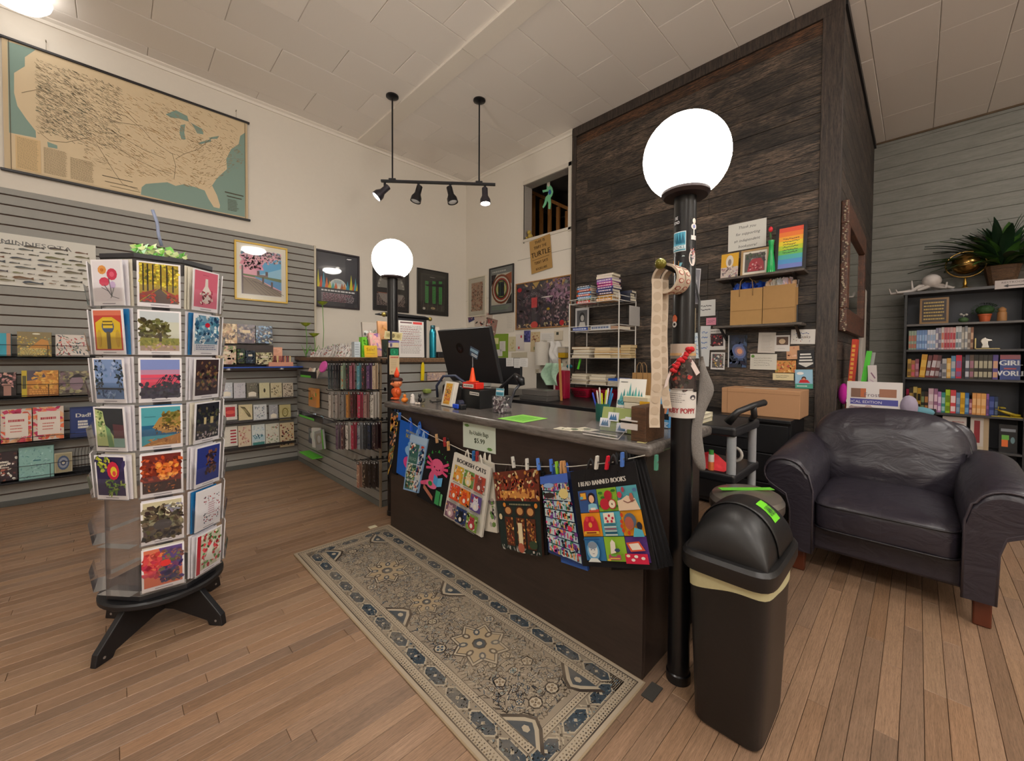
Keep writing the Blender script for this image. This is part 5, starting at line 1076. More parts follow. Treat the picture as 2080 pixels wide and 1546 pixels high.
s.build('rug_pattern', rug, M=Matrix.Translation((0, .005, .0065)) @ Matrix.Rotation(-PI/2, 4, 'X'), m=RUGM)
p = uz(758, 1073); q = uz(1285, 1408)
tag(MB().box((p.x-.02, p.y+.0, 0), (p.x+.03, p.y+.035, .004)).build('paper_scrap', mat('d9d2b4', .6)), 'small cream paper scrap on the floor by the far rug corner', 'scrap')
tag(MB().box((1.26, .600, 0), (1.34, .640, .004)).build('rug_gripper', mat('3a3834', .8)), 'small dark gripper pad by the near corner of the rug', 'pad')
# ------------------------------------------------------------------ bags on the line
XB_ = CX0-.006
def bag(name, label, quad, paint, bg, thick=.012, dep=.02, side=None, handles=None, cat='tote bag', group='tote bags on the counter front', nt_=1):
 """a cloth bag hung against the counter; quad = photo corners TL, TR, BR, BL"""
 X = XB_-dep; c = [ux(u, v, X) for u, v in quad]
 w_ = (c[0]-c[1]).length; h_ = (c[0]-c[3]).length
 t = thing(name, label, cat, (X, (c[2].y+c[3].y)/2, min(c[2].z, c[3].z)), group=group)
 s = Pr(w_, h_, bg, t=thick, edge=side or bg, dy=.00025); paint(s)
 def df(x, y, z):
  u, v = x/w_+.5, z/h_; P = c[3].lerp(c[2], u).lerp(c[0].lerp(c[1], u), v)
  bulge = .010*math.sin(PI*min(1, max(0, u)))*math.sin(PI*min(1, max(0, v)))
  return (X+y+dep*0-bulge*0, P.y, P.z)
 s.build('bag_body', t, m=CLOTHP, deform=df, world=True)
 hm = mat(handles or side or bg, .8)
 for f in ((.25, .42), (.60, .77)):
  a, b2 = c[0].lerp(c[1], f[0]), c[0].lerp(c[1], f[1]); a.x = b2.x = X+thick*.6; top = a.lerp(b2, .5)+Vector((.004, 0, .035))
  MB().tube([a-Vector((0, 0, .03)), a.lerp(top, .7), top, b2.lerp(top, .7), b2-Vector((0, 0, .03))], .005, 5).build('handle', hm, t, world=True, smooth=True)
 return t
def bk_orchid(s): s.scatter(0, 0, 1, 1, ['c98a5a', 'e0b040', '6a7a4a', 'c9a08a', '3a3a38', '8a9a6a', 'd9783a'], 70, .3, .05)
def bk_blue(s): s.text('MY WEEKEND', .5, .84, .045, 'e0d23a'); s.text('BOOKED', .52, .74, .075, 'e0d23a', bold=.06); s.ell(.5, .52, .2, .10, '8fbfe8', 14); s.ell(.55, .64, .16, .07, '7ab0e0', 12); s.ell(.52, .30, .24, .12, 'e04a94', 12); s.ell(.52, .30, .1, .05, 'e0d23a', 9)
def bk_lib(s):
 s.rect(.0, .88, 1, 1, 'a8c4e0'); s.rect(.08, .03, .62, .86, '3f6a62'); s.rect(.66, .03, .95, .8, 'c9cfd4'); s.scatter(.1, .05, .6, .5, ['e0dcc8', '2f4f4a', '6a8f5a', 'b0703a', 'd9d4b8'], 60, .12, .03); s.scatter(.1, .68, .9, .85, ['e8e4d8', 'c9503a', '2a3a5a'], 24, .1, .03)
 s.text('READ', .36, .56, .06, '8fb0a0'); s.scatter(.66, .04, .95, .8, ['2a3a6a', 'e8e4dc', 'b0483a', '4a7a9a', '1f2a44'], 40, .12, .03); [s.rect(.08, z, .95, z+.01, 'dfe6ec') for z in (.2, .36, .5)]
def bk_axo(s):
 for i, ch in enumerate('Read-A-Lotl'):
  a = PI*(1-i/10.0)*.9+.16; s.text(ch, .50+.40*math.cos(a), .56+.28*math.sin(a), .05, '3fbf4a', rot=(a-PI/2), wx=1.1)
 s.ell(.52, .62, .22, .13, 'e0608a', 18)
 for sx in (-1, 1):
  for dz in (-.06, 0, .06): s.line(.52+sx*.16, .62+dz*.6, .52+sx*.36, .64+dz*1.6, .016, 'd9507e')
 s.ell(.44, .61, .02, .013, '2a1c24', 8); s.ell(.62, .59, .02, .013, '2a1c24', 8); s.line(.5, .575, .58, .572, .004, '2a1c24')
 s.ell(.46, .42, .15, .14, 'd95a84', 14); s.poly([(.34, .38), (.04, .28), (.10, .24), (.40, .30)], 'd95a84'); s.ell(.44, .32, .18, .07, 'e0709a', 12)
 s.poly([(.48, .50), (.62, .46), (.62, .32), (.48, .36)], '4fa0d9'); s.poly([(.62, .46), (.76, .50), (.76, .36), (.62, .32)], '68b4e6')
 s.poly([(.2, .27), (.55, .14), (.55, .07), (.2, .20)], 'b0705a'); s.rect(.62, .05, .76, .27, '3f9a5a'); s.rect(.78, .06, .84, .25, '6ab07a'); s.ell(.40, .33, .07, .04, '2f8a3f', 8)
def bk_cats(s):
 s.text('BOOKISH CATS', .5, .885, .062, '26242a', wx=.98, bold=.10)
 C_ = [['c9a83a', '6a8f4a', 'b04a3a'], ['d9482a', 'e07a2a', '5a4a86'], ['7a5a6a', '2f3f6a', '7a9a4a']]
 F_ = [['e8a04a', 'e8d29a', '8a4a44'], ['e06030', 'd9502a', 'dcd9e4'], ['c9a8b0', '20242e', 'a83a44']]
 for r_ in range(3):
  for q in range(3):
   x0, z0 = .08+q*.295, .60-r_*.275; s.rect(x0, z0, x0+.265, z0+.235, C_[r_][q]); s.scatter(x0+.01, z0+.01, x0+.255, z0+.225, [C_[r_][q], F_[(r_+1) % 3][q], 'e8e4d8'], 20, .04, .02, lay=1)
   cx, cz = x0+.13, z0+.10; s.ell(cx, cz-.02, .085, .065, F_[r_][q], 12); s.ell(cx, cz+.055, .06, .04, F_[r_][q], 12); s.poly([(cx-.06, cz+.065), (cx-.045, cz+.115), (cx-.01, cz+.085)], F_[r_][q]); s.poly([(cx+.06, cz+.065), (cx+.045, cz+.115), (cx+.01, cz+.085)], F_[r_][q])
   s.ell(cx, cz-.03, .035, .035, 'efeae0', 8); s.ell(cx-.022, cz+.06, .009, .006, '1c1c20', 6); s.ell(cx+.022, cz+.06, .009, .006, '1c1c20', 6); s.rect(x0+.03, z0-.022, x0+.235, z0-.012, '8a8480')
def bk_shop(s):
 s.rect(.0, .62, 1, 1, '6a3426'); s.scatter(.02, .64, .98, .98, ['8a4a30', '4a241e', 'c98a4a', 'e0d0a0', 'a83a2a', '3a201c'], 150, .05, .03); s.rect(.12, .66, .9, .75, 'c98a4a'); s.scatter(.14, .66, .88, .76, ['e8b45a', '8a4a2a', 'd9a050'], 36, .03, .03)
 s.rect(.0, 0, 1, .62, '26302c'); s.rect(.16, .55, .92, .61, '1c2a28'); s.scribble(.32, .565, .8, .595, 1, '8a8468', wd=.018, ragged=0)
 for x in (.28, .56, .80): s.ell(x, .50, .10, .065, '4a2a1e', 14); s.ell(x, .50, .07, .045, 'c9925a', 12); s.rect(x-.10, .06, x+.10, .42, '5a3020'); s.scatter(x-.09, .08, x+.09, .41, ['c98a4a', '8a3a2a', 'e0b46a', '3a2a24', 'a86a3a'], 46, .03, .018)
 s.ell(.22, .575, .035, .03, 'd98a3a', 8); s.ell(.93, .575, .035, .03, 'd98a3a', 8); s.rect(.50, .1, .60, .36, 'e8d9b0'); s.ell(.10, .42, .04, .04, 'd9c9a0', 8); s.scatter(.02, .0, .98, .05, ['8a8a84', 'c9c4b8', '6a6a66'], 26, .06, .02)
 s.ell(.55, .06, .08, .06, 'b0604a', 10); s.ell(.84, .12, .10, .05, '3a4a34', 10)
def bk_plants(s):
 s.rect(0, 0, 1, 1, '2a3a6a'); C_ = ['3f8a6a', 'c9503a', 'e8a86a', 'd9e4e4', '2f5f4a', '7a4a9a', 'd9407a', 'e0d0c0', '2a2a4a']
 for i in range(8):
  z = .04+i*.112; s.poly([(.04, z-.0), (.98, z-.02), (.98, z+.075), (.04, z+.095)], 'a9c9d9' if i % 2 else 'c0d9e0'); s.scatter(.05, z, .96, z+.075, C_, 34, .06, .035)
  for j in range(9): x = .08+j*.1; s.rect(x, z, x+.035, z+rnd.uniform(.04, .075), rnd.choice(C_))
 s.rect(.0, .9, 1, 1, '4a6ac0'); s.ell(.8, .78, .16, .06, 'e0cf8a', 9); s.ell(.3, .88, .2, .03, '8fb0e0', 9); s.ell(.30, .76, .2, .035, '3a2c2c', 9); s.ell(.88, .40, .07, .03, 'd9305a', 10)
def bk_banned(s):
 s.text('I READ BANNED BOOKS', .47, .83, .048, 'e9e6de', wx=.78, bold=.10)
 X_ = [.085, .385, .68, .965]; Z_ = [.065, .31, .555, .79]
 bgc = [['3a5a94', '8ab83a', '5aa8b4'], ['e89a2a', '5ab4c9', 'e8a02a'], ['3a78ac', '96c43c', '5a3a86']]
 for r_ in range(3):
  for q in range(3): s.rect(X_[q], Z_[2-r_], X_[q+1]-.006, Z_[3-r_]-.006, bgc[r_][q])
 def g(q, r_, x, z): return (X_[q]+(X_[q+1]-X_[q])*x, Z_[2-r_]+(Z_[3-r_]-Z_[2-r_])*z)
 def E(q, r_, x, z, a, b2, c, n=14): p2 = g(q, r_, x, z); s.ell(*p2, a*.29, b2*.24, c, n)
 def R(q, r_, x0, z0, x1, z1, c): s.rect(*g(q, r_, x0, z0), *g(q, r_, x1, z1), c)
 R(0, 0, .1, .55, .45, .9, '7a4a3a'); R(0, 0, .14, .6, .42, .86, 'e8b040'); R(0, 0, .1, .6, .26, .72, '6ab0c0')
 E(0, 0, .70, .62, .2, .24, '2a1c22'); E(0, 0, .70, .58, .14, .17, 'e8b894'); s.poly([g(0, 0, .45, .05), g(0, 0, .5, .35), g(0, 0, .7, .4), g(0, 0, .92, .35), g(0, 0, .97, .05)], '8ac4dc'); R(0, 0, .5, .0, 1, .12, 'c9503a'); R(0, 0, .6, .1, .85, .2, 'efe8e0')
 for x, z in ((.2, .8), (.85, .85), (.15, .25), (.9, .2), (.3, .6), (.75, .15)): E(1, 0, x, z, .13, .06, '3a7a2e', 6)
 E(1, 0, .58, .68, .2, .2, 'b82a3a'); E(1, 0, .36, .32, .24, .24, 'c02c3e'); E(1, 0, .72, .3, .2, .21, 'b82a3a'); E(1, 0, .72, .3, .16, .17, 'efe4c8'); E(1, 0, .72, .3, .03, .05, '5a3a24', 6)
 s.poly([g(2, 0, 0, 0), g(2, 0, 1, 0), g(2, 0, .85, .45), g(2, 0, .5, .6), g(2, 0, .2, .45), g(2, 0, 0, .42)], 'ead2b8'); E(2, 0, .15, .65, .12, .14, 'c9405a', 6); E(2, 0, .35, .85, .08, .12, 'b04a5a', 6); E(2, 0, .7, .5, .1, .2, 'b06a5a', 6); E(2, 0, .9, .8, .1, .08, '5a7aa8', 6); s.pline([g(2, 0, .3, .4), g(2, 0, .5, .3), g(2, 0, .85, .4)], .003, '8a5a50')
 s.poly([g(0, 1, .1, .2), g(0, 1, .15, .6), g(0, 1, .3, .85), g(0, 1, .7, .85), g(0, 1, .85, .6), g(0, 1, .9, .2)], 'c4283c'); E(0, 1, .35, .75, .09, .12, 'e04a50', 8); E(0, 1, .65, .75, .09, .12, 'e04a50', 8); R(0, 1, .14, .12, .88, .24, 'e8b43a'); R(0, 1, .25, .15, .75, .2, '7a1c28'); E(0, 1, .5, .5, .1, .12, 'e8a040', 8)
 R(1, 1, .22, .55, .75, .96, 'f0ead8'); [E(1, 1, x, z, .06, .06, 'c0304a', 8) for x, z in ((.5, .84), (.34, .74), (.66, .74), (.4, .62), (.6, .62))]
 for i in range(6): R(1, 1, .2, .06+i*.08, .78, .10+i*.08, ['e8e0d0', '2a3a5a', 'd9d4c8', 'b0485a', 'e8e4d8', '3a6a7a'][i])
 E(2, 1, .48, .62, .28, .30, '5a6a7e'); E(2, 1, .42, .52, .2, .26, 'b0614e'); E(2, 1, .86, .4, .12, .16, '2a2c3a'); s.poly([g(2, 1, .5, .0), g(2, 1, .62, .35), g(2, 1, .95, .25), g(2, 1, 1, 0)], '5ab8d0'); [E(2, 1, x, z, .07, .09, 'c9482a', 8) for x, z in ((.08, .6), (.1, .25), (.35, .15), (.14, .85), (.06, .42))]
 E(0, 2, .5, .45, .32, .42, '6fb0d9'); E(0, 2, .5, .48, .23, .3, 'e6e9e6'); E(0, 2, .5, .68, .24, .16, '8a98a8'); E(0, 2, .42, .5, .04, .02, '3a4a6a', 6); E(0, 2, .58, .5, .04, .02, '3a4a6a', 6); R(0, 2, .46, .33, .56, .35, '5a6a86'); s.poly([g(0, 2, .2, .0), g(0, 2, .35, .16), g(0, 2, .65, .16), g(0, 2, .82, .0)], 'dfe4e0'); R(0, 2, .1, .9, .9, .96, '2a5a94')
 s.poly([g(1, 2, .35, .35), g(1, 2, .4, .8), g(1, 2, .5, .92), g(1, 2, .62, .8), g(1, 2, .6, .4)], 'ece4d6'); E(1, 2, .68, .5, .14, .08, '3a4a6a', 6); R(1, 2, .25, .12, .8, .32, 'b04a6a'); R(1, 2, .3, .16, .75, .2, 'e8c94a'); E(1, 2, .25, .12, .08, .05, 'e8b04a', 8); E(1, 2, .5, .3, .15, .05, '6ab04a', 8)
 R(2, 2, 0, 0, 1, .38, 'd02a4a'); s.poly([g(2, 2, .15, .8), g(2, 2, .75, .85), g(2, 2, .95, .5), g(2, 2, .3, .45)], 'd9583a'); s.poly([g(2, 2, .25, .75), g(2, 2, .7, .79), g(2, 2, .82, .55), g(2, 2, .38, .52)], 'efe4d6'); [E(2, 2, x, z, .09, .06, c, 8) for x, z, c in ((.15, .3, 'e8e0c0'), (.5, .28, 'f0ece4'), (.35, .15, 'efe8e0'), (.8, .22, 'efe4e0'))]
dark = lambda s: s.rect(.0, .0, 1, 1, '1a191b')
bag('tote_bag', 'narrow orchid printed tote bag at the far left end of the line', [(795, 832), (811, 842), (797, 938), (787, 968)], bk_orchid, '2c2c30', handles='3a5a8a', dep=.008)
bag('tote_bag', 'dark tote bag edge hanging behind the orchid bag', [(808, 846), (816, 852), (806, 965), (795, 960)], dark, '141416', dep=.004)
bag('tote_bag', 'bright blue tote bag with yellow letters and pale clouds', [(813, 853), (868, 878), (848, 985), (805, 960)], bk_blue, '1f5fc0', dep=.016)
bag('tote_bag', 'narrow pale blue tote bag printed with rows of books', [(834, 882), (869, 893), (849, 1002), (819, 994)], bk_lib, '8fb4dc', dep=.034)
bag('tote_bag', 'black tote bag with a pink axolotl reading under green letters', [(868, 890), (926, 912), (907, 1042), (846, 1007)], bk_axo, '1b1a1c', dep=.026)
bag('tote_bag', 'cream tote bag edge showing behind the cat bag', [(972, 932), (1001, 943), (1010, 1083), (985, 1078)], lambda s: (s.scatter(.5, .1, .95, .5, ['8a7a86', 'b0a8a0', '6a8a4a'], 16, .2, .05)), 'dcd6c8', dep=.012)
bag('tote_bag', 'cream tote bag with nine cats in coloured squares', [(923, 919), (997, 951), (978, 1092), (901, 1047)], bk_cats, 'dedad0', dep=.040, side='cfcabf')
bag('tote_bag', 'black tote bag edge between the cat bag and the bookshop bag', [(1080, 952), (1103, 960), (1112, 1128), (1090, 1128)], dark, '17181b', dep=.010)
bag('tote_bag', 'tote bag printed with a warm lit old bookshop front', [(1001, 960), (1094, 951), (1102, 1131), (1020, 1112)], bk_shop, '4a2a20', dep=.030, side='3a241c', handles='3a2c28')
bag('tote_bag', 'blue tote bag edge hanging behind the shelf printed bag', [(1120, 962), (1162, 958), (1194, 1160), (1140, 1142)], lambda s: s.rect(0, 0, 1, 1, '3f66b8'), '3f66b8', dep=.012)
bag('tote_bag', 'blue tote bag printed with shelves of plants and books', [(1105, 966), (1160, 958), (1184, 1150), (1114, 1122)], bk_plants, '3f66b8', dep=.032, handles='4a7ad0')
for i in range(4): bag('tote_bag', ['outermost', 'third', 'second', 'nearest'][i]+' of four black tote bag edges fanned behind the banned books bag', [(1250-i*6, 945), (1300-i*5+(3-i)*2, 933), (1366-i*9, 1150+i*2), (1260-i*6, 1158)], dark, ['131315', '1a1a1c', '161618', '1c1c1f'][i], dep=.008+.011*i)
bag('tote_bag', 'black tote bag lettered about banned books over nine bright pictures', [(1158, 959), (1289, 937), (1334, 1158), (1184, 1150)], bk_banned, '1e1d1f', dep=.056, thick=.006)
# the line and its clothes pegs
L0 = ux(806, 838, XB_-.02); lp = [ux(u, v, XB_-.030) for u, v in ((806, 838), (870, 882), (940, 915), (1005, 942), (1080, 948), (1160, 948), (1240, 940), (1310, 925))]
tag(MB().tube(lp, .0018, 5).build('clothes_line', mat('d0ccc2', .6)), 'thin pale line strung across the counter front under the top', 'line')
PEGS = [(811, 845, '3a6fc0', 'blue'), (835, 866, '2d5fd0', 'deep blue'), (851, 872, '5a86d0', 'light blue'), (888, 890, 'c0966a', 'wooden'), (904, 897, 'a02a2e', 'dark red'), (911, 905, 'c99a62', 'wide wooden'), (962, 925, '2f6fb0', 'blue'), (969, 926, '9a3038', 'wine red'), (1044, 938, 'dcdad2', 'white'), (1071, 942, 'e0ded6', 'white'),
  (1095, 942, '5a8ae0', 'light blue'), (1121, 944, '4a7ad8', 'blue'), (1133, 949, '8fc83a', 'lime green'), (1141, 948, 'd0a06a', 'wooden'), (1148, 948, 'c99460', 'wooden'), (1211, 938, 'd9d6cc', 'pale grey'), (1232, 938, 'd01c34', 'bright red'), (1264, 932, '4a74c0', 'long blue'), (1333, 938, '4a8a74', 'teal')]
for i, (u, v, c, nm) in enumerate(PEGS):
 P = ux(u, v, XB_-(.068 if u > 1180 else .044)); hgt = .050; lean = rnd.uniform(-.2, .15)
 t = thing('clothes_peg', nm+' clothes peg on the line, %s of nineteen from the left' % (ORD[i] if i else 'first'), 'clothes peg', M=Matrix.Translation(P-Vector((0, 0, hgt*.55))) @ Matrix.Rotation(-PI/2, 4, 'Z') @ Matrix.Rotation(lean, 4, 'Y'), group='clothes pegs on the line')
 for k, yy in enumerate((-.004, .004)): MB().prism([(-.0045, 0), (.0045, 0), (.005, hgt*.5), (.0038, hgt), (-.0038, hgt), (-.005, hgt*.5)], yy-.003, yy+.003, axis=1).build('peg_half', mat(c, .4), t, bevel=.0008)
 MB().cyl((-.006, 0, hgt*.55), (.006, 0, hgt*.55), .004, n=8).build('spring', mat('8a8a8c', .3, .8), t)
w_, h_, c = onwall('x', CX0, 941, 856, 1007, 924, .004)
def p_sign(s):
 s.text('Re-Usable Bags', .50, .56, .16, '33431f', wx=.80, bold=.05); s.text('$5.99', .52, .27, .18, '33431f', wx=1.1, bold=.05)
 for x, z in ((.13, .88), (.83, .12)): s.ell(x, z, .07, .05, '5a8a3a', 8); s.rect(x-.08, z-.01, x+.08, z+.03, '6a9a4a'); s.rect(x-.05, z+.03, x+.05, z+.06, '4a7a30')
s = Pr(w_, h_, 'ccd9cb', t=.001); p_sign(s); tag(s.build('price_sign', M=pose(c, 'x', roll=-.02)), 'pale green paper sign pricing reusable bags on the counter front', 'sign')
# ================================================================== on the counter
def stand_on(u, v, z=CT): return uz(u, v, z)
def simple(name, label, cat, mb, m, bevel=0, smooth=False, group=None, seg=2): return tag(mb.build(name, m, bevel=bevel, smooth=smooth, seg=seg), label, cat, group)
ORG = mat('e0602a', .35)
P = stand_on(806, 812); t = thing('troll_ornament', 'orange troll ornament with flame hair and dark headband at the far counter end', 'ornament', P, rz=-PI/2); t.scale = (1.2, 1.2, 1.12)
MB().ball((0, 0, .045), .030, sc=(1, .85, 1.25)).ball((-.028, -.006, .05), .013, sc=(1, 1, 1.6)).ball((.028, -.006, .05), .013, sc=(1, 1, 1.6)).ball((-.016, -.01, .008), .014, sc=(1.2, 1.4, .6)).ball((.016, -.01, .008), .014, sc=(1.2, 1.4, .6)).build('body', ORG, t, smooth=True)
hd = MB().ball((0, 0, .105), .032, sc=(1.05, .95, .95)).ball((0, -.032, .10), .008).ball((-.033, 0, .105), .009).ball((.033, 0, .105), .009).build('head', mat('e88a5a', .4), t, smooth=True)
MB().ball((-.012, -.028, .112), .005).ball((.012, -.028, .112), .005).build('eye', mat('201810', .2), hd, smooth=True)
MB().lathe([(.034, .118), (.036, .124), (.030, .134), (.012, .14)], n=20).build('headband', mat('3a1a18', .5), t, smooth=True)
MB().lathe([(.012, .136), (.022, .15), (.020, .165), (.010, .185), (.001, .205)], n=12, sx=1, sy=.6).build('hair', mat('f0481c', .6), t, smooth=True)
P = stand_on(822, 818); t = thing('pumpkin_ornament', 'small orange gourd figure beside the troll ornament', 'ornament', P)
MB().ball((0, 0, .018), .020, sc=(1.1, 1.1, .9)).ball((0, 0, .045), .011).build('body', mat('e8832a', .35), t, smooth=True); MB().cyl((0, 0, .054), (.003, 0, .066), .003, .002).build('stem', mat('5a6a2a', .6), t)
P = stand_on(838, 820); t = thing('ghost_ornament', 'small white ghost figurine in the row of counter ornaments', 'ornament', P)
MB().lathe([(.016, 0), (.018, .008), (.013, .03), (.014, .045), (.010, .058), (.001, .064)], n=14).build('body', mat('dfd6cf', .4), t, smooth=True); MB().ball((-.012, .006, .048), .003).ball((-.012, -.006, .048), .003).build('eye', mat('1a1416', .3), t)
P = stand_on(848, 822); simple('bone_ornament', 'tiny cream lying figurine before the white ghost figurine', 'ornament', MB().ball((P.x-.01, P.y, P.z+.008), .008).ball((P.x, P.y-.02, P.z+.008), .008).cyl((P.x-.01, P.y, P.z+.008), (P.x, P.y-.02, P.z+.008), .005), mat('d9c9bc', .5), smooth=True)
P = stand_on(853, 819); t = thing('cat_ornament', 'small black cat figurine ending the row of ornaments', 'ornament', P, rz=-1.2)
MB().ball((0, 0, .02), .014, sc=(1, .8, 1.4)).ball((0, -.004, .048), .010).cyl((-.006, 0, .054), (-.008, 0, .064), .004, .001, n=6).cyl((.006, 0, .054), (.008, 0, .064), .004, .001, n=6).build('body', mat('1c1c20', .3), t, smooth=True); MB().tube([(.012, .006, .006), (.028, .01, .012), (.030, .01, .03)], .003, 6).build('tail', mat('1c1c20', .3), t, smooth=True)
P = stand_on(846, 800); simple('folded_cloth', 'lime striped folded cloth behind the white ghost figurine', 'cloth', MB().box((P.x+.06, P.y-.04, CT), (P.x+.12, P.y+.05, CT+.035)), mat('8a9a4a', .8, bump=.5), bevel=.01)
P = stand_on(858, 806); M1 = Matrix.Translation((P.x+.16, P.y+.08, CT)); simple('grey_bag', 'grey cloth bag slumped at the far end of the counter', 'bag', MB().grid(lambda u, v: (1.72+.17*(u-.5)+.03*math.cos(6*v), 2.36+.24*(v-.5), CT+.002+.15*math.sin(PI*u)**.6*math.sin(PI*v)**.6*(1+.12*math.sin(9*u+5*v)) ), 14, 14), mat('78746c', .85, bump=.3), smooth=True)
# dark desk machine with a hose-like strap
t = thing('label_machine', 'black desk machine with a coiled cable on the counter', 'machine', (1.66, 2.17, CT))
B((1.58, 2.06, CT), (1.70, 2.28, CT+.115)).build('housing', mat('17181b', .35), t, world=True, bevel=.015, seg=3)
MB().tube([(1.60, 2.36, CT+.02), (1.58, 2.34, CT+.10), (1.58, 2.26, CT+.17), (1.60, 2.15, CT+.175), (1.62, 2.07, CT+.13)], .009, 8).build('cable', mat('3a425a', .4), t, world=True, smooth=True)
MB().tube([(1.50, 2.30, CT+.006), (1.47, 2.22, CT+.005), (1.52, 2.12, CT+.02), (1.56, 2.10, CT+.04)], .004, 6).build('cord', mat('15161a', .4), t, world=True, smooth=True)
# framed card
P = stand_on(905, 826); t = thing('framed_card', 'white framed card with red flowers on yellow, standing on the counter', 'picture frame', M=pose((P.x, P.y, CT+.004), 'x', .22, yaw=-.10)); hf = .150; wf = .118
MB().box((-wf/2, 0, 0), (wf/2, .028, hf)).build('block_frame', mat('ded8cc', .4), t, bevel=.003)
s = Pr(wf*.62, hf*.84, 'd9a63a', t=.001); s.scatter(.05, .15, .95, .85, ['c9583a', 'a83a3a', 'd98a5a', '6a5a3a', 'e0c07a'], 70, .10, .06); s.rect(.1, .03, .9, .1, 'c98a2a'); s.build('card', t, M=Matrix.Translation((0, -.001, hf*.08)), m=GLOSSY)
P = stand_on(933, 831); t = thing('tape_dispenser', 'bright blue and black tape dispenser beside the white framed card', 'tape dispenser', P)
MB().box((-.02, -.045, 0), (.02, .035, .030)).build('base', mat('15161a', .35), t, bevel=.006); MB().box((-.026, -.020, .004), (-.012, .034, .030)).build('body', mat('1f4fd0', .3), t, bevel=.005); MB().cyl((-.018, -.005, .034), (.018, -.005, .034), .018, n=20).build('roll', mat('2a2f44', .3), t, smooth=35)
# black organizer box with label, the red block and cone on top
P0 = stand_on(962, 829); bx, by = P0.x+.05, P0.y
t = thing('organizer_box', 'black desk organizer with a white label strip', 'organizer', (bx, by, CT)); B((bx-.06, by-.07, CT), (bx+.08, by+.11, CT+.11)).build('box_body', mat('131416', .4), t, world=True, bevel=.004)
s = Pr(.085, .018, 'd8d4cc', t=.001); s.scribble(.05, .15, .95, .85, 1, '4a464a', wd=.35, ragged=0); s.build('label_strip', t, M=pose((bx-.0625, by-.02, CT+.078), 'x', roll=.04), world=True)
t = thing('red_block', 'red block with a white lettered strip on the black organizer', 'block', (bx-.01, by+.04, CT+.112)); B((bx-.06, by-.035, CT+.112), (bx+.0, by+.095, CT+.150)).build('block_body', mat('d0281c', .35), t, world=True, bevel=.004)
s = Pr(.095, .020, 'dcd6ce', t=.001); s.scribble(.05, .15, .95, .85, 1, '5a504a', wd=.4, ragged=0); s.build('label_strip', t, M=pose((bx-.0625, by+.035, CT+.120), 'x'), world=True)
cxx, cyy = bx-.03, by+.035; t = thing('traffic_cone', 'small orange toy cone holding a blue printed pennant', 'toy cone', (cxx, cyy, CT+.152)); B((cxx-.025, cyy-.030, CT+.152), (cxx+.025, cyy+.030, CT+.157)).build('cone_base', mat('f0501c', .4), t, world=True, bevel=.002)
MB().lathe([(.020, .157), (.012, .20), (.007, .235), (.004, .237)], o=(cxx, cyy, CT), n=20).build('cone_body', mat('f0501c', .4), t, world=True, smooth=40)
MB().cyl((cxx, cyy, CT+.23), (cxx, cyy, CT+.315), .003, n=8).build('stick', mat('6a6a6e', .4), t, world=True)
s = Pr(.085, .055, '3a4a5e', t=.002); s.scribble(.08, .45, .95, .92, 1, '8fb0c4', wd=.30, ragged=0); s.scribble(.3, .1, .95, .4, 2, 'c9d0d4', wd=.1, ragged=.1); s.poly([(0, 0), (0, .6), (.25, 0)], '1c1e22')
s.build('pennant', t, M=pose((cxx-.004, cyy-.005, CT+.30), 'x', roll=.35), world=True)
# the register screen, seen from behind
t = thing('computer_monitor', 'large black computer screen seen from behind, tilted back', 'monitor', M=pose((1.70, 2.09, .985), 'x', -.28)); mw_, mh_ = .545, .365
MB().box((-mw_/2, 0, 0), (mw_/2, .028, mh_)).build('screen_shell', mat('1b1c20', .42, bump=.05), t, bevel=.006, seg=3)
B((-mw_/2+.012, .028, .012), (mw_/2-.012, .030, mh_-.012)).build('screen_panel', mat('0a0b0e', .1), t)
s = Pr(.085, .07, '1b1c20', t=.0008, dy=.0003); s.ell(.5, .5, .44, .5, '060607', 24); s.text('h', .40, .30, .42, '34353b', slant=.25); s.text('p', .62, .30, .42, '34353b', slant=.25)
s.m.f, s.m.c = s.m.f[6:], s.m.c[6:]; s.build('round_emblem', t, M=Matrix.Translation((-.06, -.0012, mh_*.55)), m=GLOSSY)
MB().box((-.035, .004, -.10), (.035, .022, .06)).build('neck', mat('141518', .4), t, bevel=.004)
tb = t; MB().box((1.62, 1.98, CT), (1.84, 2.20, CT+.014)).box((1.71, 2.05, CT+.012), (1.735, 2.13, CT+.16)).build('foot_plate', mat('141518', .4), tb, world=True, bevel=.004)
# desk lamp arm and scanner
t = thing('desk_lamp', 'black articulated desk lamp with a drooping head', 'lamp', (1.72, 1.68, CT)); A_ = [ux(u, v, X) for u, v, X in ((1012, 792, 1.70), (1046, 762, 1.68), (1058, 772, 1.66), (1046, 792, 1.62), (1036, 818, 1.60))]
MB().tube([(1.74, 1.86, CT+.01), (1.72, 1.85, CT+.06), A_[0]], .010, 8).cyl((1.74, 1.86, CT), (1.74, 1.86, CT+.02), .05, n=24).build('lamp_base', IRON, t, world=True, smooth=35)
MB().tube([A_[0], A_[1]], .010, 10).build('lower_arm', mat('2a2b30', .3), t, world=True, smooth=35)
MB().tube([A_[1], A_[2], A_[2]+Vector((0, -.01, -.03))], .022, 12, rs=[.014, .024, .016]).build('lamp_head', IRON, t, world=True, smooth=True)
MB().tube([A_[2]+Vector((0, 0, -.02)), A_[3], A_[4], Vector((1.60, A_[4].y-.0, CT+.01))], .008, 8).build('cord_arm', mat('2c2d33', .3), t, world=True, smooth=True)
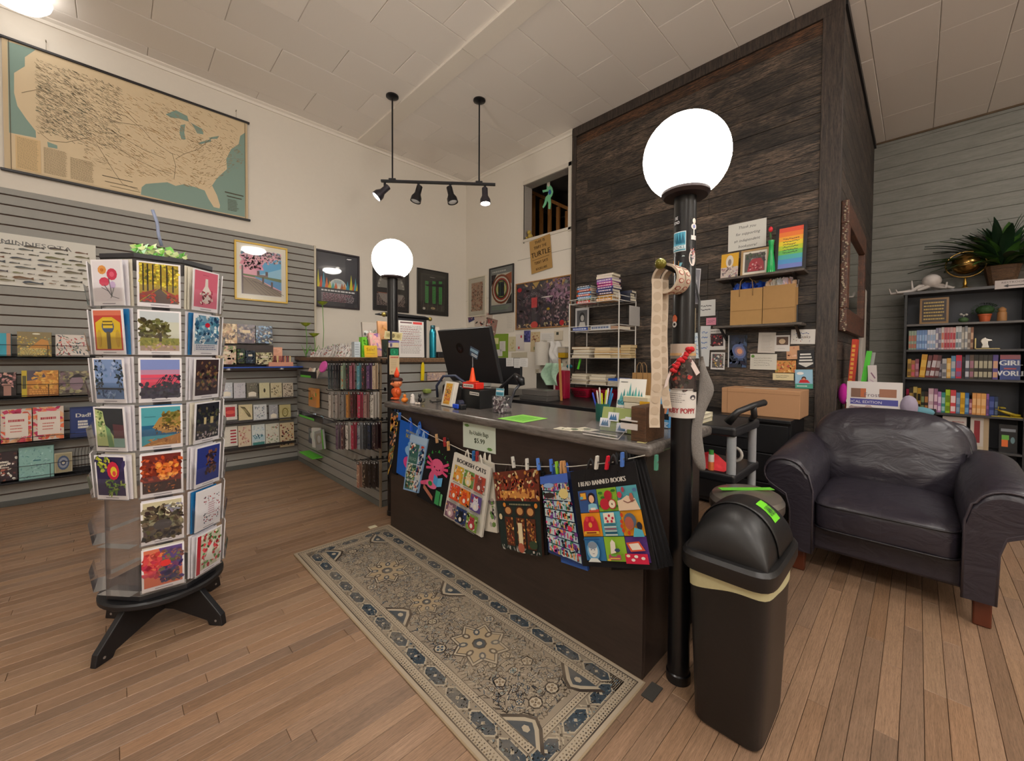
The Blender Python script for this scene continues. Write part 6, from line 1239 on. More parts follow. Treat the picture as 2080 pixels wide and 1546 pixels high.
# succulent, puck, button box, cards
P = stand_on(983, 826); t = thing('small_plant', 'tiny green succulent in a pale pot on the counter', 'plant', (P.x+.03, P.y, CT+.036)); MB().lathe([(.018, 0), (.022, .004), (.024, .024), (.021, .024)], n=18).build('pot', mat('c9c0a8', .5), t, smooth=35)
m = MB(); rp2 = random.Random(2)
for i in range(60): a, e = rp2.uniform(0, 6.28), rp2.uniform(.2, 1.4); d = Vector((math.cos(a)*math.cos(e), math.sin(a)*math.cos(e), math.sin(e))); m.cyl((0, 0, .022), Vector((0, 0, .022))+d*.030, .003, .001, n=4)
m.build('leaves', mat('2f9a2a', .5), t)
simple('black_block', 'low black block carrying the tiny succulent', 'block', MB().box((P.x-.0, P.y-.035, CT), (P.x+.07, P.y+.04, CT+.034)), mat('17181b', .4), bevel=.005)
a, b_ = ux(992, 794, 1.5), ux(1028, 838, 1.5); P = stand_on(1010, 840); t = thing('button_box', 'clear box packed with round badges and a blue card on top', 'box', (P.x, P.y, CT)); hb = .092; wb = .042
MB().box((P.x-.0, P.y-wb, CT), (P.x+.07, P.y+wb, CT+hb)).build('box_shell', ACRYL, t, world=True)
m = MB(); rq = random.Random(6)
for i in range(170):
 x, y, z = rq.uniform(.006, .064), rq.uniform(-wb+.006, wb-.006), rq.uniform(.006, hb-.006)
 if rq.random() < .5: x = .006
 d = Vector((rq.uniform(-1, -.3), rq.uniform(-.5, .5), rq.uniform(-.5, .5))).normalized(); c0_ = rq.choice(['d9d4d4', '5a4a4a', '8a7a80', 'e6e2de', '3a3034', 'a09098']); o_ = Vector((P.x+x, P.y+y, CT+z))
 m.cyl(o_, o_+d*.002, .0065, n=7, c=c0_)
tag(m.build('badges', GLOSSY, t, world=True), kind='stuff')
s = Pr(.062, .040, 'a8c4cc', t=.002); s.rect(.03, .06, .97, .94, '4f98b0'); s.scribble(.05, .35, .95, .9, 1, 'dfe8ea', wd=.25, ragged=0); s.scribble(.1, .1, .9, .35, 2, '2a5a6a', wd=.06); s.build('top_card', t, M=pose((P.x+.02, P.y+.004, CT+hb+.001), 'x', .1), world=True)
c4 = [uz(u, v, CT+.0012) for u, v in ((1010, 850), (1062, 842), (1113, 850), (1062, 859))]
m = MB(); m.add(c4, [(0, 1, 2, 3)], '8fd85a'); cc = sum(c4, Vector())/4
for f, c_ in ((.82, 'b4e086'), (.78, '86cf52')): m.add([cc.lerp(q, f)+Vector((0, 0, .0002+(.82-f)*.01)) for q in c4], [(0, 1, 2, 3)], c_)
for i in range(5):
 a, b_ = c4[0].lerp(c4[3], .2+i*.14), c4[1].lerp(c4[2], .2+i*.14); q0, q1_ = a.lerp(b_, .2), a.lerp(b_, .8); dd = (c4[3]-c4[0])*.04; up_ = Vector((0, 0, .001)); m.add([q0+up_, q1_+up_, q1_+dd+up_, q0+dd+up_], [(0, 1, 2, 3)], '4f9a3a')
tag(m.build('counter_notice', PAPER), 'lime green notice sheet taped flat on the counter top', 'notice')
def flatcard(u, v, wx_, wy_, rz, label, fn, bg, z=CT+.001, name='business_card', cat='card'):
 P = uz(u, v, z); s = Pr(wx_, wy_, bg, t=.001); fn(s); o = s.build(name, M=Matrix.Translation((P.x, P.y, z)) @ Matrix.Rotation(rz, 4, 'Z') @ Matrix.Rotation(-PI/2, 4, 'X')); return tag(o, label, cat)
for i, (u, v, rz) in enumerate(((1141, 873, -1.5), (1162, 874, -1.3), (1183, 873, -1.75))):
 flatcard(u, v, .085, .055, rz, 'cream flyer with a dark tree print on the counter, '+['leftmost', 'middle', 'rightmost'][i]+' of three', lambda s: (s.rect(.05, .06, .95, .94, 'cfc8b4'), s.ell(.5, .5, .2, .3, '4a5a44', 8), s.rect(.1, .1, .9, .16, '6a6454')), 'e3dcc8', z=CT+.001+.001*i, name='flyer', cat='flyer')
# pens in a green holder, shop cards, wooden box
P = stand_on(1224, 856); t = thing('pen_holder', 'teal pen cup on the counter', 'pen cup', (P.x, P.y, CT)); MB().lathe([(.030, 0), (.032, .003), (.034, .085), (.031, .085), (.029, .006)], n=24).build('cup', mat('1f5f54', .4), t, smooth=40)
for i, (dx, dy, c_, nm) in enumerate(((-.012, .020, '3048c0', 'blue'), (-.016, .006, 'c9c4bc', 'white'), (.004, .012, 'b9b4ae', 'silver'), (-.014, -.006, 'd0d828', 'yellow'), (.008, -.004, 'b8c420', 'lime'), (-.006, -.018, 'e0dcd6', 'ivory'), (.006, -.022, '2a78b0', 'light blue'), (.016, .0, '8a8a90', 'grey'), (.012, -.016, '1f6fa8', 'teal blue'))):
 simple('pen', nm+' pen standing in the teal cup', 'pen', MB().cyl((P.x+dx*.5, P.y+dy*.5, CT+.004), (P.x+dx*1.9, P.y+dy*1.9, CT+.120+.012*(i % 3)), .0042, n=8).cyl((P.x+dx*1.9, P.y+dy*1.9, CT+.120+.012*(i % 3)), (P.x+dx*2.05, P.y+dy*2.05, CT+.135+.012*(i % 3)), .0046, .003, n=8), mat(c_, .35), smooth=35)
a, b_ = ux(1244, 786, 1.50), ux(1291, 838, 1.45)
def p_shop(s):
 s.rect(.0, .0, 1, 1, 'e2dfd8')
 for i, (x, h_) in enumerate(((.14, .25), (.24, .34), (.36, .30), (.45, .5), (.56, .32), (.66, .4), (.78, .34), (.88, .28))): s.poly([(x-.09, .36), (x+.09, .36), (x, .40+h_)], ['4f9a9a', '3a8080', '5aa8a4'][i % 3])
 s.rect(.06, .30, .94, .44, '5ab4c0'); s.text('BOOKS', .34, .32, .10, '1c4a60', bold=.05); s.scribble(.55, .33, .9, .42, 1, '1c4a60', wd=.04); s.scribble(.06, .08, .94, .26, 4, '7a7a7a', wd=.010, ragged=.05); s.scribble(.08, .88, .35, .94, 1, '3a3a3a', wd=.02)
P = stand_on(1262, 862); s = Pr(.135, .185, 'e2dfd8', t=.002); p_shop(s); tag(s.build('shop_sign', M=pose((P.x+.10, P.y+.02, CT+.02), 'x', .25, yaw=.1)), 'white sign with teal pines and the word books on the counter', 'sign')
P = stand_on(1245, 880)
for i, (dx, dy, nm) in enumerate(((0, .038, 'left'), (.0, -.040, 'right'))):
 t = thing('gift_card_stack', 'olive green card sleeve printed with pines, %s of the pair on the counter' % nm, 'card sleeve', M=pose((P.x+.02+dx, P.y+dy-.005, CT+.003), 'x', .3, yaw=.12)); s = Pr(.074, .098, '93a061', t=.012); s.rect(.0, .0, 1, .35, '8a9858'); s.rect(.62, .5, .75, .98, '7a8a50'); s.build('sleeve', t)
 for j in range(2):
  s = Pr(.046, .036, 'd9dbe2', t=.0015); [s.poly([(x-.14, .25), (x+.14, .25), (x, .85)], '3a6a98') for x in (.3, .5, .7)]; s.rect(.15, .12, .85, .26, '2a5a88'); s.build('card', t, M=Matrix.Translation((-.018+.034*j, -.004-.003*j, .014+.026*j-(.012 if i else 0))))
P = stand_on(1222, 878); t = thing('brochure_stand', 'clear tilted brochure holder lying empty on the counter', 'holder', (P.x, P.y, CT))
m = MB(); 
for i in range(3): m.add([(P.x-.10+.012*i, P.y+.02+.010*i, CT+.002+.008*i), (P.x-.095+.012*i, P.y-.13+.010*i, CT+.002+.008*i), (P.x-.0+.012*i, P.y-.11+.010*i, CT+.02+.010*i), (P.x-.0+.012*i, P.y+.04+.010*i, CT+.02+.010*i)], [(0, 1, 2, 3)])
m.build('clear_sheet', ACRYL, t, world=True)
m = MB(); m.tube([(P.x-.10, P.y+.02, CT+.004), (P.x-.095, P.y-.13, CT+.004), (P.x+.0, P.y-.11, CT+.022)], .0022, 6); m.tube([(P.x-.088, P.y+.03, CT+.012), (P.x-.083, P.y-.12, CT+.012)], .0018, 6); m.build('edge', mat('c9c4c0', .2), t, world=True)
wbx = mat('5a3c26', .5); a = uz(1281, 895, CT); X1_ = a.x; y0, y1 = CY0+.0, a.y; hz = .125
DKW = wood_mat('walnut_box', '3a2618', '6a4a30', 1, 8, 14, .5, contrast=1, bump=.2)
t = thing('wooden_box', 'brown wooden suggestion box with a card slot by the near lamp post', 'box', (X1_, (y0+y1)/2, CT)); B((X1_, y0, CT), (X1_+.15, y1, CT+hz)).build('box_body', DKW, t, world=True, bevel=.003)
MB().box((X1_-.001, y0+.055, CT+.060), (X1_+.002, y0+.105, CT+.070)).build('slot', mat('0c0a09', .9), t, world=True); MB().box((X1_-.004, y0+.03, CT+.040), (X1_+.0, y0+.095, CT+.062)).box((X1_-.006, y0+.03, CT+.070), (X1_+.03, y0+.095, CT+.074)).build('white_card', mat('d6d0cc', .5), t, world=True)
flatcard(1302, 899, .030, .045, -1.4, 'round yellow paper token on the counter beside the wooden box', lambda s: s.ell(.5, .5, .5, .5, 'd9cf90', 16), 'd9cf90', name='paper_token', cat='token')
# books and magazines standing behind the wooden box
standing('paperback', 'yellow paperback standing behind the wooden box', 'book', 1297, 817, 1316, 1.62, ['d9a82a', 'c98f2a', '3a8a80', 'e0b84a'], z=CT, face='x', lean=.1, paint=lambda s: (s.scatter(.1, .3, .9, .9, ['e0b43a', 'c9902a'], 12, .2), s.rect(0, .0, 1, .15, '4a9a98')))
standing('magazine', 'blue and white magazine with a face standing behind the near lamp post', 'magazine', 1337, 790, 1359, 1.66, ['4a8ac0'], z=CT, face='x', lean=.08, paint=lambda s: (s.rect(.1, .1, .9, .75, '5aa0d0'), s.ell(.55, .5, .28, .18, 'c98a6a', 12), s.rect(.4, .2, 1, .35, '20242e'), s.scribble(.0, .0, 1, .14, 4, 'dfe6ea', wd=.02), s.rect(.1, .82, .9, .95, '2a6ab0')))
for i in range(4):
 tag(B((1.72, .86, CT+.0005+i*.030), (1.84, .98+.005*(i % 2), CT+.0285+i*.030)).build('paperback', mat(['d9cdb4', 'c9b48a', 'e0d8c4', 'd0c4a8'][i], .6), bevel=.002), ['lowest', 'second', 'third', 'topmost'][i]+' pale book of the short pile behind the wooden box', 'book', 'pale books piled on the counter')
# ================================================================== near lamp post: peg, sticker rolls, flyers, sock
kb = thing('post_peg', 'black peg with a green ball end on the near lamp post', 'peg', (PX, PY, 1.42))
zk = vert_at(1370, 556, Vector((PX, PY, 0))); Dv = -Vector((RT.x, RT.y, 0))*.80-Vector((FW.x, FW.y, 0))*.62
def away(s_, z): return Vector((PX, PY, z))+Dv.normalized()*s_
MB().tube([away(.03, zk), away(.135, zk+.012)], .0085, 12).build('peg_bar', BLK, kb, world=True, smooth=35)
MB().ball(away(.148, zk+.014), .0185, 20, 12).build('ball_end', mat('6f6a28', .15, .35), kb, world=True, smooth=True)
dvn = Dv.normalized(); side = dvn.cross(Vector((0, 0, 1))).normalized()
def rollat(s_, R, wd, label, tw, tl, n_, ut):
 c = away(s_, zk-R*.62); t = thing('sticker_roll', label, 'sticker roll', c); V = []
 for rr_, nm in ((R, 'roll_ring'),):
  m = MB(); N = 36
  for a0, b0, r0 in ((0, 0, R), (0, 1, R), (1, 1, R-.010), (1, 0, R-.010)): pass
  vs = []; fs = []
  for k in range(N):
   a = 2*PI*k/N; d = side*math.cos(a)+Vector((0, 0, 1))*math.sin(a)
   for q, (rad, off) in enumerate(((R, -wd/2), (R, wd/2), (R-.008, wd/2), (R-.008, -wd/2))): vs.append(c+d*rad+dvn*off)
  for k in range(N):
   for q in range(4): fs.append((k*4+q, k*4+(q+1) % 4, ((k+1) % N)*4+(q+1) % 4, ((k+1) % N)*4+q))
  m.add(vs, fs); m.build('roll_ring', mat('c9b8a4', .45), t, world=True, smooth=40)
  m = MB(); 
  for k in range(0, N, 3):
   a = 2*PI*(k+.5)/N; a2 = a+.30
   for j in range(1):
    cc_ = ['a8504c', '8a6a7a', 'b0605a'][k % 3]
    for rad2, colr in ((.43, cc_), (.30, 'd9c8b4')):
     q = []
     for g in range(10):
      th = 2*PI*g/10; aa_ = a+.15+math.cos(th)*rad2*.36; d = side*math.cos(aa_)+Vector((0, 0, 1))*math.sin(aa_); q.append(c+d*(R+.0006+(.0006 if rad2 < .4 else 0))+dvn*(math.sin(th)*rad2*wd))
     m.add(q, [tuple(range(10))], colr)
  m.build('printed_stickers', GLOSSY, t, world=True)
 # the loose tail hanging down
 tp = ud(ut, 600, (c-EYE).dot(FW)); tp.z = c.z
 axis = Vector((RT.x, RT.y, 0)).normalized(); m = MB(); n2 = 24; vs = []
 for k in range(n2+1):
  z = tp.z-(tl*k/n2); sw = .004*math.sin(k*.5)*(k/n2)
  pc = Vector((tp.x, tp.y, z))+axis*(wd*.5+sw*.6+(tw*.0 if k < 17 else tw*(k-17)/7)); nrm = Vector((-FW.x, -FW.y, 0)).normalized()*(.004+sw)
  vs += [pc-axis*wd*.5+nrm, pc+axis*wd*.5+nrm]
 m.add(vs, [(2*k, 2*k+1, 2*k+3, 2*k+2) for k in range(n2)]); m.build('hanging_tail', mat('c4b4a0', .5), t, world=True, solid=.0006)
 m = MB()
 for k in range(n_):
  f = (k+.5)/n_*n2; i0 = int(f); a0_, b0_ = Vector(vs[2*i0]), Vector(vs[2*i0+1]); c0_, d0_ = Vector(vs[min(2*i0+2, 2*n2)]), Vector(vs[min(2*i0+3, 2*n2+1)]); fr_ = f-i0
  pc = (a0_.lerp(c0_, fr_)+b0_.lerp(d0_, fr_))/2+Vector((-FW.x, -FW.y, 0)).normalized()*.0010; m.add([pc+axis*(wd*.40*math.cos(2*PI*g/14))+Vector((0, 0, 1))*(min(wd*.40, tl/n_*.42)*math.sin(2*PI*g/14)) for g in range(14)], [tuple(range(14))], 'b5a38e')
 m.build('tail_stickers', PAPER, t, world=True); return t
rollat(.104, .050, .036, 'outer roll of round stickers with its long tail hanging to the counter', .0, .50, 13, 1323)
rollat(.056, .047, .030, 'inner roll of round stickers with a shorter curled tail', .02, .44, 12, 1339)
PC = (PX, PY)
def post_wrap(label, u0, v0, u1, v1, paint, bg, name='sticker', cat='sticker', r=.0378, mm=None, tess=10):
 """a sheet wrapped round the near post between two photo corners"""
 d0 = Vector((PX, PY, 0)).dot(Vector((FW.x, FW.y, 0))); cam_a = math.atan2(-PY, -PX)
 za, zb = vert_at(0, v0, Vector((PX, PY, 0))+Vector((-FW.x, -FW.y, 0))*r*.8), vert_at(0, v1, Vector((PX, PY, 0))+Vector((-FW.x, -FW.y, 0))*r*.8)
 def ang(u): off = (u-1380.5)/FPX*d0*.98; return math.asin(max(-.98, min(.98, off/ r*.96)))
 a0, a1 = ang(u0), ang(u1); w_ = (a1-a0)*r; s = Pr(w_, za-zb, bg, t=.0006, dy=.00015); paint(s)
 # cut the base into strips so it bends
 m0 = s.m; s.m = MB(); kk = s.k; s.k = 0
 for i in range(tess): s.m.add([(-w_/2+w_*i/tess, 0, 0), (-w_/2+w_*(i+1)/tess, 0, 0), (-w_/2+w_*(i+1)/tess, 0, za-zb), (-w_/2+w_*i/tess, 0, za-zb)], [(0, 1, 2, 3)], bg)
 base = len(s.m.v)
 for f, c in zip(m0.f[6:], m0.c[6:]):
  q = [m0.v[i] for i in f]; xs_ = [p[0] for p in q]; x0_, x1_ = min(xs_), max(xs_); n_ = int(math.ceil((x1_-x0_)/.004))
  if len(q) == 4 and n_ > 1 and len(set(round(x, 6) for x in xs_)) == 2:
   z0_, z1_ = min(p[2] for p in q), max(p[2] for p in q)
   for i in range(n_):
    a_, b2_ = x0_+(x1_-x0_)*i/n_, x0_+(x1_-x0_)*(i+1)/n_; s.m.add([(a_, q[0][1], z0_), (b2_, q[0][1], z0_), (b2_, q[0][1], z1_), (a_, q[0][1], z1_)], [(0, 1, 2, 3)], c)
  else: s.m.add(q, [tuple(range(len(q)))], c)
 def df(x, y, z):
  th = a0+(x/w_+.5)*(a1-a0); rad = r-y*2.2+(.0003 if y < 0 else 0); ca = cam_a+th*1.0
  return (PX+rad*math.cos(ca), PY+rad*math.sin(ca), zb+z)
 o = s.build(name, m=mm or GLOSSY, deform=df); return tag(o, label, cat)
W = 'near lamp post'
post_wrap('white lettering sticker high on the '+W, 1359, 436, 1372, 456, lambda s: (s.text('BE', .5, .55, .32, 'e6e6e8', wx=.8), s.text('KIND', .5, .1, .30, 'e6e6e8', wx=.7)), '16161a')
post_wrap('teal and white bookshop sticker with pines on the '+W, 1359, 470, 1383, 510, lambda s: (s.rect(.04, .04, .96, .96, '4fa0bc'), [s.poly([(x-.12, .4), (x+.12, .4), (x, .95)], '1c5f7a') for x in (.2, .4, .6, .8)], s.rect(.04, .1, .96, .3, 'd0e4ea'), s.text('BOOKS', .48, .13, .16, '1c4a60', wx=.8)), 'd9e6ea')
post_wrap('white cut-out sticker of a small standing figure on the '+W, 1391, 444, 1402, 488, lambda s: (s.rect(.1, 0, .9, .2, 'e0dcd8'), s.rect(.4, .2, .6, .5, 'dcd8d4'), s.ell(.5, .6, .42, .14, 'e6e2e0'), s.ell(.5, .85, .26, .13, 'e8dcd2'), s.ell(.5, .6, .2, .08, '8a90c0')), '1a1a1e')
post_wrap('pale pink cut-out sticker below the standing figure on the '+W, 1389, 502, 1401, 542, lambda s: (s.ell(.5, .45, .5, .42, 'dccfc8'), s.scatter(.2, .2, .8, .9, ['b0706a', 'c9a0a0', '8a8a98'], 14, .16, .08)), '1a1a1e')
post_wrap('orange and blue sticker just above the sticker rolls on the '+W, 1359, 518, 1383, 556, lambda s: (s.poly([(.0, .0), (.5, .0), (.55, .7), (0, .8)], 'd99a3a'), s.poly([(.2, .3), (.95, .95), (.8, .98), (.1, .5)], 'c9dce0'), s.poly([(.55, .1), (.8, .6), (.6, .6)], '6aa0b0')), '1a1a1e')
post_wrap('orange curled animal sticker under the rolls on the '+W, 1359, 636, 1369, 664, lambda s: (s.ell(.5, .65, .45, .3, 'e0704a'), s.ell(.5, .25, .4, .22, 'dcd8d8'), s.ell(.5, .25, .2, .1, '1a1a1e')), '1a1a1e')
def fly(s):
 s.rect(.0, .72, 1, 1, '8a8078'); s.rect(0, .86, 1, 1, 'b9a89a'); s.rect(0, .84, 1, .875, 'c9a070'); s.rect(.0, .38, 1, .80, '3c3432'); s.scatter(.02, .36, .98, .78, ['4a403e', '2c2624', '6a4a44', '5a5450'], 60, .10, .03); s.scatter(.2, .5, .8, .66, ['a83a34', 'c04a3e'], 10, .07, .03); s.rect(.2, .385, .8, .395, 'c9c0b8')
 s.rect(.0, .0, 1, .35, 'd9d4cf'); s.scribble(.06, .20, .6, .34, 5, '4a4648', wd=.006); s.ell(.8, .28, .1, .035, '4a4850', 12); s.text('RUBY POPPY', .46, .065, .07, 'a02c34', wx=.62, bold=.08)
post_wrap('grey concert flyer lettered in red wrapped round the '+W, 1351, 697, 1418, 848, fly, 'd5d0cb', name='flyer', cat='flyer', r=.0415, tess=16)
def dangle(name, label, u0, v0, u1, v1, paint, bg, cat, roll=0, dd=.0):
 d0 = Vector((PX, PY, 0)).dot(Vector((FW.x, FW.y, 0)))-dd; a, b_ = ud(u0, v0, d0), ud(u1, v1, d0); s = Pr((b_-a).dot(Vector((RT.x, RT.y, 0))), a.z-b_.z, bg, t=.0012); paint(s); c = (a+b_)/2; c.z = b_.z
 return tag(s.build(name, M=Matrix.Translation(c) @ Matrix.Rotation(math.atan2(RT.y, RT.x), 4, 'Z') @ Matrix.Rotation(roll, 4, 'Y')), label, cat)
dangle('ornate_card', 'tall slate card with a pale ornate figure hung beside the near lamp post', 1395, 545, 1419, 617, lambda s: (s.rect(.06, .03, .94, .97, '6a6a72'), s.ell(.5, .5, .28, .32, '8a8a90', 12), s.ell(.5, .5, .18, .24, '5a5a64', 10), s.scatter(.25, .2, .75, .8, ['a8a8ac', '7a7a82', 'c0c0c0'], 30, .07, .03)), 'a9a9ae', 'card', roll=.06)
dangle('ticket', 'tan ticket stub clipped to the right of the near lamp post', 1394, 626, 1413, 675, lambda s: (s.rect(.08, .05, .9, .95, 'a89f80'), s.ell(.5, .7, .2, .08, '6a6250'), s.scribble(.2, .1, .8, .5, 4, '8a7f64', wd=.02), s.rect(.7, .1, .85, .16, 'b04038')), 'b9ae90', 'ticket')
dangle('blue_note', 'pale blue handwritten slip behind the sock', 1404, 676, 1420, 728, lambda s: s.scribble(.1, .1, .9, .9, 5, '3a5aa0', wd=.03, hand=True), 'b9c6cc', 'note', dd=-.05)
# crocheted poppies ribbon and grey knitted sock
d0 = Vector((PX, PY, 0)).dot(Vector((FW.x, FW.y, 0)))-.045
t = thing('ribbon_poppies', 'crocheted red poppies on a pale ribbon pinned across the flyer', 'decoration', ud(1385, 740, d0)); m = MB(); rc2 = random.Random(5)
for i in range(26):
 f = i/25; P = ud(1404-f*37+rc2.uniform(-3, 3), 706+f*46+rc2.uniform(-5, 5), d0); m.ball(P, rc2.uniform(.006, .011), 8, 5, sc=(1, 1, .8))
m.build('red_flowers', mat('b8141f', .8, bump=.6, scale=400), t, world=True, smooth=True)
for pts_ in (((1395, 712), (1372, 735), (1350, 753)), ((1388, 716), (1407, 740), (1418, 760)), ((1365, 748), (1356, 770), (1352, 786))):
 q = [ud(u, v, d0+.004) for u, v in pts_]; m = MB(); w2 = Vector((RT.x, RT.y, .8)).normalized()*.008
 m.add([p_+o_ for p_ in q for o_ in (-w2, w2)], [(0, 1, 3, 2), (2, 3, 5, 4)]); m.build('ribbon', mat('d9c9c4', .6), t, world=True, solid=.001)
ds = Vector((PX, PY, 0)).dot(Vector((FW.x, FW.y, 0)))-.02
t = thing('knitted_sock', 'long grey knitted sock hanging beside the near lamp post', 'sock', ud(1428, 900, ds))
prof = [(1421, 1428, 724), (1420, 1434, 750), (1420, 1447, 775), (1418, 1453, 793), (1417, 1444, 812), (1412, 1434, 832), (1404, 1428, 852), (1401, 1425, 875), (1401, 1428, 900), (1404, 1432, 925), (1412, 1434, 945), (1422, 1433, 957)]
vs = []; fs = []; N = 14
for l, r2, v in prof:
 A1, B1 = ud(l, v, ds), ud(r2, v, ds); c = (A1+B1)/2; hw = (B1-A1).length/2
 for k in range(N): a = 2*PI*k/N; vs.append(c+Vector((RT.x, RT.y, 0))*math.cos(a)*hw+Vector((FW.x, FW.y, 0))*math.sin(a)*min(.012, hw*.8))
for i in range(len(prof)-1):
 for k in range(N): fs.append((i*N+k, i*N+(k+1) % N, (i+1)*N+(k+1) % N, (i+1)*N+k))
fs += [tuple(range(N)), tuple(range((len(prof)-1)*N, len(prof)*N))]
m = MB(); m.add(vs, fs); SOCK = mat('77736f', .95, bump=.9, scale=260, var=.35); m.build('sock_body', SOCK, t, world=True, smooth=True, sub=1)
MB().tube([ud(1421, 610, ds+.015), ud(1419, 660, ds+.01), ud(1422, 726, ds)], .004, 6).build('hanging_loop', mat('4a4c4c', .8), t, world=True)
tag(MB().tube([ud(1405, 540, ds+.03), ud(1421, 612, ds+.014)], .003, 6).build('cord', mat('3a3b3c', .7)), 'dark cord holding the sock from the lamp post', 'cord')
# ================================================================== back wall: pictures, notes, desk
def paint_map2(s): s.rect(.16, .12, .84, .88, 'c9a88f'); s.scatter(.16, .12, .84, .88, ['b08a78', '9a5a4a', 'd9c0a8', '6a5a50', 'c98a6a', '8a7a6a'], 160, .06, .02)
framed('framed_picture', 'white framed reddish patterned print beside the room corner', 'x', XB, 950, 566, 986, 641, .018, 'd9d0bd', paint_map2, mt='e2dccc', depth=.02)
def paint_abs(s):
 s.rect(0, 0, 1, 1, '8a8c8a'); s.rect(.06, .18, .94, .86, 'e0d9c8'); s.scribble(.1, .89, .9, .95, 1, 'c9c9c4', wd=.03); s.scribble(.1, .06, .9, .15, 2, '8fa08a', wd=.03)
 s.poly([(.06, .86), (.3, .86), (.06, .6)], '3a2a30'); s.poly([(.94, .18), (.7, .18), (.94, .4)], '3a2c2a'); s.poly([(.94, .86), (.6, .8), (.94, .6)], 'b0603a')
 for r, c in ((.42, '8a4a2e'), (.36, 'e0d9c8'), (.32, 'b04a34'), (.27, '2a2a30'), (.24, '9aa04a'), (.20, 'e2dccc'), (.17, 'c8c23a')): s.ell(.5, .52, r, r*.78, c, 20, rot=.3)
 s.rect(.37, .36, .63, .68, '33363c'); s.rect(.44, .36, .47, .68, '4a6a50')
framed('framed_poster', 'black framed poster of concentric rust and lime rings', 'x', XB, 993, 546, 1042, 634, .016, '2a2727', paint_abs)
def paint_pzl(s):
 s.rect(0, 0, 1, 1, '4f454e'); s.scatter(0, 0, 1, 1, ['5f5058', '3f3a44', '7a6068', '4a424c', '6a5a62'], 260, .05, .04); s.scatter(.6, .55, 1, 1, ['a87a98', 'b890a8', '8a6a84'], 90, .05, .04); s.scatter(.5, .1, 1, .55, ['a88a90', 'c0a0a8', '6a5a64'], 90, .03, .025)
 s.ell(.06, .87, .045, .05, 'd0303c', 14); s.rect(.30, .44, .41, .66, 'e04a50'); s.ell(.355, .55, .04, .07, 'd9404a', 10)
 for i in range(9): a = PI*i/8; s.ell(.15+.05*i, .60+.14*math.sin(a), .022, .035, '8a8088', 8); s.ell(.15+.05*i, .60+.14*math.sin(a), .012, .02, '4f454e', 8)
 s.ell(.6, .64, .11, .014, 'efe6e2', 16); s.scatter(.02, .86, .98, .98, ['d9b06a', 'c99a50', 'e0c090'], 20, .035, .03); s.scatter(.03, .02, .97, .09, ['e6c998', 'd9b07a', 'efe0c0'], 44, .03, .025); s.ell(.36, .06, .07, .08, 'e85048', 12); s.ell(.86, .07, .04, .06, 'd9303a', 10); s.ell(.62, .38, .03, .03, 'c9a83a', 8); s.ell(.93, .9, .03, .04, '8a8a86', 8); s.poly([(.32, .99), (.46, .99), (.39, .86)], 'c9a860')
framed('framed_picture', 'wood framed puzzle picture of purple foliage and a red phone box shape', 'x', XB, 1047, 577, 1159, 663, .014, 'a87a4a', paint_pzl, frough=.35)
# railing and green cut-out seen through the opening
WZ0 = wz0
t = thing('stair_railing', 'orange pine stair railing seen through the wall opening', 'railing', (XT+.45, 3.3, WZ0)); PINE = wood_mat('pine_rail', '8a5426', 'c08a4e', 2, 5, 10, .5, contrast=.8, bump=.1, poreamt=.2)
def rz_(y): return 2.93+(y-3.02)*.62
xr = XT+.42; MB().add([(xr-.02, 2.3, rz_(2.3)), (xr+.05, 2.3, rz_(2.3)), (xr+.05, 4.4, rz_(4.4)), (xr-.02, 4.4, rz_(4.4)), (xr-.02, 2.3, rz_(2.3)+.05), (xr+.05, 2.3, rz_(2.3)+.05), (xr+.05, 4.4, rz_(4.4)+.05), (xr-.02, 4.4, rz_(4.4)+.05)], [(0, 3, 2, 1), (4, 5, 6, 7), (0, 1, 5, 4), (1, 2, 6, 5), (2, 3, 7, 6), (3, 0, 4, 7)]).build('hand_rail', PINE, t, world=True, bevel=.004)
for i in range(13):
 y = 2.42+i*.155; B((xr, y, 1.66), (xr+.03, y+.055, rz_(y)+.005)).build('baluster', PINE, t, world=True, bevel=.003)
B((xr-.01, 2.96, 1.66), (xr+.07, 3.05, rz_(3.0)+.01)).build('newel_post', PINE, t, world=True, bevel=.004)
q = lambda u, v: ux(u, v, XT+.02)
ct = lambda pts: [(-(q(u, v).y), q(u, v).z) for u, v in pts]
def cutout(parent, name, pts, col, x=XT+.02, th=.006):
 m = MB(); P_ = [q(u, v) for u, v in pts]; n = len(P_); m.add([Vector((x, p.y, p.z)) for p in P_]+[Vector((x+th, p.y, p.z)) for p in P_], [tuple(range(n)), tuple(range(2*n-1, n-1, -1))]+[(k, (k+1) % n, n+(k+1) % n, n+k) for k in range(n)]); return m.build(name, mat(col, .5), parent, world=True)
z_ = lambda a, b: (930+a/4.295, 320+b/4.295)
t = thing('paper_figure', 'pale green paper cut-out figure hanging in the wall opening', 'cut-out', (XT+.02, 3.28, 2.75))
cutout(t, 'body', [z_(*p) for p in ((775, 245), (800, 235), (822, 262), (830, 300), (820, 335), (808, 350), (812, 400), (806, 450), (788, 448), (790, 400), (780, 375), (768, 410), (745, 442), (738, 432), (755, 390), (765, 345), (785, 325), (790, 295), (760, 300), (742, 306), (738, 285), (775, 278))], '7fd0a0')
cutout(t, 'blue_patch', [z_(*p) for p in ((795, 285), (808, 278), (816, 300), (810, 322), (796, 325), (790, 305))], '2a5a9a', x=XT+.017); cutout(t, 'face', [z_(*p) for p in ((778, 215), (790, 205), (803, 212), (803, 245), (790, 258), (780, 245))], 'd9d4c8', x=XT+.017)
MB().cyl((XT+.02, q(*z_(790, 210)).y, q(*z_(790, 210)).z), (XT+.02, q(*z_(790, 210)).y, wz1), .0012, n=5).build('hanging_thread', mat('8a8a8a', .5), t, world=True)
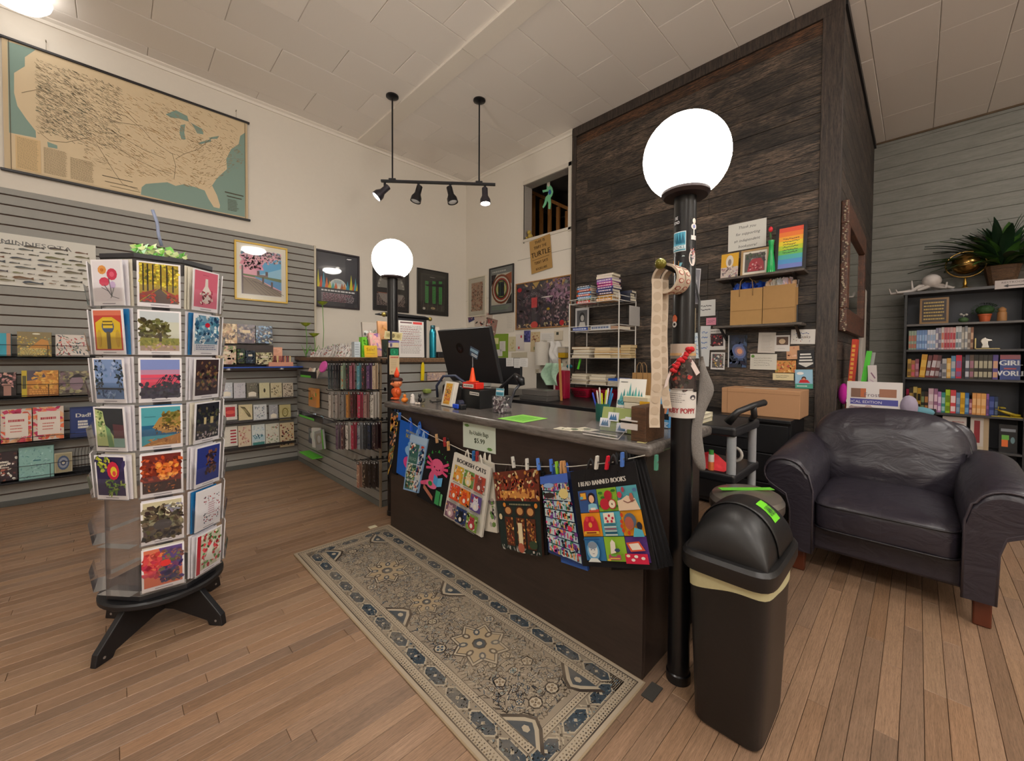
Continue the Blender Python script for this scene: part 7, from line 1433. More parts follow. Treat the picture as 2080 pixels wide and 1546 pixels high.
P = ux(1077, 478, XB+.04); t = thing('plush_turtle', 'small yellowish plush toy sitting on the opening sill', 'plush toy', (P.x, P.y, WZ0)); MB().ball((0, 0, .035), .035, sc=(.9, 1, 1)).ball((-.02, .0, .085), .028).ball((-.03, .035, .02), .015).ball((-.03, -.03, .02), .015).build('body', mat('b8a050', .9, bump=.6), t, smooth=True); MB().ball((-.044, .010, .092), .004).ball((-.044, -.010, .092), .004).build('eye', mat('181410', .3), t, smooth=True)
w_, h_, c = onwall('x', XB-.002, 1080, 487, 1122, 546, .012)
s = Pr(w_, h_, 'b08a50', t=.003); 
for st, z, sz in (('THIS IS', .86, .085), ('TERRY THE', .70, .085), ('TURTLE', .47, .15), ('TERRY SAYS', .24, .085), ('BOOKS ARE', .06, .07)): s.text(st, .5, z, sz, '2a1f18', wx={'TURTLE': 1.0}.get(st, .82 if len(st) > 8 else 1.1), bold=.04, jitter=.04)
s.rect(.08, .385, .9, .395, '2a1f18'); tag(s.build('cardboard_sign', M=pose((c.x, c.y, c.z), 'x', roll=-.10)), 'brown cardboard sign hand lettered about a turtle under the wall opening', 'sign')
# papers and wall fittings, given as zoomed photo corners of the desk region
zq = lambda a, b: (980+a/7.73, 630+b/7.73)
PAP = [(185, 85, 490, 345, 'd2cbc0', 'large white sheet pinned right of the computer screen', 'lines_right'), (150, 380, 400, 745, '7a9a2c', 'lime green board behind the computer screen', None), (170, 440, 250, 530, 'd9d49a', 'yellow note on the lime board', None), (270, 490, 360, 645, 'd6d2cc', 'white note on the lime board', 'l'), (215, 620, 312, 725, 'd9d6d4', 'second white note low on the lime board', 'l'),
  (402, 420, 520, 645, 'cfc6a2', 'cream sheet with a faint sketch on the back wall', 'sk'), (525, 380, 660, 635, 'd6cfcb', 'white sheet with two red marks on the back wall', 'red'), (650, 325, 750, 500, '4a4a86', 'violet card on the back wall', 'v'), (755, 345, 900, 655, 'c9b690', 'tan drawing sheet behind the paper towel', 'fl'), (455, 665, 700, 745, 'c4bba6', 'pale floral strip above the second screen', None),
  (905, 365, 1125, 500, 'dddad6', 'white printed sheet pinned above the paper towel', 'l')]
for i, (a0, b0, a1, b1, bg, lab, kd) in enumerate(PAP):
 u0, v0 = zq(a0, b0); u1, v1 = zq(a1, b1); off = .004+(.004 if i in (2, 3, 4) else 0); w_, h_, c = onwall('x', XB, u0, v0, u1, v1, off); s = Pr(w_, h_, bg, t=.0015)
 if kd == 'l': s.scribble(.12, .12, .9, .9, 8, '8a8884', wd=.02)
 if kd == 'lines_right': s.scribble(.68, .2, .95, .92, 8, '8a8884', wd=.012)
 if kd == 'sk': s.scatter(.3, .2, .8, .8, ['b8a870', 'c0b88a'], 10, .14, .1)
 if kd == 'red': s.rect(.55, .76, .72, .92, 'c0303c'); s.rect(.26, .1, .45, .25, 'b83040')
 if kd == 'v': s.scatter(.1, .05, .9, .95, ['5f5fa8', '2c2c66', '6a6ab0'], 24, .14)
 if kd == 'fl': s.scatter(.15, .45, .85, .95, ['a8705a', 'b8885a', '8a5a4a'], 26, .1, .06); s.rect(.35, .1, .55, .25, '6a7a4a')
 tag(s.build('wall_paper_sheet' if 0 else 'pinned_sheet', M=pose(c, 'x', roll=rnd.uniform(-.03, .03))), lab, 'paper')
# torn collage behind the screen
for i, (u0, v0, u1, v1, c_, nm) in enumerate(((952, 640, 964, 652, '3a3a6a', 'blue edged'), (964, 638, 1000, 660, 'c9b8ac', 'pale printed'), (984, 648, 1006, 678, '9a7a70', 'brown edged'))):
 w_, h_, c = onwall('x', XB, u0, v0, u1, v1, .006); s = Pr(w_, h_, c_, t=.0015); s.scatter(.1, .1, .9, .9, [c_, '3a3438', 'e0d6cc', 'b0504a'], 16, .16, .08); tag(s.build('clipping', M=pose(c, 'x', roll=.25*(i-1))), nm+' clipping pinned above the computer screen', 'clipping')
w_, h_, c = onwall('x', XB, *zq(1125, 325), *zq(1250, 470), .02); t = thing('thermostat', 'beige square thermostat on the back wall beside the timber', 'thermostat', M=pose(c, 'x')); MB().box((-w_/2, 0, 0), (w_/2, .022, h_)).build('case', mat('cfc4b0', .4), t, bevel=.004); B((-w_*.22, -.001, h_*.55), (w_*.08, .002, h_*.85)).build('display', mat('3a4038', .2), t)
# paper towel roll holder, dispenser, switch
a, b_ = ux(*zq(845, 505), XB-.10), ux(*zq(1005, 865), XB-.10); t = thing('paper_towel', 'white paper towel roll hung on the back wall', 'paper towel', (XB-.10, (a.y+b_.y)/2, b_.z)); MB().cyl((XB-.09, (a.y+b_.y)/2, b_.z), (XB-.09, (a.y+b_.y)/2, a.z), abs(a.y-b_.y)/2*1.05, n=30).build('roll', mat('d2ccc2', .8, bump=.3), t, world=True, smooth=35)
MB().cyl((XB-.09, (a.y+b_.y)/2, b_.z-.02), (XB-.09, (a.y+b_.y)/2, a.z+.03), .012, n=12).box((XB-.10, (a.y+b_.y)/2-.012, a.z+.012), (XB, (a.y+b_.y)/2+.012, a.z+.026)).build('holder', mat('c9c4ba', .4), t, world=True)
a, b_ = ux(*zq(1025, 500), XB-.06), ux(*zq(1200, 850), XB-.06)
simple('plastic_bag', 'crumpled white plastic bag hanging beside the paper towel', 'bag', MB().grid(lambda u, v: (XB-.03-.07*math.sin(PI*u)*math.sin(PI*min(1, v+.1))-.010*math.sin(13*u+7*v), a.y+(b_.y-a.y)*(u+.06*math.sin(9*v)), b_.z+(a.z-b_.z)*v+.01*math.sin(11*u)), 16, 16), mat('dad8d6', .35, bump=.4), smooth=True)
a, b_ = ux(*zq(1205, 575), XB-.05), ux(*zq(1310, 750), XB-.05); t = thing('soap_dispenser', 'clear wall dispenser with yellow liquid by the timber edge', 'dispenser', (XB-.05, (a.y+b_.y)/2, b_.z)); hz_ = a.z-b_.z
B((XB-.07, b_.y, b_.z), (XB-.003, a.y, b_.z+hz_*.45)).build('liquid', mat('c0981a', .2), t, world=True, bevel=.004); B((XB-.072, b_.y-.002, b_.z+hz_*.45), (XB-.003, a.y+.002, b_.z+hz_*.9)).build('tank', mat('c4b8a6', .25), t, world=True, bevel=.004); B((XB-.078, b_.y-.006, b_.z+hz_*.9), (XB-.002, a.y+.006, a.z)).build('lid', mat('cfc8be', .4), t, world=True, bevel=.003)
w_, h_, c = onwall('x', XB, *zq(1205, 755), *zq(1365, 885), .006); t = thing('switch_plate', 'cream light switch plate below the soap dispenser', 'switch', M=pose(c, 'x')); MB().box((-w_/2, 0, 0), (w_/2, .006, h_)).build('plate', mat('c9c0ac', .4), t, bevel=.002); [B((x-.006, -.008, h_*.4), (x+.006, .002, h_*.65)).build('toggle', mat('8a8478', .4), t, bevel=.001) for x in (-w_*.22, w_*.22)]
w_, h_, c = onwall('x', XB, *zq(830, 925), *zq(885, 1000), .006); t = thing('wall_outlet', 'small cream outlet plate low on the back wall', 'outlet', M=pose(c, 'x')); MB().box((-w_/2, 0, 0), (w_/2, .006, h_)).build('plate', mat('c4baa4', .4), t, bevel=.002); B((-.006, -.001, h_*.5), (.006, .002, h_*.62)).build('socket', mat('3a342c', .5), t)
# second screen with paper notes
a, b_, c_ = ux(1010, 727, 2.9), ux(1072, 727, 2.9), ux(1064, 782, 2.95)
t = thing('computer_monitor', 'second black screen seen from behind with white notes along its top', 'monitor', (2.9, (a.y+b_.y)/2, .78)); y0, y1 = c_.y, a.y+.1
B((2.88, y0-.02, c_.z), (2.91, y1, a.z)).build('screen_shell', mat('1f2025', .4), t, world=True, bevel=.006); MB().box((2.86, (y0+y1)/2-.1, .745), (3.02, (y0+y1)/2+.1, .757)).box((2.90, (y0+y1)/2-.02, .75), (2.93, (y0+y1)/2+.02, c_.z+.1)).build('stand', mat('17181c', .4), t, world=True, bevel=.003)
for i, (a0, b0, a1, b1) in enumerate(((375, 750, 492, 885), (498, 757, 590, 908), (590, 755, 712, 893))):
 u0, v0 = zq(a0, b0); u1, v1 = zq(a1, b1); A1, B1 = ux(u0, v0, 2.87), ux(u1, v1, 2.87); s = Pr(A1.y-B1.y, A1.z-B1.z, 'd6d4d2', t=.001); s.scribble(.12, .12, .9, .9, 7, '9a9896', wd=.03); tag(s.build('paper_note', M=pose((2.868, (A1.y+B1.y)/2, B1.z), 'x', roll=.03*(i-1))), ['left', 'middle', 'right'][i]+' white note stuck on the second screen', 'note')
# back desk
DZ = .742
t = thing('back_desk', 'black desk along the back wall behind the counter', 'desk', (3.3, 2.9, 0)); DESKM = mat('17171a', .35)
B((2.75, 1.45, DZ-.035), (XB-.03, 4.3, DZ)).build('desk_top', DESKM, t, world=True, bevel=.003)
for y in (1.47, 2.7, 4.26): B((2.85, y, 0), (XB-.05, y+.025, DZ-.035)).build('side_panel', DESKM, t, world=True)
for k in range(3): 
 dr = B((2.83, 1.52, .10+k*.2), (2.85, 2.05, .28+k*.2)).build('drawer', DESKM, t, world=True, bevel=.003); MB().cyl((2.82, 1.7, .19+k*.2), (2.82, 1.87, .19+k*.2), .005, n=8).build('handle', mat('8a8a8c', .3, .8), dr, world=True)
a, b_ = ux(1060, 778, 2.85), ux(1112, 808, 2.85)
t = thing('cash_drawer', 'stacked grey metal cash drawers on the back desk', 'cash drawer', (2.95, (a.y+b_.y)/2, DZ))
B((2.85, b_.y, DZ+.045), (3.04, a.y, DZ+.10)).build('upper_drawer', mat('6e6a66', .35, .3), t, world=True, bevel=.004); B((2.83, b_.y-.01, DZ), (3.06, a.y+.01, DZ+.044)).build('lower_drawer', mat('5c5956', .35, .3), t, world=True, bevel=.004)
# green cloth, scissors handle, red caddy, cup, wooden stick
P = Vector((3.05, 2.62, DZ+.101)); t = thing('leafy_scarf', 'pale green leafy cloth hanging over the dark cash box', 'cloth', (P.x+.1, P.y, P.z)); m = MB(); rg = random.Random(12); A1, B1 = ux(*zq(960, 830), 3.1), ux(*zq(1215, 1185), 3.1)
m.grid(lambda u, v: (3.10-.04*math.sin(8*u+3*v), A1.y+(B1.y-A1.y)*(.08+.84*u+.10*math.sin(6*v+2)), B1.z+(A1.z-B1.z)*v), 12, 14); m.build('cloth_body', mat('9ab8a0', .8, bump=.6, scale=60, var=.35), t, world=True, smooth=True)
A1, B1 = ux(*zq(905, 985), 3.2), ux(*zq(1010, 1175), 3.2); t2 = simple('dark_box', 'dark grey box under the pale green cloth', 'box', MB().box((3.14, B1.y-.06, DZ+.001), (3.24, A1.y, A1.z)), mat('47443f', .4), bevel=.004)
A1 = ux(*zq(1190, 765), 3.0); B1 = ux(*zq(1240, 1300), 3.0); simple('wooden_stick', 'tall thin wooden ruler leaning behind the red baskets', 'ruler', MB().tube([(3.0, B1.y, DZ+.002), (3.02, A1.y, A1.z)], .012, 4), mat('b07a44', .5))
A1 = ux(*zq(955, 830), 3.3); simple('hanging_clip', 'teal glossy clip hanging under the paper towel', 'clip', MB().ball((XB-.03, A1.y-.0, ux(*zq(985, 880), 3.6).z), .035, sc=(.4, 1.4, .7)), mat('1f7a8a', .2), smooth=True)
# ---- white wire rack with books
RKX0, RKX1, RKY0, RKY1 = 3.40, 3.72, 2.0, 2.585
WHT = mat('d4d0ca', .35)
t = thing('wire_rack', 'white wire rack of four tiers standing on the back desk', 'rack', (RKX0, RKY0, DZ)); zr_ = lambda v: ux(1258, v, RKX0).z
for x, y in ((RKX0, RKY0), (RKX0, RKY1), (RKX1, RKY0), (RKX1, RKY1)): MB().cyl((x, y, DZ), (x, y, 1.775 if x == RKX0 and y == RKY0 else 1.72), .006, n=8).build('post', WHT, t, world=True, smooth=35)
SH = [zr_(608), zr_(668), zr_(728), zr_(785)]
for i, z in enumerate(SH):
 m = MB()
 for zz_ in (z, z+.045): m.tube([(RKX0, RKY0, zz_), (RKX0, RKY1, zz_), (RKX1, RKY1, zz_), (RKX1, RKY0, zz_)], .0035, 6, closed=True)
 m.build('tier_frame', WHT, t, world=True)
 m = MB()
 for k in range(12): y = RKY0+(RKY1-RKY0)*(k+.5)/12; m.cyl((RKX0, y, z), (RKX1, y, z), .0018, n=5); m.cyl((RKX0, y, z), (RKX0, y, z+.045), .0018, n=5) if i == 0 else None
 m.build('tier_wires', WHT, t, world=True)
for y0_ in (RKY0, RKY1-.14): MB().tube([(RKX1, y0_, SH[0]), (RKX1, y0_, SH[0]+.10), (RKX1, y0_+.14, SH[0]+.10), (RKX1, y0_+.14, SH[0])], .003, 6).build('hoop', WHT, t, world=True)
def flatpile(x, y, z, cols, wid=.15, dep=.21, th=.022, label='', group='', page='d9d0bc', sp=None, cname=None, spine=True):
 """a pile of books lying flat, spines towards the room; each its own object with cover and pages"""
 rj = random.Random(int(x*100+y*1000+z*77)); n = len(cols)
 for i, c in enumerate(cols):
  h = th*rj.uniform(.8, 1.25); w2, d2 = wid*rj.uniform(.92, 1.02), dep*rj.uniform(.92, 1.03); dx, dy = rj.uniform(-.008, .008), rj.uniform(-.008, .008)
  c_, nm = c if isinstance(c, tuple) else (c, cname or 'pale')
  pos = ['bottom', 'second', 'third', 'fourth', 'fifth', 'sixth', 'seventh', 'eighth', 'ninth', 'tenth'][i] if i < n-1 or n == 1 else 'topmost'
  tt = thing('book', '%s book, %s of %s' % (nm, pos, label) if n > 1 else '%s book %s' % (nm, label), 'book', (x+dx, y+dy, z), rj.uniform(-.08, .08), group)
  m = MB(); mt_ = mat(c_, .45)
  if spine: m.box((0, -d2/2, 0), (.0025, d2/2, h)).box((0, -d2/2, 0), (w2, d2/2, .002)).box((0, -d2/2, h-.002), (w2, d2/2, h)); m.build('cover', mt_, tt); B((.0025, -d2/2+.004, .002), (w2-.004, d2/2-.004, h-.002)).build('pages', mat(page, .8, bump=.3, scale=200), tt)
  else: m.box((0, -d2/2, 0), (w2, d2/2, .002)).box((0, -d2/2, h-.002), (w2, d2/2, h)).box((w2-.0025, -d2/2, 0), (w2, d2/2, h)); m.build('cover', mt_, tt); B((.003, -d2/2+.004, .002), (w2-.003, d2/2-.004, h-.002)).build('pages', mat(page, .8, bump=.3, scale=200), tt)
  if sp and spine:
   m = MB(); yy = -d2*.40
   while yy < d2*.38: l = rj.uniform(.01, .03); m.box((-.0006, yy, h*.3), (0, yy+l, h*.7)); yy += l+.006
   m.build('spine_print', mat(sp, .5), tt)
  z += h+.0008
 return z
z = SH[0]+.004
flatpile(RKX0+.015, 2.42, z, [('d9483c', 'red'), ('2f8a5a', 'green'), ('4a8ac0', 'blue'), ('d9603a', 'orange'), ('5a9ad0', 'light blue'), ('c9502e', 'rust'), ('4f86b8', 'steel blue'), ('2a2430', 'dark flame-edged')], .13, .17, .021, 'the left pile on the top rack tier', 'books on the top rack tier', sp='d9dce0')
flatpile(RKX0+.012, 2.17, z, [('d9982a', 'golden'), ('c08a24', 'ochre'), ('3a2a4a', 'plum'), ('2a3a78', 'navy'), ('4a3a8a', 'indigo'), ('d0308a', 'magenta'), ('b04a9a', 'pink violet'), ('8a6ac0', 'lilac'), ('e0d6c0', 'cream'), ('e2d9c4', 'ivory')], .16, .18, .024, 'the tall middle pile on the top rack tier', 'books on the top rack tier', sp='e0ccd0')
flatpile(RKX0+.20, 2.06, z, [('1a2036', 'dark navy'), ('23263a', 'blue black'), ('181c30', 'midnight'), ('2c3048', 'slate')], .11, .15, .024, 'the dark pile at the back of the top rack tier', 'books on the top rack tier')
z = SH[1]+.004
flatpile(RKX0+.02, 2.46, z, [('2c4aa0', 'cobalt')], .13, .19, .030, 'lying at the left of the second rack tier', 'books on the second rack tier', sp='c9d0e0')
flatpile(RKX0+.02, 2.22, z, [('c9c9cc', 'white patterned')], .13, .24, .034, 'lying at the middle of the second rack tier', 'books on the second rack tier', sp='5a6a90')
flatpile(RKX0+.03, 2.08, z, [('b08a70', 'tan')], .2, .12, .026, 'lying at the right of the second rack tier', 'books on the second rack tier')
z = SH[2]+.004
flatpile(RKX0+.015, 2.45, z, [('c9a878', 'tan'), ('d9d4cc', 'white'), ('b08a50', 'straw'), ('c08a44', 'amber')], .2, .22, .026, 'the left pile on the third rack tier', 'old books on the third rack tier', spine=False)
flatpile(RKX0+.015, 2.19, z, [('cdb996', 'sand'), ('d9a24a', 'orange'), ('d08a34', 'deep orange'), ('e0dacb', 'off white')], .2, .19, .026, 'the middle pile on the third rack tier', 'old books on the third rack tier', spine=False, page='d6c49e')
flatpile(RKX0+.20, 2.05, z, [('a8895a', 'brown'), ('b89a68', 'buff'), ('9a7c50', 'umber'), ('c0a070', 'khaki'), ('b49060', 'camel')], .11, .12, .026, 'the back pile on the third rack tier', 'old books on the third rack tier', spine=False, page='cdb78c')
z = SH[3]+.004
flatpile(RKX0+.015, 2.47, z, [('cdbfa4', 'beige'), ('d9cdb6', 'cream'), ('c4b496', 'fawn'), ('d6cab2', 'ivory')], .18, .2, .024, 'the left pile on the lowest rack tier', 'pale books on the lowest rack tier', spine=False)
flatpile(RKX0+.015, 2.24, z, [('d2c4a6', 'sandy'), ('c9b894', 'biscuit'), ('e0d6c0', 'chalk'), ('cfc0a4', 'oatmeal')], .18, .19, .024, 'the middle pile on the lowest rack tier', 'pale books on the lowest rack tier', spine=False)
flatpile(RKX0+.015, 2.06, z, [('c9bfae', 'greyish'), ('dcd4c4', 'milky'), ('2458b8', 'bright blue')], .2, .13, .022, 'the right pile on the lowest rack tier', 'pale books on the lowest rack tier')
# photo and note hung in the rack
A1, B1 = ux(1171, 627, RKX1), ux(1198, 675, RKX1); s = Pr(A1.y-B1.y, A1.z-B1.z, 'd0d0d2', t=.001); s.rect(.12, .12, .88, .9, '5a5a5e'); s.ell(.5, .62, .2, .2, '2a2a2e', 12); s.ell(.52, .58, .13, .13, 'b9b6b4', 12); s.poly([(.2, .12), (.8, .12), (.7, .42), (.35, .42)], 'c9c6c4'); tag(s.build('photo_print', M=pose((RKX1-.02, (A1.y+B1.y)/2, B1.z), 'x')), 'black and white portrait photo hung in the wire rack', 'photo')
A1, B1 = uy(1278, 620, RKY0-.01), uy(1308, 664, RKY0-.01); s = Pr(B1.x-A1.x, A1.z-B1.z, 'b4b0ac', t=.001); s.scribble(.08, .08, .92, .95, 12, 'a09c98', wd=.02); tag(s.build('paper_note', M=pose(((A1.x+B1.x)/2, RKY0-.012, B1.z), 'y')), 'grey note paper clipped to the right end of the wire rack', 'note')
# red baskets under the rack
for i, (y, nm) in enumerate(((2.47, 'left'), (2.20, 'right'))):
 tt = thing('plastic_basket', 'crimson plastic basket, %s of the pair under the wire rack' % nm, 'basket', (3.52, y, DZ)); m = MB()
 m.lathe([(.085, 0), (.092, .01), (.118, .085), (.124, .088), (.122, .092), (.112, .09), (.086, .008)], n=32, power=5, sx=.95, sy=1.05); m.build('basket_body', mat('9c1230', .4), tt, smooth=40); m = MB()
 for k in range(9):
  for q_ in range(3): m.box((-.112+.006*(2-q_)-.0, -.085+k*.021, .022+q_*.018), (-.104+.006*(2-q_)-.0, -.075+k*.021, .030+q_*.018))
 m.build('slots', mat('3c0512', .8), tt)
A1 = ux(1163, 752, 3.35); t = thing('plastic_basket', 'crimson caddy standing left of the wire rack', 'basket', (3.2, A1.y, DZ)); B((3.15, A1.y-.05, DZ), (3.25, A1.y+.07, A1.z)).build('caddy_body', mat('8e1030', .4), t, world=True, bevel=.01)
# small kraft bag by the rack's end
def kraft(label, u0, v0, u1, v1, X, dep, tissue=None, handle=True, col='a8804e', zb=None, hand='8f6f4a'):
 A1, B1 = ux(u0, v0, X), ux(u1, v1, X); z0_ = B1.z if zb is None else zb; w_, h_ = A1.y-B1.y, A1.z-z0_
 t = thing('paper_bag', label, 'paper bag', (X, (A1.y+B1.y)/2, z0_), -PI/2); K = mat(col, .75, bump=.25, scale=30, var=.06)
 m = MB(); w2 = w_/2; m.add([(-w2, 0, 0), (w2, 0, 0), (w2, dep, 0), (-w2, dep, 0), (-w2, .006, h_), (w2, .006, h_), (w2, dep-.006, h_), (-w2, dep-.006, h_)], [(0, 1, 5, 4), (2, 3, 7, 6), (0, 3, 2, 1)])
 for sx in (-1, 1): m.add([(sx*w2, 0, 0), (sx*w2, dep, 0), (sx*w2*.93, dep/2, h_*.35), (sx*w2, .006, h_), (sx*w2*.88, dep/2, h_), (sx*w2, dep-.006, h_)], [(0, 1, 2), (0, 2, 4, 3), (1, 5, 4, 2)])
 m.build('bag_body', K, t, solid=.0012)
 m = MB().box((-w2*.98, -.0012, h_*.40), (w2*.98, .0, h_*.405)); m.build('fold_line', mat('8a6840', .8), t)
 if handle:
  for yy in (.004, dep-.004): MB().tube([(-w2*.42, yy, h_*.8), (-w2*.42, yy, h_*1.0), (-w2*.36, yy, h_*1.22), (-w2*.12, yy, h_*1.32), (w2*.12, yy, h_*1.32), (w2*.36, yy, h_*1.22), (w2*.42, yy, h_*1.0), (w2*.42, yy, h_*.8)], .0035, 6).build('handle', mat(hand, .7), t, smooth=True)
 if tissue:
  m = MB(); rt_ = random.Random(int(u0)); 
  for k in range(46):
   x = rt_.uniform(-w2*.85, w2*.85); y = rt_.uniform(dep*.2, dep*.8); hh = rt_.uniform(.02, .07); a = rt_.uniform(-1, 1)
   m.add([(x-.02, y, h_-.02), (x+.02, y+.01, h_-.02), (x+a*.03+.018, y-.012, h_+hh*.8), (x+a*.02, y+.01, h_+hh), (x+a*.03-.02, y+.012, h_+hh*.6)], [(0, 1, 2, 3, 4)], jit(tissue[k % len(tissue)], .06, rt_))
  m.build('tissue_paper', CLOTHP, t)
 return t
kraft('small kraft paper bag standing at the right end of the wire rack', 1284, 757, 1314, 795, 3.30, .08, zb=DZ)
simple('green_marker', 'bright green marker leaning behind the crimson caddy', 'marker', MB().tube([ux(1174, 750, 3.45), ux(1179, 729, 3.46)], .012, 8), mat('4fc024', .4))
# ================================================================== floating shelves on the timber
SHW = wood_mat('grey_brown_shelf', '3c342e', '6a6058', 1, 6, 10, .5, contrast=.8, bump=.2)
def fshelf(label, u0, u1, v, brackets):
 a, b_ = ux(u0, v, XB-.21), ux(u1, v-(13 if v < 600 else 3), XB-.21); z = (a.z+b_.z)/2; t = thing('floating_shelf', label, 'shelf', (XB-.02, (a.y+b_.y)/2, z)); B((XB-.21, b_.y, z-.018), (XB-.024, a.y, z)).build('shelf_board', SHW, t, world=True, bevel=.002)
 for y in brackets(a.y, b_.y): MB().box((XB-.19, y, z-.022), (XB-.024, y+.018, z-.018)).add([(XB-.19, y, z-.020), (XB-.19, y+.018, z-.020), (XB-.024, y+.018, z-.12), (XB-.024, y, z-.12), (XB-.17, y, z-.020), (XB-.17, y+.018, z-.020), (XB-.024, y+.018, z-.10), (XB-.024, y, z-.10)], [(0, 1, 2, 3), (4, 7, 6, 5)]).build('bracket', IRON, t, world=True)
 return z, a.y, b_.y
ZS1, ya, yb = fshelf('upper floating shelf of cards and frames on the charred timber', 1453, 1633, 562, lambda a, b_: (a-.12, b_+.06))
ZS2, ya2, yb2 = fshelf('lower floating shelf with two paper bags on the charred timber', 1448, 1628, 660, lambda a, b_: (a-.06, b_+.03))
for y, nm in ((ya2-.03, 'left'), (yb2+.03, 'right')): tag(MB().box((XB-.20, y-.004, ZS2+.001), (XB-.19, y+.004, ZS2+.13)).box((XB-.20, y-.03, ZS2+.001), (XB-.13, y+.03, ZS2+.003)).build('bookend', mat('1d1d20', .4), bevel=.001), nm+' black metal bookend on the lower timber shelf', 'bookend')
X_ = XB-.15
def onsh(name, label, cat, u0, v0, u1, bg, paint, t=.006, lean=.12, X=X_, fr=None, zb=None):
 zb = ZS1 if zb is None else zb; A1, B1 = ux(u0, v0, X), ux(u1, v0, X); w_, h_ = A1.y-B1.y, A1.z-zb; tt = thing(name, label, cat, M=pose((X, (A1.y+B1.y)/2, zb+.002), 'x', lean)); f = fr[0] if fr else 0
 if fr: MB().box((-w_/2, 0, 0), (w_/2, .014, f)).box((-w_/2, 0, h_-f), (w_/2, .014, h_)).box((-w_/2, 0, f), (-w_/2+f, .014, h_-f)).box((w_/2-f, 0, f), (w_/2, .014, h_-f)).build('frame', mat(fr[1], .4), tt, bevel=.001)
 s = Pr(w_-2*f, h_-2*f, bg, t=.003); paint(s); s.build('sheet', tt, M=Matrix.Translation((0, .004 if fr else 0, f)), m=GLOSSY); return tt
onsh('greeting_card', 'yellow greeting card with an oval cut-out on the upper shelf', 'card', 1464, 517, 1499, 'd9a83a', lambda s: (s.rect(.0, .0, 1, .45, 'c9b8b0'), s.scatter(.05, .05, .95, .45, ['a88a90', 'd0c0b0', '7a6a70'], 20, .1), s.ell(.5, .68, .22, .25, 'd9d0c4', 16), s.ell(.5, .64, .1, .14, '8a8078', 10), s.scatter(.35, .1, .9, .5, ['c9c4bc', 'a09890'], 18, .06)))
onsh('framed_photo', 'tan framed photo of a red decorated car on the upper shelf', 'picture frame', 1504, 509, 1562, 'e0d9cc', lambda s: (s.rect(.08, .1, .92, .9, '5a5654'), s.scatter(.1, .5, .9, .88, ['3f3c3a', '7a7674', '4f5a4a'], 30, .08), s.poly([(.2, .12), (.28, .5), (.4, .66), (.75, .66), (.86, .5), (.9, .12)], 'a8404a'), s.scatter(.3, .15, .8, .5, ['c9606a', '8a2a3a', 'd9a0a4'], 24, .06)), fr=(.016, 'a8895e'), lean=.1, X=X_+.02)
w_, h_, c = onwall('x', XB-.03, 1480, 461, 1556, 510, 0); c.z -= .0
s = Pr(w_, ux(1480, 462, XB-.03).z-ux(1480, 516, XB-.03).z, 'd6d5cf', t=.002); 
for st, x, z in (('Thank you', .5, .78), ('for supporting', .52, .54), ('an independent', .5, .30), ('bookstore!', .52, .08)): s.text(st, x, z, .10, '3a3c40', slant=.25, wx=.95, jitter=.05)
c.z = ux(1518, 505, XB-.03).z-.004
tag(s.build('thank_you_sign', M=pose((XB-.034, c.y, c.z), 'x', roll=.0)), 'white handwritten thank you sign above the upper timber shelf', 'sign')
P = ux(1566, 545, X_-.015); t = thing('bud_vase', 'slim green glass vase holding a red rosebud', 'vase', (X_-.02, P.y, ZS1+.001)); hz_ = ux(1566, 489, X_-.02).z-ZS1
MB().lathe([(.030, 0), (.031, .004), (.026, hz_*.3), (.017, hz_*.6), (.016, hz_*.85), (.022, hz_), (.018, hz_), (.012, hz_*.8)], n=22).build('glass_body', mat('12a050', .12), t, smooth=40)
MB().tube([(0, 0, hz_*.6), (.002, .002, hz_*1.1), (.0, .006, hz_*1.28)], .0022, 6).build('stem', mat('2a5a2a', .5), t); MB().lathe([(.003, 0), (.014, .012), (.015, .026), (.009, .040), (.002, .044)], o=(0, .006, hz_*1.26), n=12).build('rosebud', mat('d92a38', .5), t, smooth=True)
for k in (-1, 1): MB(). add([(0, .003, hz_*1.05), (k*.018, .01, hz_*1.12), (k*.03, .004, hz_*1.24), (k*.008, .0, hz_*1.15)], [(0, 1, 2, 3)]).build('leaf', mat('2c5a30', .5), t, solid=.001)
def p_rain(s):
 cs = ['3a8ac8', '4fb0b0', '8ac040', 'e8d83a', 'f0a03a', 'e0603a']
 cols_ = ['6a7ac0', '4a90c8', '4aa8a8', '6ab858', 'b8cc3a', 'e8d03a', 'f0a83c', 'ec8040', 'e05a44']
 for i, c_ in enumerate(cols_): s.poly([(0, i/9), (1, i/9), (1, (i+1)/9), (0, (i+1)/9)], c_)
 s.scribble(.18, .35, .85, .75, 6, '2a3040', wd=.016, hand=True, ragged=.3)
onsh('framed_photo', 'black framed rainbow sheet with handwriting on the upper shelf', 'picture frame', 1574, 458, 1638, '8ac040', p_rain, fr=(.022, '15151a'), lean=.12, X=X_-.01)
kraft('kraft paper bag with blue tissue on the lower timber shelf', 1484, 590, 1547, 653, XB-.16, .11, tissue=['2a4aa8', '3a5ac0', '1f3a8a'], zb=ZS2+.001, col='a98350')
kraft('kraft paper bag with white tissue on the lower timber shelf', 1550, 582, 1614, 650, XB-.155, .11, tissue=['dcd4cc', 'c9bfc0', 'e6e0d8', 'd9b090'], handle=False, zb=ZS2+.001, col='a57f4e')
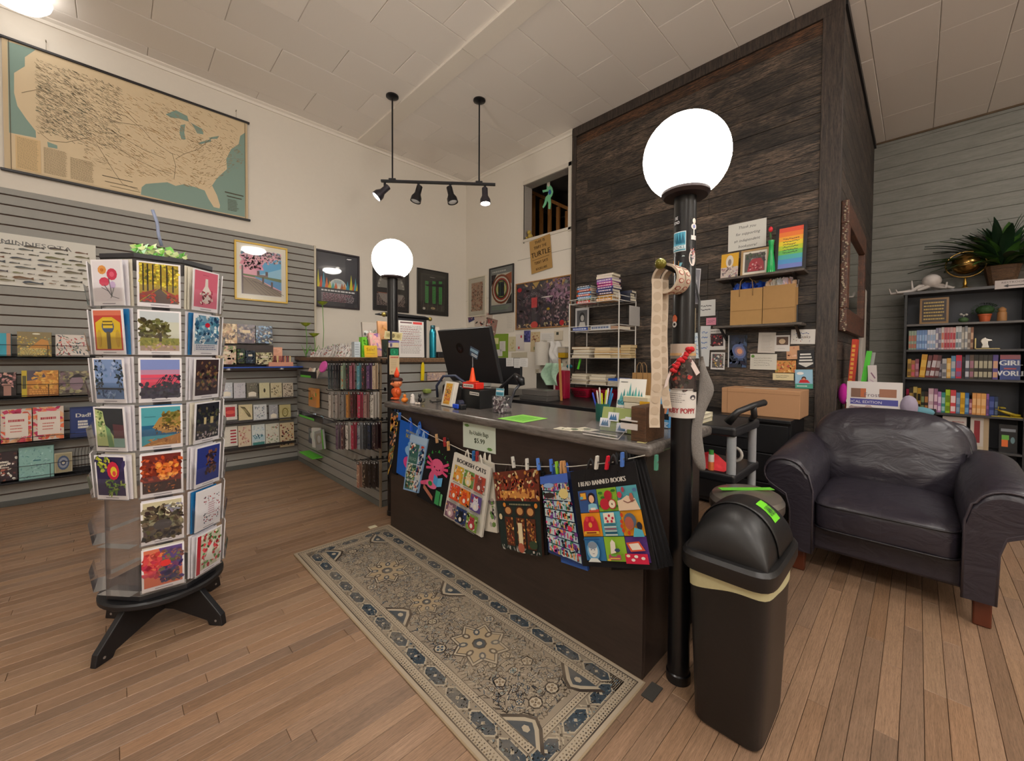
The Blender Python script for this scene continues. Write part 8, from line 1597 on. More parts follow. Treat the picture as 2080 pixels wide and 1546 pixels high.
# notes pinned on the timber (photo corners from the zoomed shelf region)
zt_ = lambda a, b: (1400+a/3.77, 430+b/3.77)
NT = [(72, 683, 200, 795, 'd2d2d0', 'white note with a few handwritten words left of the lower shelf', 'h'), (130, 815, 205, 866, 'd98aa0', 'pink sticky note left of the lower shelf', 'h'), (78, 878, 150, 1185, 'cfd2d4', 'tall white list with blue handwriting beside the sock', 'b'), (152, 900, 276, 1058, 'd6d3d0', 'white card of four singers under the lower shelf', 'p1'), (165, 1078, 270, 1210, 'd9d6d4', 'white photo card of a busy interior', 'p2'),
  (300, 948, 440, 1195, '2a3040', 'curled galaxy poster sheet on the timber', 'gal'), (526, 928, 655, 1082, 'cdc6be', 'white typed page on the timber', 't'), (655, 948, 768, 1070, 'd6d2ce', 'instant photo of a pale shape on the timber', 'p3'), (778, 905, 963, 1012, 'd2cec8', 'white thank you card with small drawings', 'd'), (748, 1030, 845, 1130, 'c99a76', 'peach sticky card on the timber', None),
  (832, 1060, 960, 1195, '26262a', 'black cut-out sticker with white lettering', 'cut'), (467, 1090, 668, 1212, 'cfccc2', 'cream note with a green sprig in its corner', 'sp'), (660, 1140, 818, 1235, 'c98a4a', 'orange autumn postcard on the timber', 'au'), (640, 1236, 800, 1294, 'd6c9a0', 'narrow yellow note strip on the timber', 'h'), (815, 1208, 948, 1358, '8ab8d0', 'blue card with a red figure on a teal band', 'kid')]
for i, (a0, b0, a1, b1, bg, lab, kd) in enumerate(NT):
 u0, v0 = zt_(a0, b0); u1, v1 = zt_(a1, b1); w_, h_, c = onwall('x', XB-.024, u0, v0, u1, v1, .004+.002*(i % 3)); s = Pr(w_, h_, bg, t=.001)
 if kd == 'h': s.scribble(.15, .3, .85, .75, 2, '4a4a50', wd=.06, hand=True)
 if kd == 'b': s.scribble(.15, .4, .85, .9, 4, '3a6ab0', wd=.025, hand=True)
 if kd == 'p1': s.rect(.12, .18, .88, .78, '3a2a30'); s.scatter(.14, .2, .86, .7, ['a83a44', '2a2226', 'c9a090', '6a3a40'], 26, .1, .07); s.scribble(.1, .84, .9, .94, 1, '5a5a5a', wd=.03)
 if kd == 'p2': s.rect(.1, .1, .9, .92, '6a6460'); s.scatter(.12, .12, .88, .9, ['a8485a', 'd9d4cc', '3a4a5a', 'c9a04a', '5a4a44'], 36, .1, .06)
 if kd == 'gal': s.scatter(.05, .05, .95, .95, ['2f3850', '4a5a80', '3a3f58', '232838'], 60, .16); s.ell(.58, .5, .34, .24, '5a6a9a', 16, rot=.5); s.ell(.6, .5, .24, .15, '8a7a90', 14, rot=.5); s.ell(.62, .5, .14, .09, 'd99a78', 12, rot=.5); s.rect(0, 0, .06, 1, 'd0d0d0')
 if kd == 't': s.scribble(.2, .1, .85, .9, 11, '8a8682', wd=.012)
 if kd == 'p3': s.rect(.12, .4, .9, .9, '5a4438'); s.ell(.5, .62, .22, .16, 'c9b090', 10); s.scribble(.2, .12, .7, .25, 1, '9a9a9a', wd=.02)
 if kd == 'd': s.scribble(.2, .6, .85, .85, 1, '4a5a8a', wd=.05, hand=True); s.scatter(.08, .1, .92, .9, ['8a8a5a', 'a86a6a', '5a6a8a'], 14, .03, .05); s.text('Thanks', .5, .4, .2, '5a4a4a', slant=.2)
 if kd == 'cut': [s.rect(.08+.03*q_, .2+q_*.17, .92-.04*q_, .29+q_*.17, 'd6d4d0') for q_ in range(4)]; s.poly([(.1, .2), (.9, .2), (.5, .02)], 'cfcdc8')
 if kd == 'sp': s.ell(.1, .85, .07, .1, '5a8a3a', 8); s.scribble(.15, .2, .9, .8, 4, '6a6660', wd=.02, hand=True)
 if kd == 'au': s.scatter(.03, .03, .97, .97, ['b06a34', 'd9a050', '8a6a3a', 'c0504a', 'a89a4a', 'e0b878'], 50, .12, .08)
 if kd == 'kid': s.rect(.05, .3, .95, .95, '94bcd6'); s.ell(.3, .8, .2, .08, 'e8e8e8', 10); s.ell(.5, .52, .14, .12, '4a2a24', 10); s.ell(.5, .48, .1, .08, 'c98a6a', 10); s.poly([(.2, .3), (.3, .46), (.7, .46), (.85, .3)], 'c0282e'); s.rect(.0, .0, 1, .25, '4a9a86'); s.scribble(.1, .08, .8, .18, 1, 'd9e6e0', wd=.05)
 if kd is None: s.scatter(.1, .1, .9, .9, ['c08a68', 'd9b090'], 10, .15)
 tag(s.build('pinned_note', M=pose(c, 'x', roll=rnd.uniform(-.04, .04)), m=PAPER), lab, 'note')
# ================================================================== bins, cart, cabinet beside the counter
CANM = mat('151415', .42, bump=.12, scale=90, var=.2); cx_, cy_ = 1.44, .392
can = thing('trash_can', 'tall black plastic trash can with a swing lid and green garbage label', 'trash can', (cx_, cy_, 0))
MB().lathe([(.80, 0), (.85, .012), (1.0, .50)], sx=.165, sy=.115, power=7, n=64).build('can_body', CANM, can, smooth=35)
vs = []; n = 64
for k in range(n):
 a = 2*PI*k/n; q = (abs(math.cos(a))**7+abs(math.sin(a))**7)**(-1/7)*1.006; lo = .452+.018*math.sin(a*2+.6); f = .85+.15*(lo-.012)/.488+.006
 vs += [(.165*math.cos(a)*q*f, .115*math.sin(a)*q*f, lo), (.165*math.cos(a)*q, .115*math.sin(a)*q, .50)]
m = MB(); m.add(vs, [(2*k, 2*((k+1) % n), 2*((k+1) % n)+1, 2*k+1) for k in range(n)]); m.build('bag_liner', mat('c4bf96', .45), can, smooth=True)
MB().lathe([(1.03, .492), (1.12, .50), (1.16, .515), (1.16, .545), (1.10, .556), (.98, .556), (.9, .50)], sx=.165, sy=.115, power=6, n=64).build('lid_rim', CANM, can, smooth=30)
def dome(u, v, o=0, A=.160, Bb=.112): return (A*u*(1+o), Bb*v*(1+o), .553+o*.1+.140*max(0, (1-abs(u)**3)*(1-abs(v)**2))**.46)
MB().grid(lambda u, v: dome(math.sin(PI*(u-.5)), math.sin(PI*(v-.5))), 28, 24).build('lid_dome', CANM, can, smooth=True)
MB().grid(lambda u, v: dome(-.32+1.12*u, math.sin(PI*(v-.5)*.985), .028), 16, 28).build('swing_flap', CANM, can, smooth=True, solid=.003)
s = MB(); P0_ = [dome(-.02+.36*i/4, -.80+.46*j/4, .052) for j in range(5) for i in range(5)]; s.add(P0_, [(j*5+i, j*5+i+1, j*5+i+6, j*5+i+5) for j in range(4) for i in range(4)], '6fd028')
lb = s.build('paper_label', PAPER, can); s = MB(); k_ = 0
for ch in 'GARBAGE':
 vs_, fs_, ad = GL[ch]; s.add([Vector(dome(.01+.30*(k_+x*.55)/2.55, -.71+.30*y, .072)) for x, y in vs_], fs_, '2a4a1a'); k_ += ad*.55
s.build('lettering', PAPER, lb)
sb = thing('pedal_bin', 'brushed steel pedal bin with green tape on its domed lid', 'bin', (1.84, .485, 0)); MB().lathe([(.93, 0), (.95, .01), (1, .53)], sx=.155, sy=.125, n=48).build('bin_body', mat('19191b', .35), sb, smooth=35)
MB().lathe([(1.0, .53), (1.06, .545), (1.06, .575), (.98, .592), (.7, .605), (.3, .612), (.01, .614)], sx=.155, sy=.125, n=48).build('bin_lid', mat('9a928a', .3, .8), sb, smooth=30)
m = MB(); m.M = Matrix.Rotation(-.75, 4, 'Z'); m.box((-.11, -.012, .6135), (.11, .016, .616)); m.build('green_tape', mat('5fb830', .5), sb)
ct_ = thing('utility_cart', 'black utility cart with grey uprights and a curved handle', 'cart', (2.2, .86, 0)); CB = mat('1b1b1e', .4); CG = mat('8d9094', .4)
for z in (.79, .57, .14): MB().box((2.0, .575, z), (2.40, 1.16, z+.045)).build('tray', CB, ct_, world=True, bevel=.012, seg=3)
for x, y in ((2.03, .60), (2.36, .60), (2.03, 1.13), (2.36, 1.13)): MB().cyl((x, y, .06), (x, y, .80), .020, n=16).build('upright', CG, ct_, world=True, smooth=35); MB().cyl((x-.01, y, .035), (x+.01, y, .035), .035, n=20).build('wheel', mat('2a2a2c', .5), ct_, world=True, smooth=35)
H0, H1, H2, H3 = ux(1478, 858, 2.03), ux(1500, 836, 2.03), ux(1530, 824, 2.12), ux(1552, 818, 2.22)
MB().tube([H0, H1, H2, H3], .014, 10, rs=[.020, .014, .014, .016]).build('push_handle', CB, ct_, world=True, smooth=True); MB().tube([H2, H2-Vector((-.02, 0, .05)), Vector((2.34, .60, .84))], .014, 8).build('push_handle', CB, ct_, world=True, smooth=True)
flatpile(2.02, .80, .836, [('d9cfa8', 'cream'), ('ddd6bc', 'ivory')], .14, .15, .018, 'the pair on the cart top', 'books on the cart', spine=False)
flatpile(2.05, 1.0, .836, [('8a3a34', 'red edged'), ('c9bda4', 'cream edged')], .14, .13, .018, 'the low pile at the back of the cart top', 'books on the cart')
P = ux(1457, 945, 2.03); simple('red_cloth', 'crumpled bright red cloth on the middle cart tray', 'cloth', MB().grid(lambda u, v: (2.03+.14*u, .63+.17*v, .617+.055*math.sin(PI*u)*math.sin(PI*v)*(1+.3*math.sin(9*u+5*v))), 12, 12), mat('d02c34', .8, bump=.4), smooth=True)
P = ux(1443, 944, 2.02); t = thing('glue_stick', 'small white and orange tube with a green cap on the cart', 'tube', (2.03, P.y, .616)); MB().cyl((0, 0, 0), (0, 0, .04), .013, n=14).build('body', mat('d0703a', .4), t); MB().cyl((0, 0, .04), (0, 0, .075), .013, n=14).build('label', mat('d9d4ca', .4), t); MB().cyl((0, 0, .075), (0, 0, .095), .011, n=14).build('cap', mat('3a8a3a', .4), t)
simple('tape_roll', 'pale tape roll standing on the middle cart tray', 'tape', MB().tube([Vector((2.28, .66+.035*math.cos(a*PI/8), .655+.035*math.sin(a*PI/8))) for a in range(16)], .008, 8, closed=True), mat('b9b6ae', .4), smooth=True)
BK = mat('141417', .4)
t = thing('storage_cabinet', 'low black cabinet against the charred timber', 'cabinet', (3.5, .8, 0)); B((3.32, .605, .03), (3.755, 1.30, .70)).build('carcass', BK, t, world=True, bevel=.003); B((3.28, .60, .70), (3.76, 1.33, .725)).build('top_board', BK, t, world=True, bevel=.004)
for k in range(3): d = B((3.305, .62, .06+k*.21), (3.32, 1.28, .26+k*.21)).build('drawer', BK, t, world=True, bevel=.003); MB().box((3.295, .82, .15+k*.21), (3.305, .98, .162+k*.21)).build('handle', mat('3a3a3d', .3, .6), d, world=True)
zt__ = ux(1465, 787, 3.40).z; CARD_ = mat('b08560', .75, bump=.15, var=.04)
t = thing('cardboard_box', 'large tan cardboard box on the low black cabinet', 'box', (3.4, .83, .726)); B((3.40, .572, .726), (3.72, 1.083, zt__)).build('box_body', CARD_, t, world=True, bevel=.004); MB().box((3.399, .572, zt__-.03), (3.402, 1.083, zt__-.028)).box((3.40, 1.04, .73), (3.3985, 1.042, zt__)).build('seam', mat('8a6444', .8), t, world=True); s = Pr(.22, .10, 'c9b8a0', t=.0006); s.build('shipping_label', t, M=Matrix.Translation((3.50, .85, zt__+.0008)) @ Matrix.Rotation(-PI/2, 4, 'Z') @ Matrix.Rotation(-PI/2, 4, 'X'), world=True)
# ================================================================== armchair
LE, nt, b = newmat('dark_leather'); b.inputs['Base Color'].default_value = (*lin('2b2730'), 1); b.inputs['Roughness'].default_value = .36; b.inputs['Specular IOR Level'].default_value = .5
na = noise_bump(nt, b, 7, .32, .02, detail=3, stretch=(1, 1, 1.8)); na.inputs['Distortion'].default_value = 1.5
arm = thing('armchair', 'dark leather rolled arm chair with puffy cushions and wooden feet', 'armchair', (3.05, .085, 0)); AY = .11
def pillow(c, s, e=(.35, .35), M=None, nu=40, nv=20, fn=None):
 def sp(x, p): return math.copysign(abs(x)**p, x)
 def f(u, v):
  a, b2 = (u-.5)*2*PI, (v-.5)*PI; p = Vector((s[0]*sp(math.cos(b2), e[0])*sp(math.cos(a), e[1]), s[1]*sp(math.cos(b2), e[0])*sp(math.sin(a), e[1]), s[2]*sp(math.sin(b2), e[0])))
  if fn: p = fn(p)
  if M is not None: p = M @ p
  return p+Vector(c)
 return MB().grid(f, nu, nv)
MB().box((2.68, AY-.28, .125), (3.50, AY+.28, .27)).build('seat_frame', LE, arm, world=True, bevel=.02, seg=3, smooth=40)
def seatfn(p): p.z += .035*(1-(p.x/.38)**2)*(1-(p.y/.29)**2)*(1 if p.z > 0 else 0)+.004*math.sin(p.y*60+p.x*20)*(1 if p.x < -.3 else .3); return p
pillow((3.02, AY, .325), (.40, .272, .088), (.28, .22), fn=seatfn, nu=72, nv=30).build('seat_cushion', LE, arm, world=True, smooth=True)
def lp_(z, o=.002): return [Vector((3.02-.40*math.copysign(abs(math.cos(a))**.22, math.cos(a))*1.0, AY+.272*math.copysign(abs(math.sin(a))**.22, math.sin(a)), z)) for a in [2*PI*k/64 for k in range(64)]]
for z in (.385, .262): MB().tube(lp_(z), .005, 6, closed=True).build('piping', mat('1d1a20', .4), arm, world=True, smooth=True)
BM = Matrix.Rotation(.30, 4, 'Y')
def backfn(p):
 y, z = p.y/.355, p.z/.27
 if p.x < 0:
  p.x -= .045*(1-y*y)*(1-abs(z)**2.5)
  for y0 in (-.10, .22): p.x += .036*math.exp(-((y-y0)/.04)**2)*(1-abs(z))
  p.x += .006*math.sin(14*y+6*z)*math.sin(9*z+5*y)*(1-y*y)+.010*math.exp(-((z+.35-.25*y*y)/.06)**2)
 p.z -= .07*abs(y)**2.6*(1 if z > 0 else -.6); return p
pillow((3.36, AY+.02, .575), (.13, .355, .27), (.45, .45), M=BM, fn=backfn, nu=90, nv=44).build('back_cushion', LE, arm, world=True, smooth=True)
ed = []
for k in range(80):
 a = 2*PI*k/80; p = Vector((-.035, .350*math.copysign(abs(math.cos(a))**.5, math.cos(a)), .268*math.copysign(abs(math.sin(a))**.5, math.sin(a)))); y = p.y/.355; p.z -= .07*abs(y)**2.6*(1 if p.z > 0 else -.6); ed.append((BM @ p)+Vector((3.36, AY+.02, .575))+Vector((-.045, 0, 0)))
MB().tube(ed, .005, 6, closed=True).build('piping', mat('1a181d', .4), arm, world=True, smooth=True)
pillow((3.47, AY, .45), (.11, .36, .34), (.3, .3), M=BM).build('back_frame', LE, arm, world=True, smooth=True)
for sg, nm in ((1, 'left'), (-1, 'right')):
 prof = [(.33, .12), (.33, .50)]+[(.420+.092*math.cos(a)*(-1), .515+.092*math.sin(a)) for a in [PI*k/10 for k in range(1, 11)]][::1]
 prof = [(.265, .12), (.265, .46), (.285, .54)]+[(.392-.098*math.cos(a), .525+.085*math.sin(a)) for a in [PI*k/12 for k in range(1, 17)]]+[(.385, .42), (.365, .34), (.36, .12)]
 m = MB(); N = len(prof); vs = []; fs = []
 xs = [(2.60, .93), (2.612, 1.0), (2.63, 1.02), (3.0, 1.03), (3.3, 1.04), (3.42, 1.0)]
 for x, k in xs:
  for y, z in prof: vs.append((x, AY+sg*(.32+(y-.32)*k), .12+(z-.12)*(k if z > .3 else 1)+(.05*(x-2.6) if z > .4 else 0)))
 for i in range(len(xs)-1):
  for k in range(N): fs.append((i*N+k, i*N+(k+1) % N, (i+1)*N+(k+1) % N, (i+1)*N+k))
 fs += [tuple(range(N)), tuple(range((len(xs)-1)*N, len(xs)*N))]; m.add(vs, fs); m.build('armrest', LE, arm, world=True, smooth=50)
 MB().tube([(2.604, AY+sg*(.32+(y-.32)*.99), .12+(z-.12)*(.99 if z > .3 else 1)) for y, z in prof], .0055, 6).build('piping', mat('3a353d', .35), arm, world=True, smooth=True)
 for x, k in ((2.68, -1), (3.42, 1)): MB().prism([(x-.035, .125), (x+.035, .125), (x+.018+.02*k, 0), (x-.018+.02*k, 0)], AY+sg*.30, AY+sg*.355, axis=1).build('leg', mat('5a2a18', .3), arm, world=True, bevel=.006)
# newspaper rack behind the chair
t = thing('magazine_rack', 'black magazine rack behind the armchair', 'rack', (3.95, .22, 0)); MB().box((3.84, -.10, 0), (3.86, .40, .66)).box((4.14, -.10, 0), (4.16, .40, .80)).box((3.86, -.10, .55), (4.14, .40, .57)).box((3.86, -.10, 0), (4.14, -.08, .66)).box((3.86, .38, 0), (4.14, .40, .66)).build('rack_frame', BK, t, world=True, bevel=.002)
def rk(name, label, cat, X, u0, v0, u1, bg, paint, t_=.02, lean=.1, roll=0, zb=.572):
 A1, B1 = ux(u0, v0, X), ux(u1, v0, X); s = Pr(A1.y-B1.y, A1.z-zb, bg, t=t_); (paint or (lambda s: None))(s); tag(s.build(name, M=pose((X, (A1.y+B1.y)/2, zb), 'x', lean, roll=roll)), label, cat)
def p_news(s):
 s.rect(.04, 0, .96, 1, 'd6d0cf'); s.rect(.08, .72, .36, .88, '7a5a4a'); s.rect(.26, .73, .36, .88, 'b0603a'); s.rect(.6, .74, .9, .88, '9a6a54'); s.text('Frost', .47, .74, .07, '6a5a64'); s.rect(.07, .60, .93, .70, '4a4a92'); s.text('LOCAL EDITION', .32, .625, .045, 'dcd8e0'); s.rect(.07, .3, .5, .56, '8a7a80'); s.scatter(.08, .3, .5, .56, ['6a6068', 'b09a98', '9a8a8a'], 24, .06); s.scribble(.55, .1, .93, .56, 9, '8a8490', wd=.015); s.scribble(.07, .05, .5, .26, 5, '8a8490', wd=.015)
rk('newspaper', 'folded newspaper with a blue banner standing behind the armchair', 'newspaper', 3.87, 1720, 774, 1834, 'd6cfc8', p_news, .02, .06)
rk('book', 'tall orange and red spined book leaning behind the newspaper', 'book', 4.08, 1716, 689, 1726, 'c8402c', lambda s: (s.rect(0, 0, 1, .06, '1c1a1a'), s.scribble(.2, .2, .8, .95, 16, 'e8b04a', wd=.03, ragged=.0)), .16, .0, .06)
rk('ruler', 'lime green plastic strip leaning behind the newspaper', 'strip', 4.02, 1733, 712, 1744, '4fc038', None, .006, .0, .12)
rk('clear_sleeve', 'clear plastic sleeve beside the lime green strip', 'sleeve', 4.05, 1742, 715, 1756, '9a9c98', None, .01, .0, .1)
rk('toy_packet', 'white and pink toy packet standing right of the green strip', 'packet', 4.0, 1772, 742, 1790, 'c9c0c0', lambda s: s.scatter(.1, .1, .9, .9, ['a88a98', 'dcd6d4', '8a6a7a'], 16, .16, .08), .03, 0, -.05)
simple('plush_toy', 'magenta plush toy at the left of the newspaper', 'plush toy', MB().ball(ux(1714, 800, 3.92), .05, sc=(.8, .7, 1.6)), mat('b0188a', .9, bump=.5), smooth=True)
simple('plush_toy', 'grey violet plush toy at the right of the newspaper', 'plush toy', MB().ball(ux(1846, 826, 3.9), .06, sc=(.8, .8, 1.3)), mat('9a90a4', .9, bump=.5), smooth=True)
simple('fabric_toy', 'teal soft toy peeping over the armchair back', 'plush toy', MB().ball(ux(1864, 836, 3.95), .05, sc=(.8, 1.7, .7)), mat('5a8a98', .9, bump=.5), smooth=True)
# ================================================================== mirror in an old printed frame on the box side
A1, B1 = uy(1709, 412, YS-.03), uy(1693, 676, YS-.03); xa, xb, zm0, zm1 = 3.85, 5.25, 1.365, 2.33
t = thing('wall_mirror', 'mirror in a worn printed wooden frame on the side of the timber box', 'mirror', (xa, YS-.04, zm0)); FM = wood_mat('worn_printed_frame', '2a1813', '6a3d26', 0, 5, 6, .5, contrast=1, bump=.4)
yq0, yq1 = YS-.07, YS-.024
for q_ in (((xa, yq0, zm0), (xb, yq1, zm0+.17)), ((xa, yq0, zm1-.17), (xb, yq1, zm1)), ((xa, yq0, zm0+.17), (xa+.12, yq1, zm1-.17)), ((xb-.12, yq0, zm0+.17), (xb, yq1, zm1-.17))): MB().box(*q_).build('frame_board', FM, t, world=True, bevel=.005)
m = MB(); rr_ = random.Random(3)
for i in range(70): z = zm0+(zm1-zm0)*i/70; m.ball((xa-.004, yq0+.004+rr_.uniform(0, .03), z), rr_.uniform(.004, .009), 5, 4)
m.build('flaking_edge', mat('9a8c78', .8), t, world=True); B((xa+.12, YS-.045, zm0+.17), (xb-.12, YS-.04, zm1-.17)).build('mirror_glass', mat('c9cfc6', .03, 1.0, var=0), t, world=True)
# ================================================================== bookcase on the grey wall
KY1, KY0, KX0, KX1 = .116, -.76, 6.30, 6.60; ZT_ = ux(1838, 600, KX0).z
bc = thing('bookcase', 'black bookcase of books and ornaments against the grey boarded wall', 'bookcase', (6.45, -.32, 0)); BCM = mat('26272a', .4, bump=.05)
SZ = [ux(1900, v, KX0).z for v in (657, 710, 768, 838, 905)]
for y in (KY1-.022, KY0): B((KX0, y, 0), (KX1, y+.022, ZT_)).build('side_panel', BCM, bc, world=True, bevel=.001)
B((KX0-.012, KY0-.01, ZT_), (KX1, KY1+.012, ZT_+.03)).build('top_board', mat('4d4c4e', .4), bc, world=True, bevel=.002); B((KX1-.008, KY0, .05), (KX1, KY1, ZT_)).build('back_panel', mat('3a3d45', .5), bc, world=True)
for z in SZ+[.06]: B((KX0+.004, KY0+.022, z-.022), (KX1-.008, KY1-.022, z)).build('shelf', mat('3d3c3e', .4) if z != SZ[0] else mat('5a5654', .4), bc, world=True, bevel=.001)
def books(row, z, u0, u1, specs, names, vt, X=KX0+.05, lean=()):
 ya_ = ux(u0, 750, X).y; yb_ = ux(u1, 750, X).y; tw = sum(s_[1] for s_ in specs); y = ya_; rb_ = random.Random(row)
 for i, (c, w2, hh) in enumerate(specs):
  wd = (ya_-yb_)*w2/tw; h_ = hh*vt; cs = c.split('/'); s = MB(); s.box((0, -wd*.94, 0), (.14, 0, h_), cs[0])
  for j, (f0, f1) in enumerate(((.08, .30), (.45, .75), (.84, .92))[:len(cs)-1+1]): s.add([(-.0008, -wd*.86, h_*f0), (-.0008, -wd*.08, h_*f0), (-.0008, -wd*.08, h_*f1), (-.0008, -wd*.86, h_*f1)], [(0, 1, 2, 3)], cs[min(len(cs)-1, 1)] if j < 2 else jit(cs[0], .2))
  a_ = lean[i] if i < len(lean) else 0
  o = s.build('book', GLOSSY, M=Matrix.Translation((X+rb_.uniform(0, .012), y, z+.001+(wd*abs(math.sin(a_)) if a_ > 0 else 0))) @ Matrix.Rotation(a_, 4, 'X'))
  tag(o, '%s spined book, %s on the %s book shelf of the bookcase' % (names[i % len(names)] if isinstance(names, list) else names, nth(i), ['upper', 'middle', 'lower'][row]), 'book', 'books on the %s book shelf' % ['upper', 'middle', 'lower'][row]); y -= wd
def cn(c):
 r_, g2, b2 = [int(c[i:i+2], 16) for i in (0, 2, 4)]; mx_, mn_ = max(r_, g2, b2), min(r_, g2, b2); L_ = 'dark ' if mx_ < 80 else ('pale ' if mn_ > 150 else '')
 if mx_-mn_ < 22: return 'black' if mx_ < 60 else 'white' if mn_ > 190 else 'grey'
 if mx_ == r_: return L_+('pink' if b2 > g2+20 else 'yellow' if g2 > r_*.78 else 'orange' if g2 > r_*.52 else 'brown' if mx_ < 130 else 'red')
 return L_+('green' if mx_ == g2 else 'violet' if r_ > g2+12 else 'blue')
def mk(st): return [(a, float(b2), float(c)) for a, b2, c in (q_.split() for q_ in st.split(';'))]
r1 = mk('8a9a84/b0604a 1 .86;90a08a/b0604a 1 .86;8a9a86/a85a48 1 .86;6a86b8/8aa8d0 1 .88;5f80b4/9ab4d8 1 .88;6484b8/8aaed4 1 .88;6a8abc/a0b8dc 1 .88;c9c9d4/8aa0c0 1 .88;ccccd6/90a4c4 1 .88;c6c8d2/8aa0be 1 .88;8a86a0/d0c8c8 1 .96;a8a0b0/6a6078 1 .96;d0c4c0/c07058 1 .98;c98a90/a82c3c 1 .97;d09a9c/b03040 1 .97;cfa8a8/b83848 1 .97;d9a09c/a82838 1 .96;d2d4d6/6a7a84 1 1;d8d8da/8a9098 1 1;9a9690/c0b8ac 1 .96;8a8c90/c9c4bc 1 1;b0a498/7a6a60 1 .94;8a5a44/c9a080 1 .94')
r2 = mk('b08a3a/7a5a2a 1 .8;a86a3a/c95a6a 1 .74;8a4a58/b07a8a 1 .8;d0982e/e0b450 1.5 1;6a3438/b0a8a8 1 .96;7a3a3c/c9c0c4 1.2 .98;5a3034/a89a9c 1.1 .96;3f3a44/8a8490 .8 .8;b4b0b0/6a6a70 1.1 .82;d0a050/e0c080 1 .84;5a8aac/b0b4b8 1.1 .94;c8304c/8a5a8a 1.4 .97;2a2a30/1c1c20 .7 .9;4a4c5c/c0c0c8 1 .98;5a4a40/a07080 1 .98;35332f/b0a890 1 .98;38352f/b4ac94 1 .98;33312c/aca48c 1 .98;37342e/b0a890 1 .98;5a4a8a/d0a080 1.2 .98')
r3 = mk('8a1c3a/5a1028 .8 .9;3a3024/b09050 1.1 .98;c0a860/3a3020 1.1 1;b08a30/2a2418 1 .96;34362e/7a8a60 .9 .82;3a2c28/b07a4a 1 .82;c9a8b4/e0d0d4 1.4 .96;9a6a88/e0c0d0 1 .96;b080b4/e0c8e0 .9 .84;3a8a80/a0c8c0 1 .82;a8c830/6a8a20 1.2 .94;d04a50/f0d8d8 1.4 .93;5a7a9a/8aa0b8 1 .84;e0b030/c09020 1.1 .84;3a6aa0/70a0c8 1 .84;8a4a5a/c09098 .7 .6;d9985a/e8b880 1 .84;e0a060/e8bc88 1 .84;dca05c/e8b880 1.2 .84;8a5a9a/6a4a7a .6 .84;2c3e7a/4a5a98 1.2 .74;2a3a5a/50607a .8 .74')
for row, z, u0, u1, r_, vt, ln in ((0, SZ[1], 1844, 1976, r1, .245, ()), (1, SZ[2], 1843, 2028, r2, .255, (.0, .0, .0, .08, .10, .12, .10)), (2, SZ[3], 1842, 2030, r3, .265, ())):
 books(row, z, u0, u1, r_, [cn(q_[0].split('/')[0]) for q_ in r_], vt, lean=ln)
def face(name, label, cat, u0, v0, u1, zb, bg, paint, t_=.03, X=KX0+.05, lean=.05, mm=None):
 A1, B1 = ux(u0, v0, X), ux(u1, v0, X); s = Pr(A1.y-B1.y, A1.z-zb, bg, t=t_, dy=.0004); paint(s); return tag(s.build(name, M=pose((X, (A1.y+B1.y)/2, zb+.001), 'x', lean), m=mm or GLOSSY), label, cat)
face('book', 'blue book cover lettered in white at the right of the middle book shelf', 'book', 2032, 721, 2074, SZ[2], '2c4080', lambda s: (s.rect(0, .82, 1, 1, '8a3a48'), s.text('GIRL', .5, .58, .2, 'e0e2e6', bold=.08), s.text('WORLD', .5, .16, .2, 'e0e2e6', bold=.08, wx=.85), s.rect(.2, .42, .8, .47, 'b04a4a')))
face('book', 'tan box set with a maroon panel on the lowest visible shelf', 'book', 1972, 846, 2010, SZ[4], 'c4b6a0', lambda s: (s.rect(0, .1, .7, 1, 'c9c0b8'), s.rect(.2, .2, .52, .88, '8a2c34'), s.rect(.72, 0, 1, 1, 'b09a7c')))
face('book', 'white book cover lying behind the armchair on the lowest visible shelf', 'book', 1915, 845, 1964, SZ[4], 'c9c0bc', lambda s: s.scribble(.4, .5, .95, .9, 3, '9a5a5a', wd=.03))
face('book', 'black puzzle box with orange and green patches on the lowest visible shelf', 'box', 2030, 862, 2068, SZ[4], '202226', lambda s: (s.rect(.15, .2, .5, .45, 'e0703a'), s.rect(.15, .45, .55, .62, '6ab04a'), s.rect(.1, .75, .9, .85, '8a9098'), s.ell(.75, .45, .12, .12, '6a8a90', 10)))
face('framed_sign', 'gold lettered brown framed sign on the top bookcase shelf', 'sign', 1869, 607, 1928, SZ[0], '8a6434', lambda s: (s.rect(.08, .07, .92, .93, '2e201c'), s.scribble(.14, .12, .86, .88, 6, 'b89a50', wd=.055, ragged=.1)), .015)
# topiary, flower, wooden figure, horse, plane
def pl(u, X=KX0+.08): return ux(u, 650, X).y
t = thing('topiary_pot', 'round green topiary in an orange pot on the top bookcase shelf', 'plant', (KX0+.10, pl(2000, KX0+.1), SZ[0])); MB().lathe([(.034, 0), (.046, .068), (.050, .07), (.050, .082), (.042, .082)], n=22).build('pot', mat('b8582e', .6), t, smooth=40)
m = MB(); rt = random.Random(4)
for i in range(240): a, e = rt.uniform(0, 6.28), rt.uniform(-.5, 1.5); d = Vector((math.cos(a)*math.cos(e), math.sin(a)*math.cos(e), math.sin(e))); p = Vector((0, 0, .125))+Vector((d.x*.072, d.y*.078, d.z*.055)); m.add([p, p+d*.018+Vector((.008, 0, 0)), p+d*.026, p+d*.018-Vector((.008, 0, .004))], [(0, 1, 2, 3)])
m.ball((0, 0, .125), .062, sc=(1, 1.08, .8)); m.build('foliage', mat('2a4a20', .7), t)
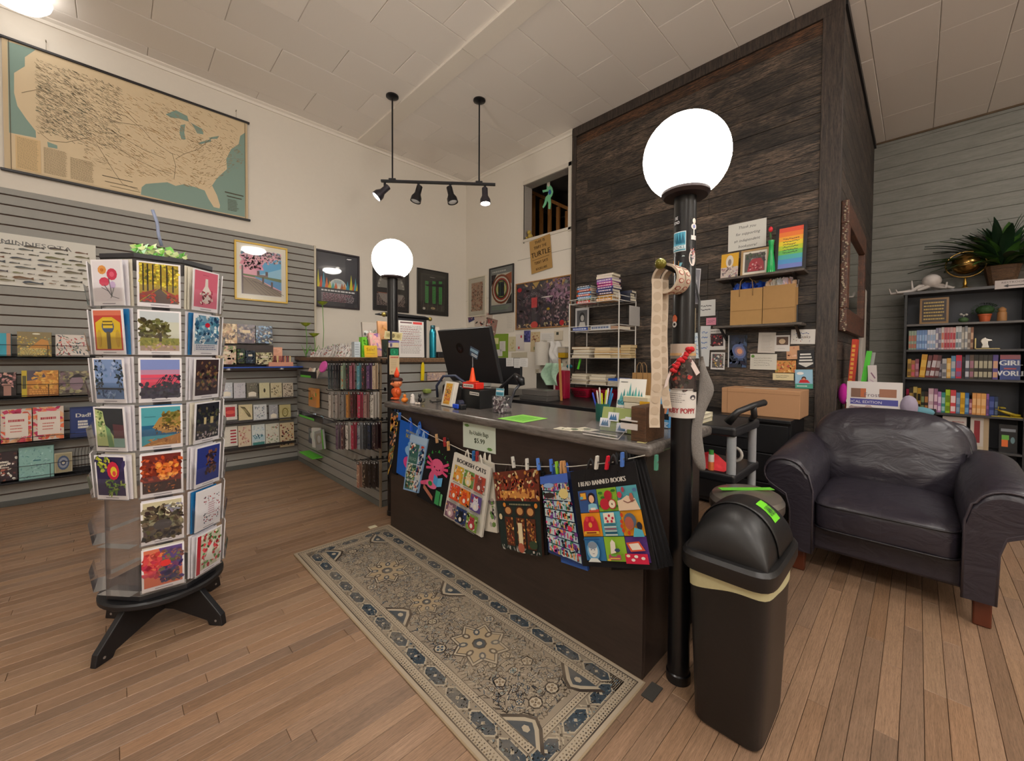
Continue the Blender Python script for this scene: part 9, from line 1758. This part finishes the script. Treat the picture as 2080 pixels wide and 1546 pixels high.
t = thing('flower_pot', 'tiny potted white flower on the top bookcase shelf', 'plant', (KX0+.08, pl(1957), SZ[0])); MB().ball((0, 0, .03), .032, sc=(1, 1.2, .9)).build('leaves', mat('3f5a34', .7, bump=.5), t, smooth=True); MB().ball((0, -.02, .085), .012).ball((0, .018, .09), .012).ball((0, 0, .078), .01).cyl((0, 0, .03), (0, 0, .08), .002, n=5).build('flowers', mat('b9b4ae', .6), t, smooth=True)
t = thing('wooden_figure', 'plain tan wooden peg figure on the top bookcase shelf', 'figurine', (KX0+.08, pl(2035), SZ[0])); MB().lathe([(.030, 0), (.034, .01), (.032, .09), (.024, .098), (.028, .106), (.028, .126), (.016, .136), (.010, .142), (.001, .146)], n=20).build('body', mat('a8784a', .5), t, smooth=40)
GO = mat('b9b6b0', .25, .9)
t = thing('horse_bookend', 'silver horse head bookend on a gold foot beside the pale books', 'bookend', (KX0+.05, pl(1988), SZ[1])); y_ = pl(1980)-t.location.y; MB().box((-.02, y_-.012, 0), (.07, y_, .115)).box((-.02, y_-.17, 0), (.07, y_, .010)).build('foot', mat('b0a070', .25, .8), t, bevel=.002)
MB().prism([(-.0+y_-.075+a, b2) for a, b2 in ((-.03, .012), (.03, .012), (.022, .045), (.035, .08), (.028, .105), (.01, .12), (.0, .125), (-.012, .108), (-.045, .098), (-.05, .085), (-.02, .078), (-.022, .05))], .01, .038, axis=0).build('horse_head', GO, t, bevel=.006, seg=3)
t = thing('toy_airplane', 'yellow toy airplane on the lower book shelf of the bookcase', 'toy airplane', (KX0+.06, pl(2050), SZ[3])); YE = mat('b8a01c', .4)
MB().tube([(0, .07, .07), (0, .03, .055), (0, -.05, .022), (0, -.09, .02)], .014, 8, rs=[.006, .012, .016, .012]).build('fuselage', YE, t, smooth=True); MB().box((-.06, -.055, .03), (.06, -.02, .036)).box((-.07, .01, .088), (.07, .045, .094)).box((-.02, .05, .07), (.02, .075, .074)).box((-.002, .05, .07), (.002, .075, .10)).build('wings', YE, t, bevel=.001); MB().box((-.05, -.10, 0), (.06, .10, .006)).cyl((0, -.03, .004), (0, -.03, .02), .006, n=8).build('stand', YE, t)
# on top: octopus, brass globe, plant, sign
ZB = ZT_+.031
t = thing('octopus_ornament', 'white octopus ornament with curling arms on the bookcase top', 'ornament', (KX0+.10, pl(1890, KX0+.1), ZB)); t.scale = (1.35,)*3; WO = mat('cfc6c0', .4)
MB().ball((0, 0, .085), .056, 16, 10, sc=(.9, 1.05, 1)).build('head', WO, t, smooth=True)
for i, (y1, z1, y2, z2, x2) in enumerate(((.07, .05, .11, .10, -.02), (.12, .012, .20, .035, -.04), (-.06, .04, -.12, .02, -.03), (.04, .03, .08, .012, -.06), (-.04, .03, -.08, .06, -.05), (.16, .01, .24, .05, .0), (-.03, .02, -.05, .012, .06))): MB().tube([(0, 0, .05), (x2*.5, y1, z1), (x2, y2, .012 if z2 < .03 else z1*.6), (x2, y2*1.05, z2)], .012, 8, rs=[.018, .015, .010, .005]).build('tentacle', WO, t, smooth=True)
t = thing('brass_globe', 'tilted brass globe in a ring on a small foot, on the bookcase top', 'globe', (KX0+.10, pl(1958, KX0+.1), ZB)); t.scale = (1.2,)*3; BR_ = mat('8a6a38', .22, .9); rg_ = .105
MB().ball((0, 0, .215), rg_*.86, 24, 14).build('sphere', BR_, t, smooth=True); MB().tube([(.0+math.sin(a)*rg_*.25, math.cos(a)*rg_*1.15, .215+math.sin(a)*rg_*1.1) for a in [2*PI*k/32 for k in range(32)]], .006, 8, closed=True).build('meridian_ring', mat('b89858', .2, .9), t, smooth=True)
MB().lathe([(.05, 0), (.052, .008), (.02, .016), (.010, .03), (.014, .05), (.009, .075), (.008, .10)], n=24).build('foot', mat('c09a4a', .2, .9), t, smooth=40)
t = thing('potted_plant', 'large leafy green plant in a brown basket pot on the bookcase', 'plant', (KX0+.15, pl(2032, KX0+.15), ZB)); MB().lathe([(.085, 0), (.09, .01), (.125, .20), (.13, .205), (.118, .205), (.11, .18)], n=20, power=4).build('basket_pot', wood_mat('basket_weave', '3a281c', '7a5a3c', 1, 9, 10, .7, bump=.6), t, smooth=30)
rl = random.Random(9); LM = [mat(c, .4, var=.2) for c in ('2c4a26', '1c3420', '3f6428', '24402a')]
for i in range(230):
 a = rl.uniform(0, 2*PI); L = rl.uniform(.34, .80); e = rl.uniform(.25, 1.45); d = Vector((math.cos(a)*.42, math.sin(a), 0)).normalized(); hz2 = L*math.cos(e); p0 = Vector((0, 0, .19+rl.uniform(0, .05))); dx = min(hz2, .13/abs(d.x) if abs(d.x) > .25 and d.x > 0 else 9)
 sd_ = Vector((-d.y, d.x, 0)); wl = rl.uniform(.024, .046); pts_ = []
 for k in range(6):
  f = k/5; c = p0+d*dx*f+Vector((0, 0, L*math.sin(e)*f-.34*L*f*f)); w2 = wl*math.sin(PI*min(.98, f*.9+.1))*(1 if f > .35 else .35); pts_ += [c-sd_*w2, c+Vector((0, 0, -.006)), c+sd_*w2]
 m = MB(); m.add(pts_, [q_ for k in range(5) for q_ in ((3*k, 3*k+1, 3*k+4, 3*k+3), (3*k+1, 3*k+2, 3*k+5, 3*k+4))]); m.build('leaf', LM[i % 4], t, smooth=True)
face('direction_sign', 'white restroom sign with an arrow on the bookcase top', 'sign', 2021, 571, 2104, ZT_-.012, 'c4b8b4', lambda s: (s.text('RESTROOMS', .5, .62, .2, '4a3a38', wx=1.25), s.rect(.3, .26, .9, .36, '2a2224'), s.poly([(.22, .31), (.34, .5), (.34, .12)], '2a2224')), .003, X=KX0-.018, lean=0)
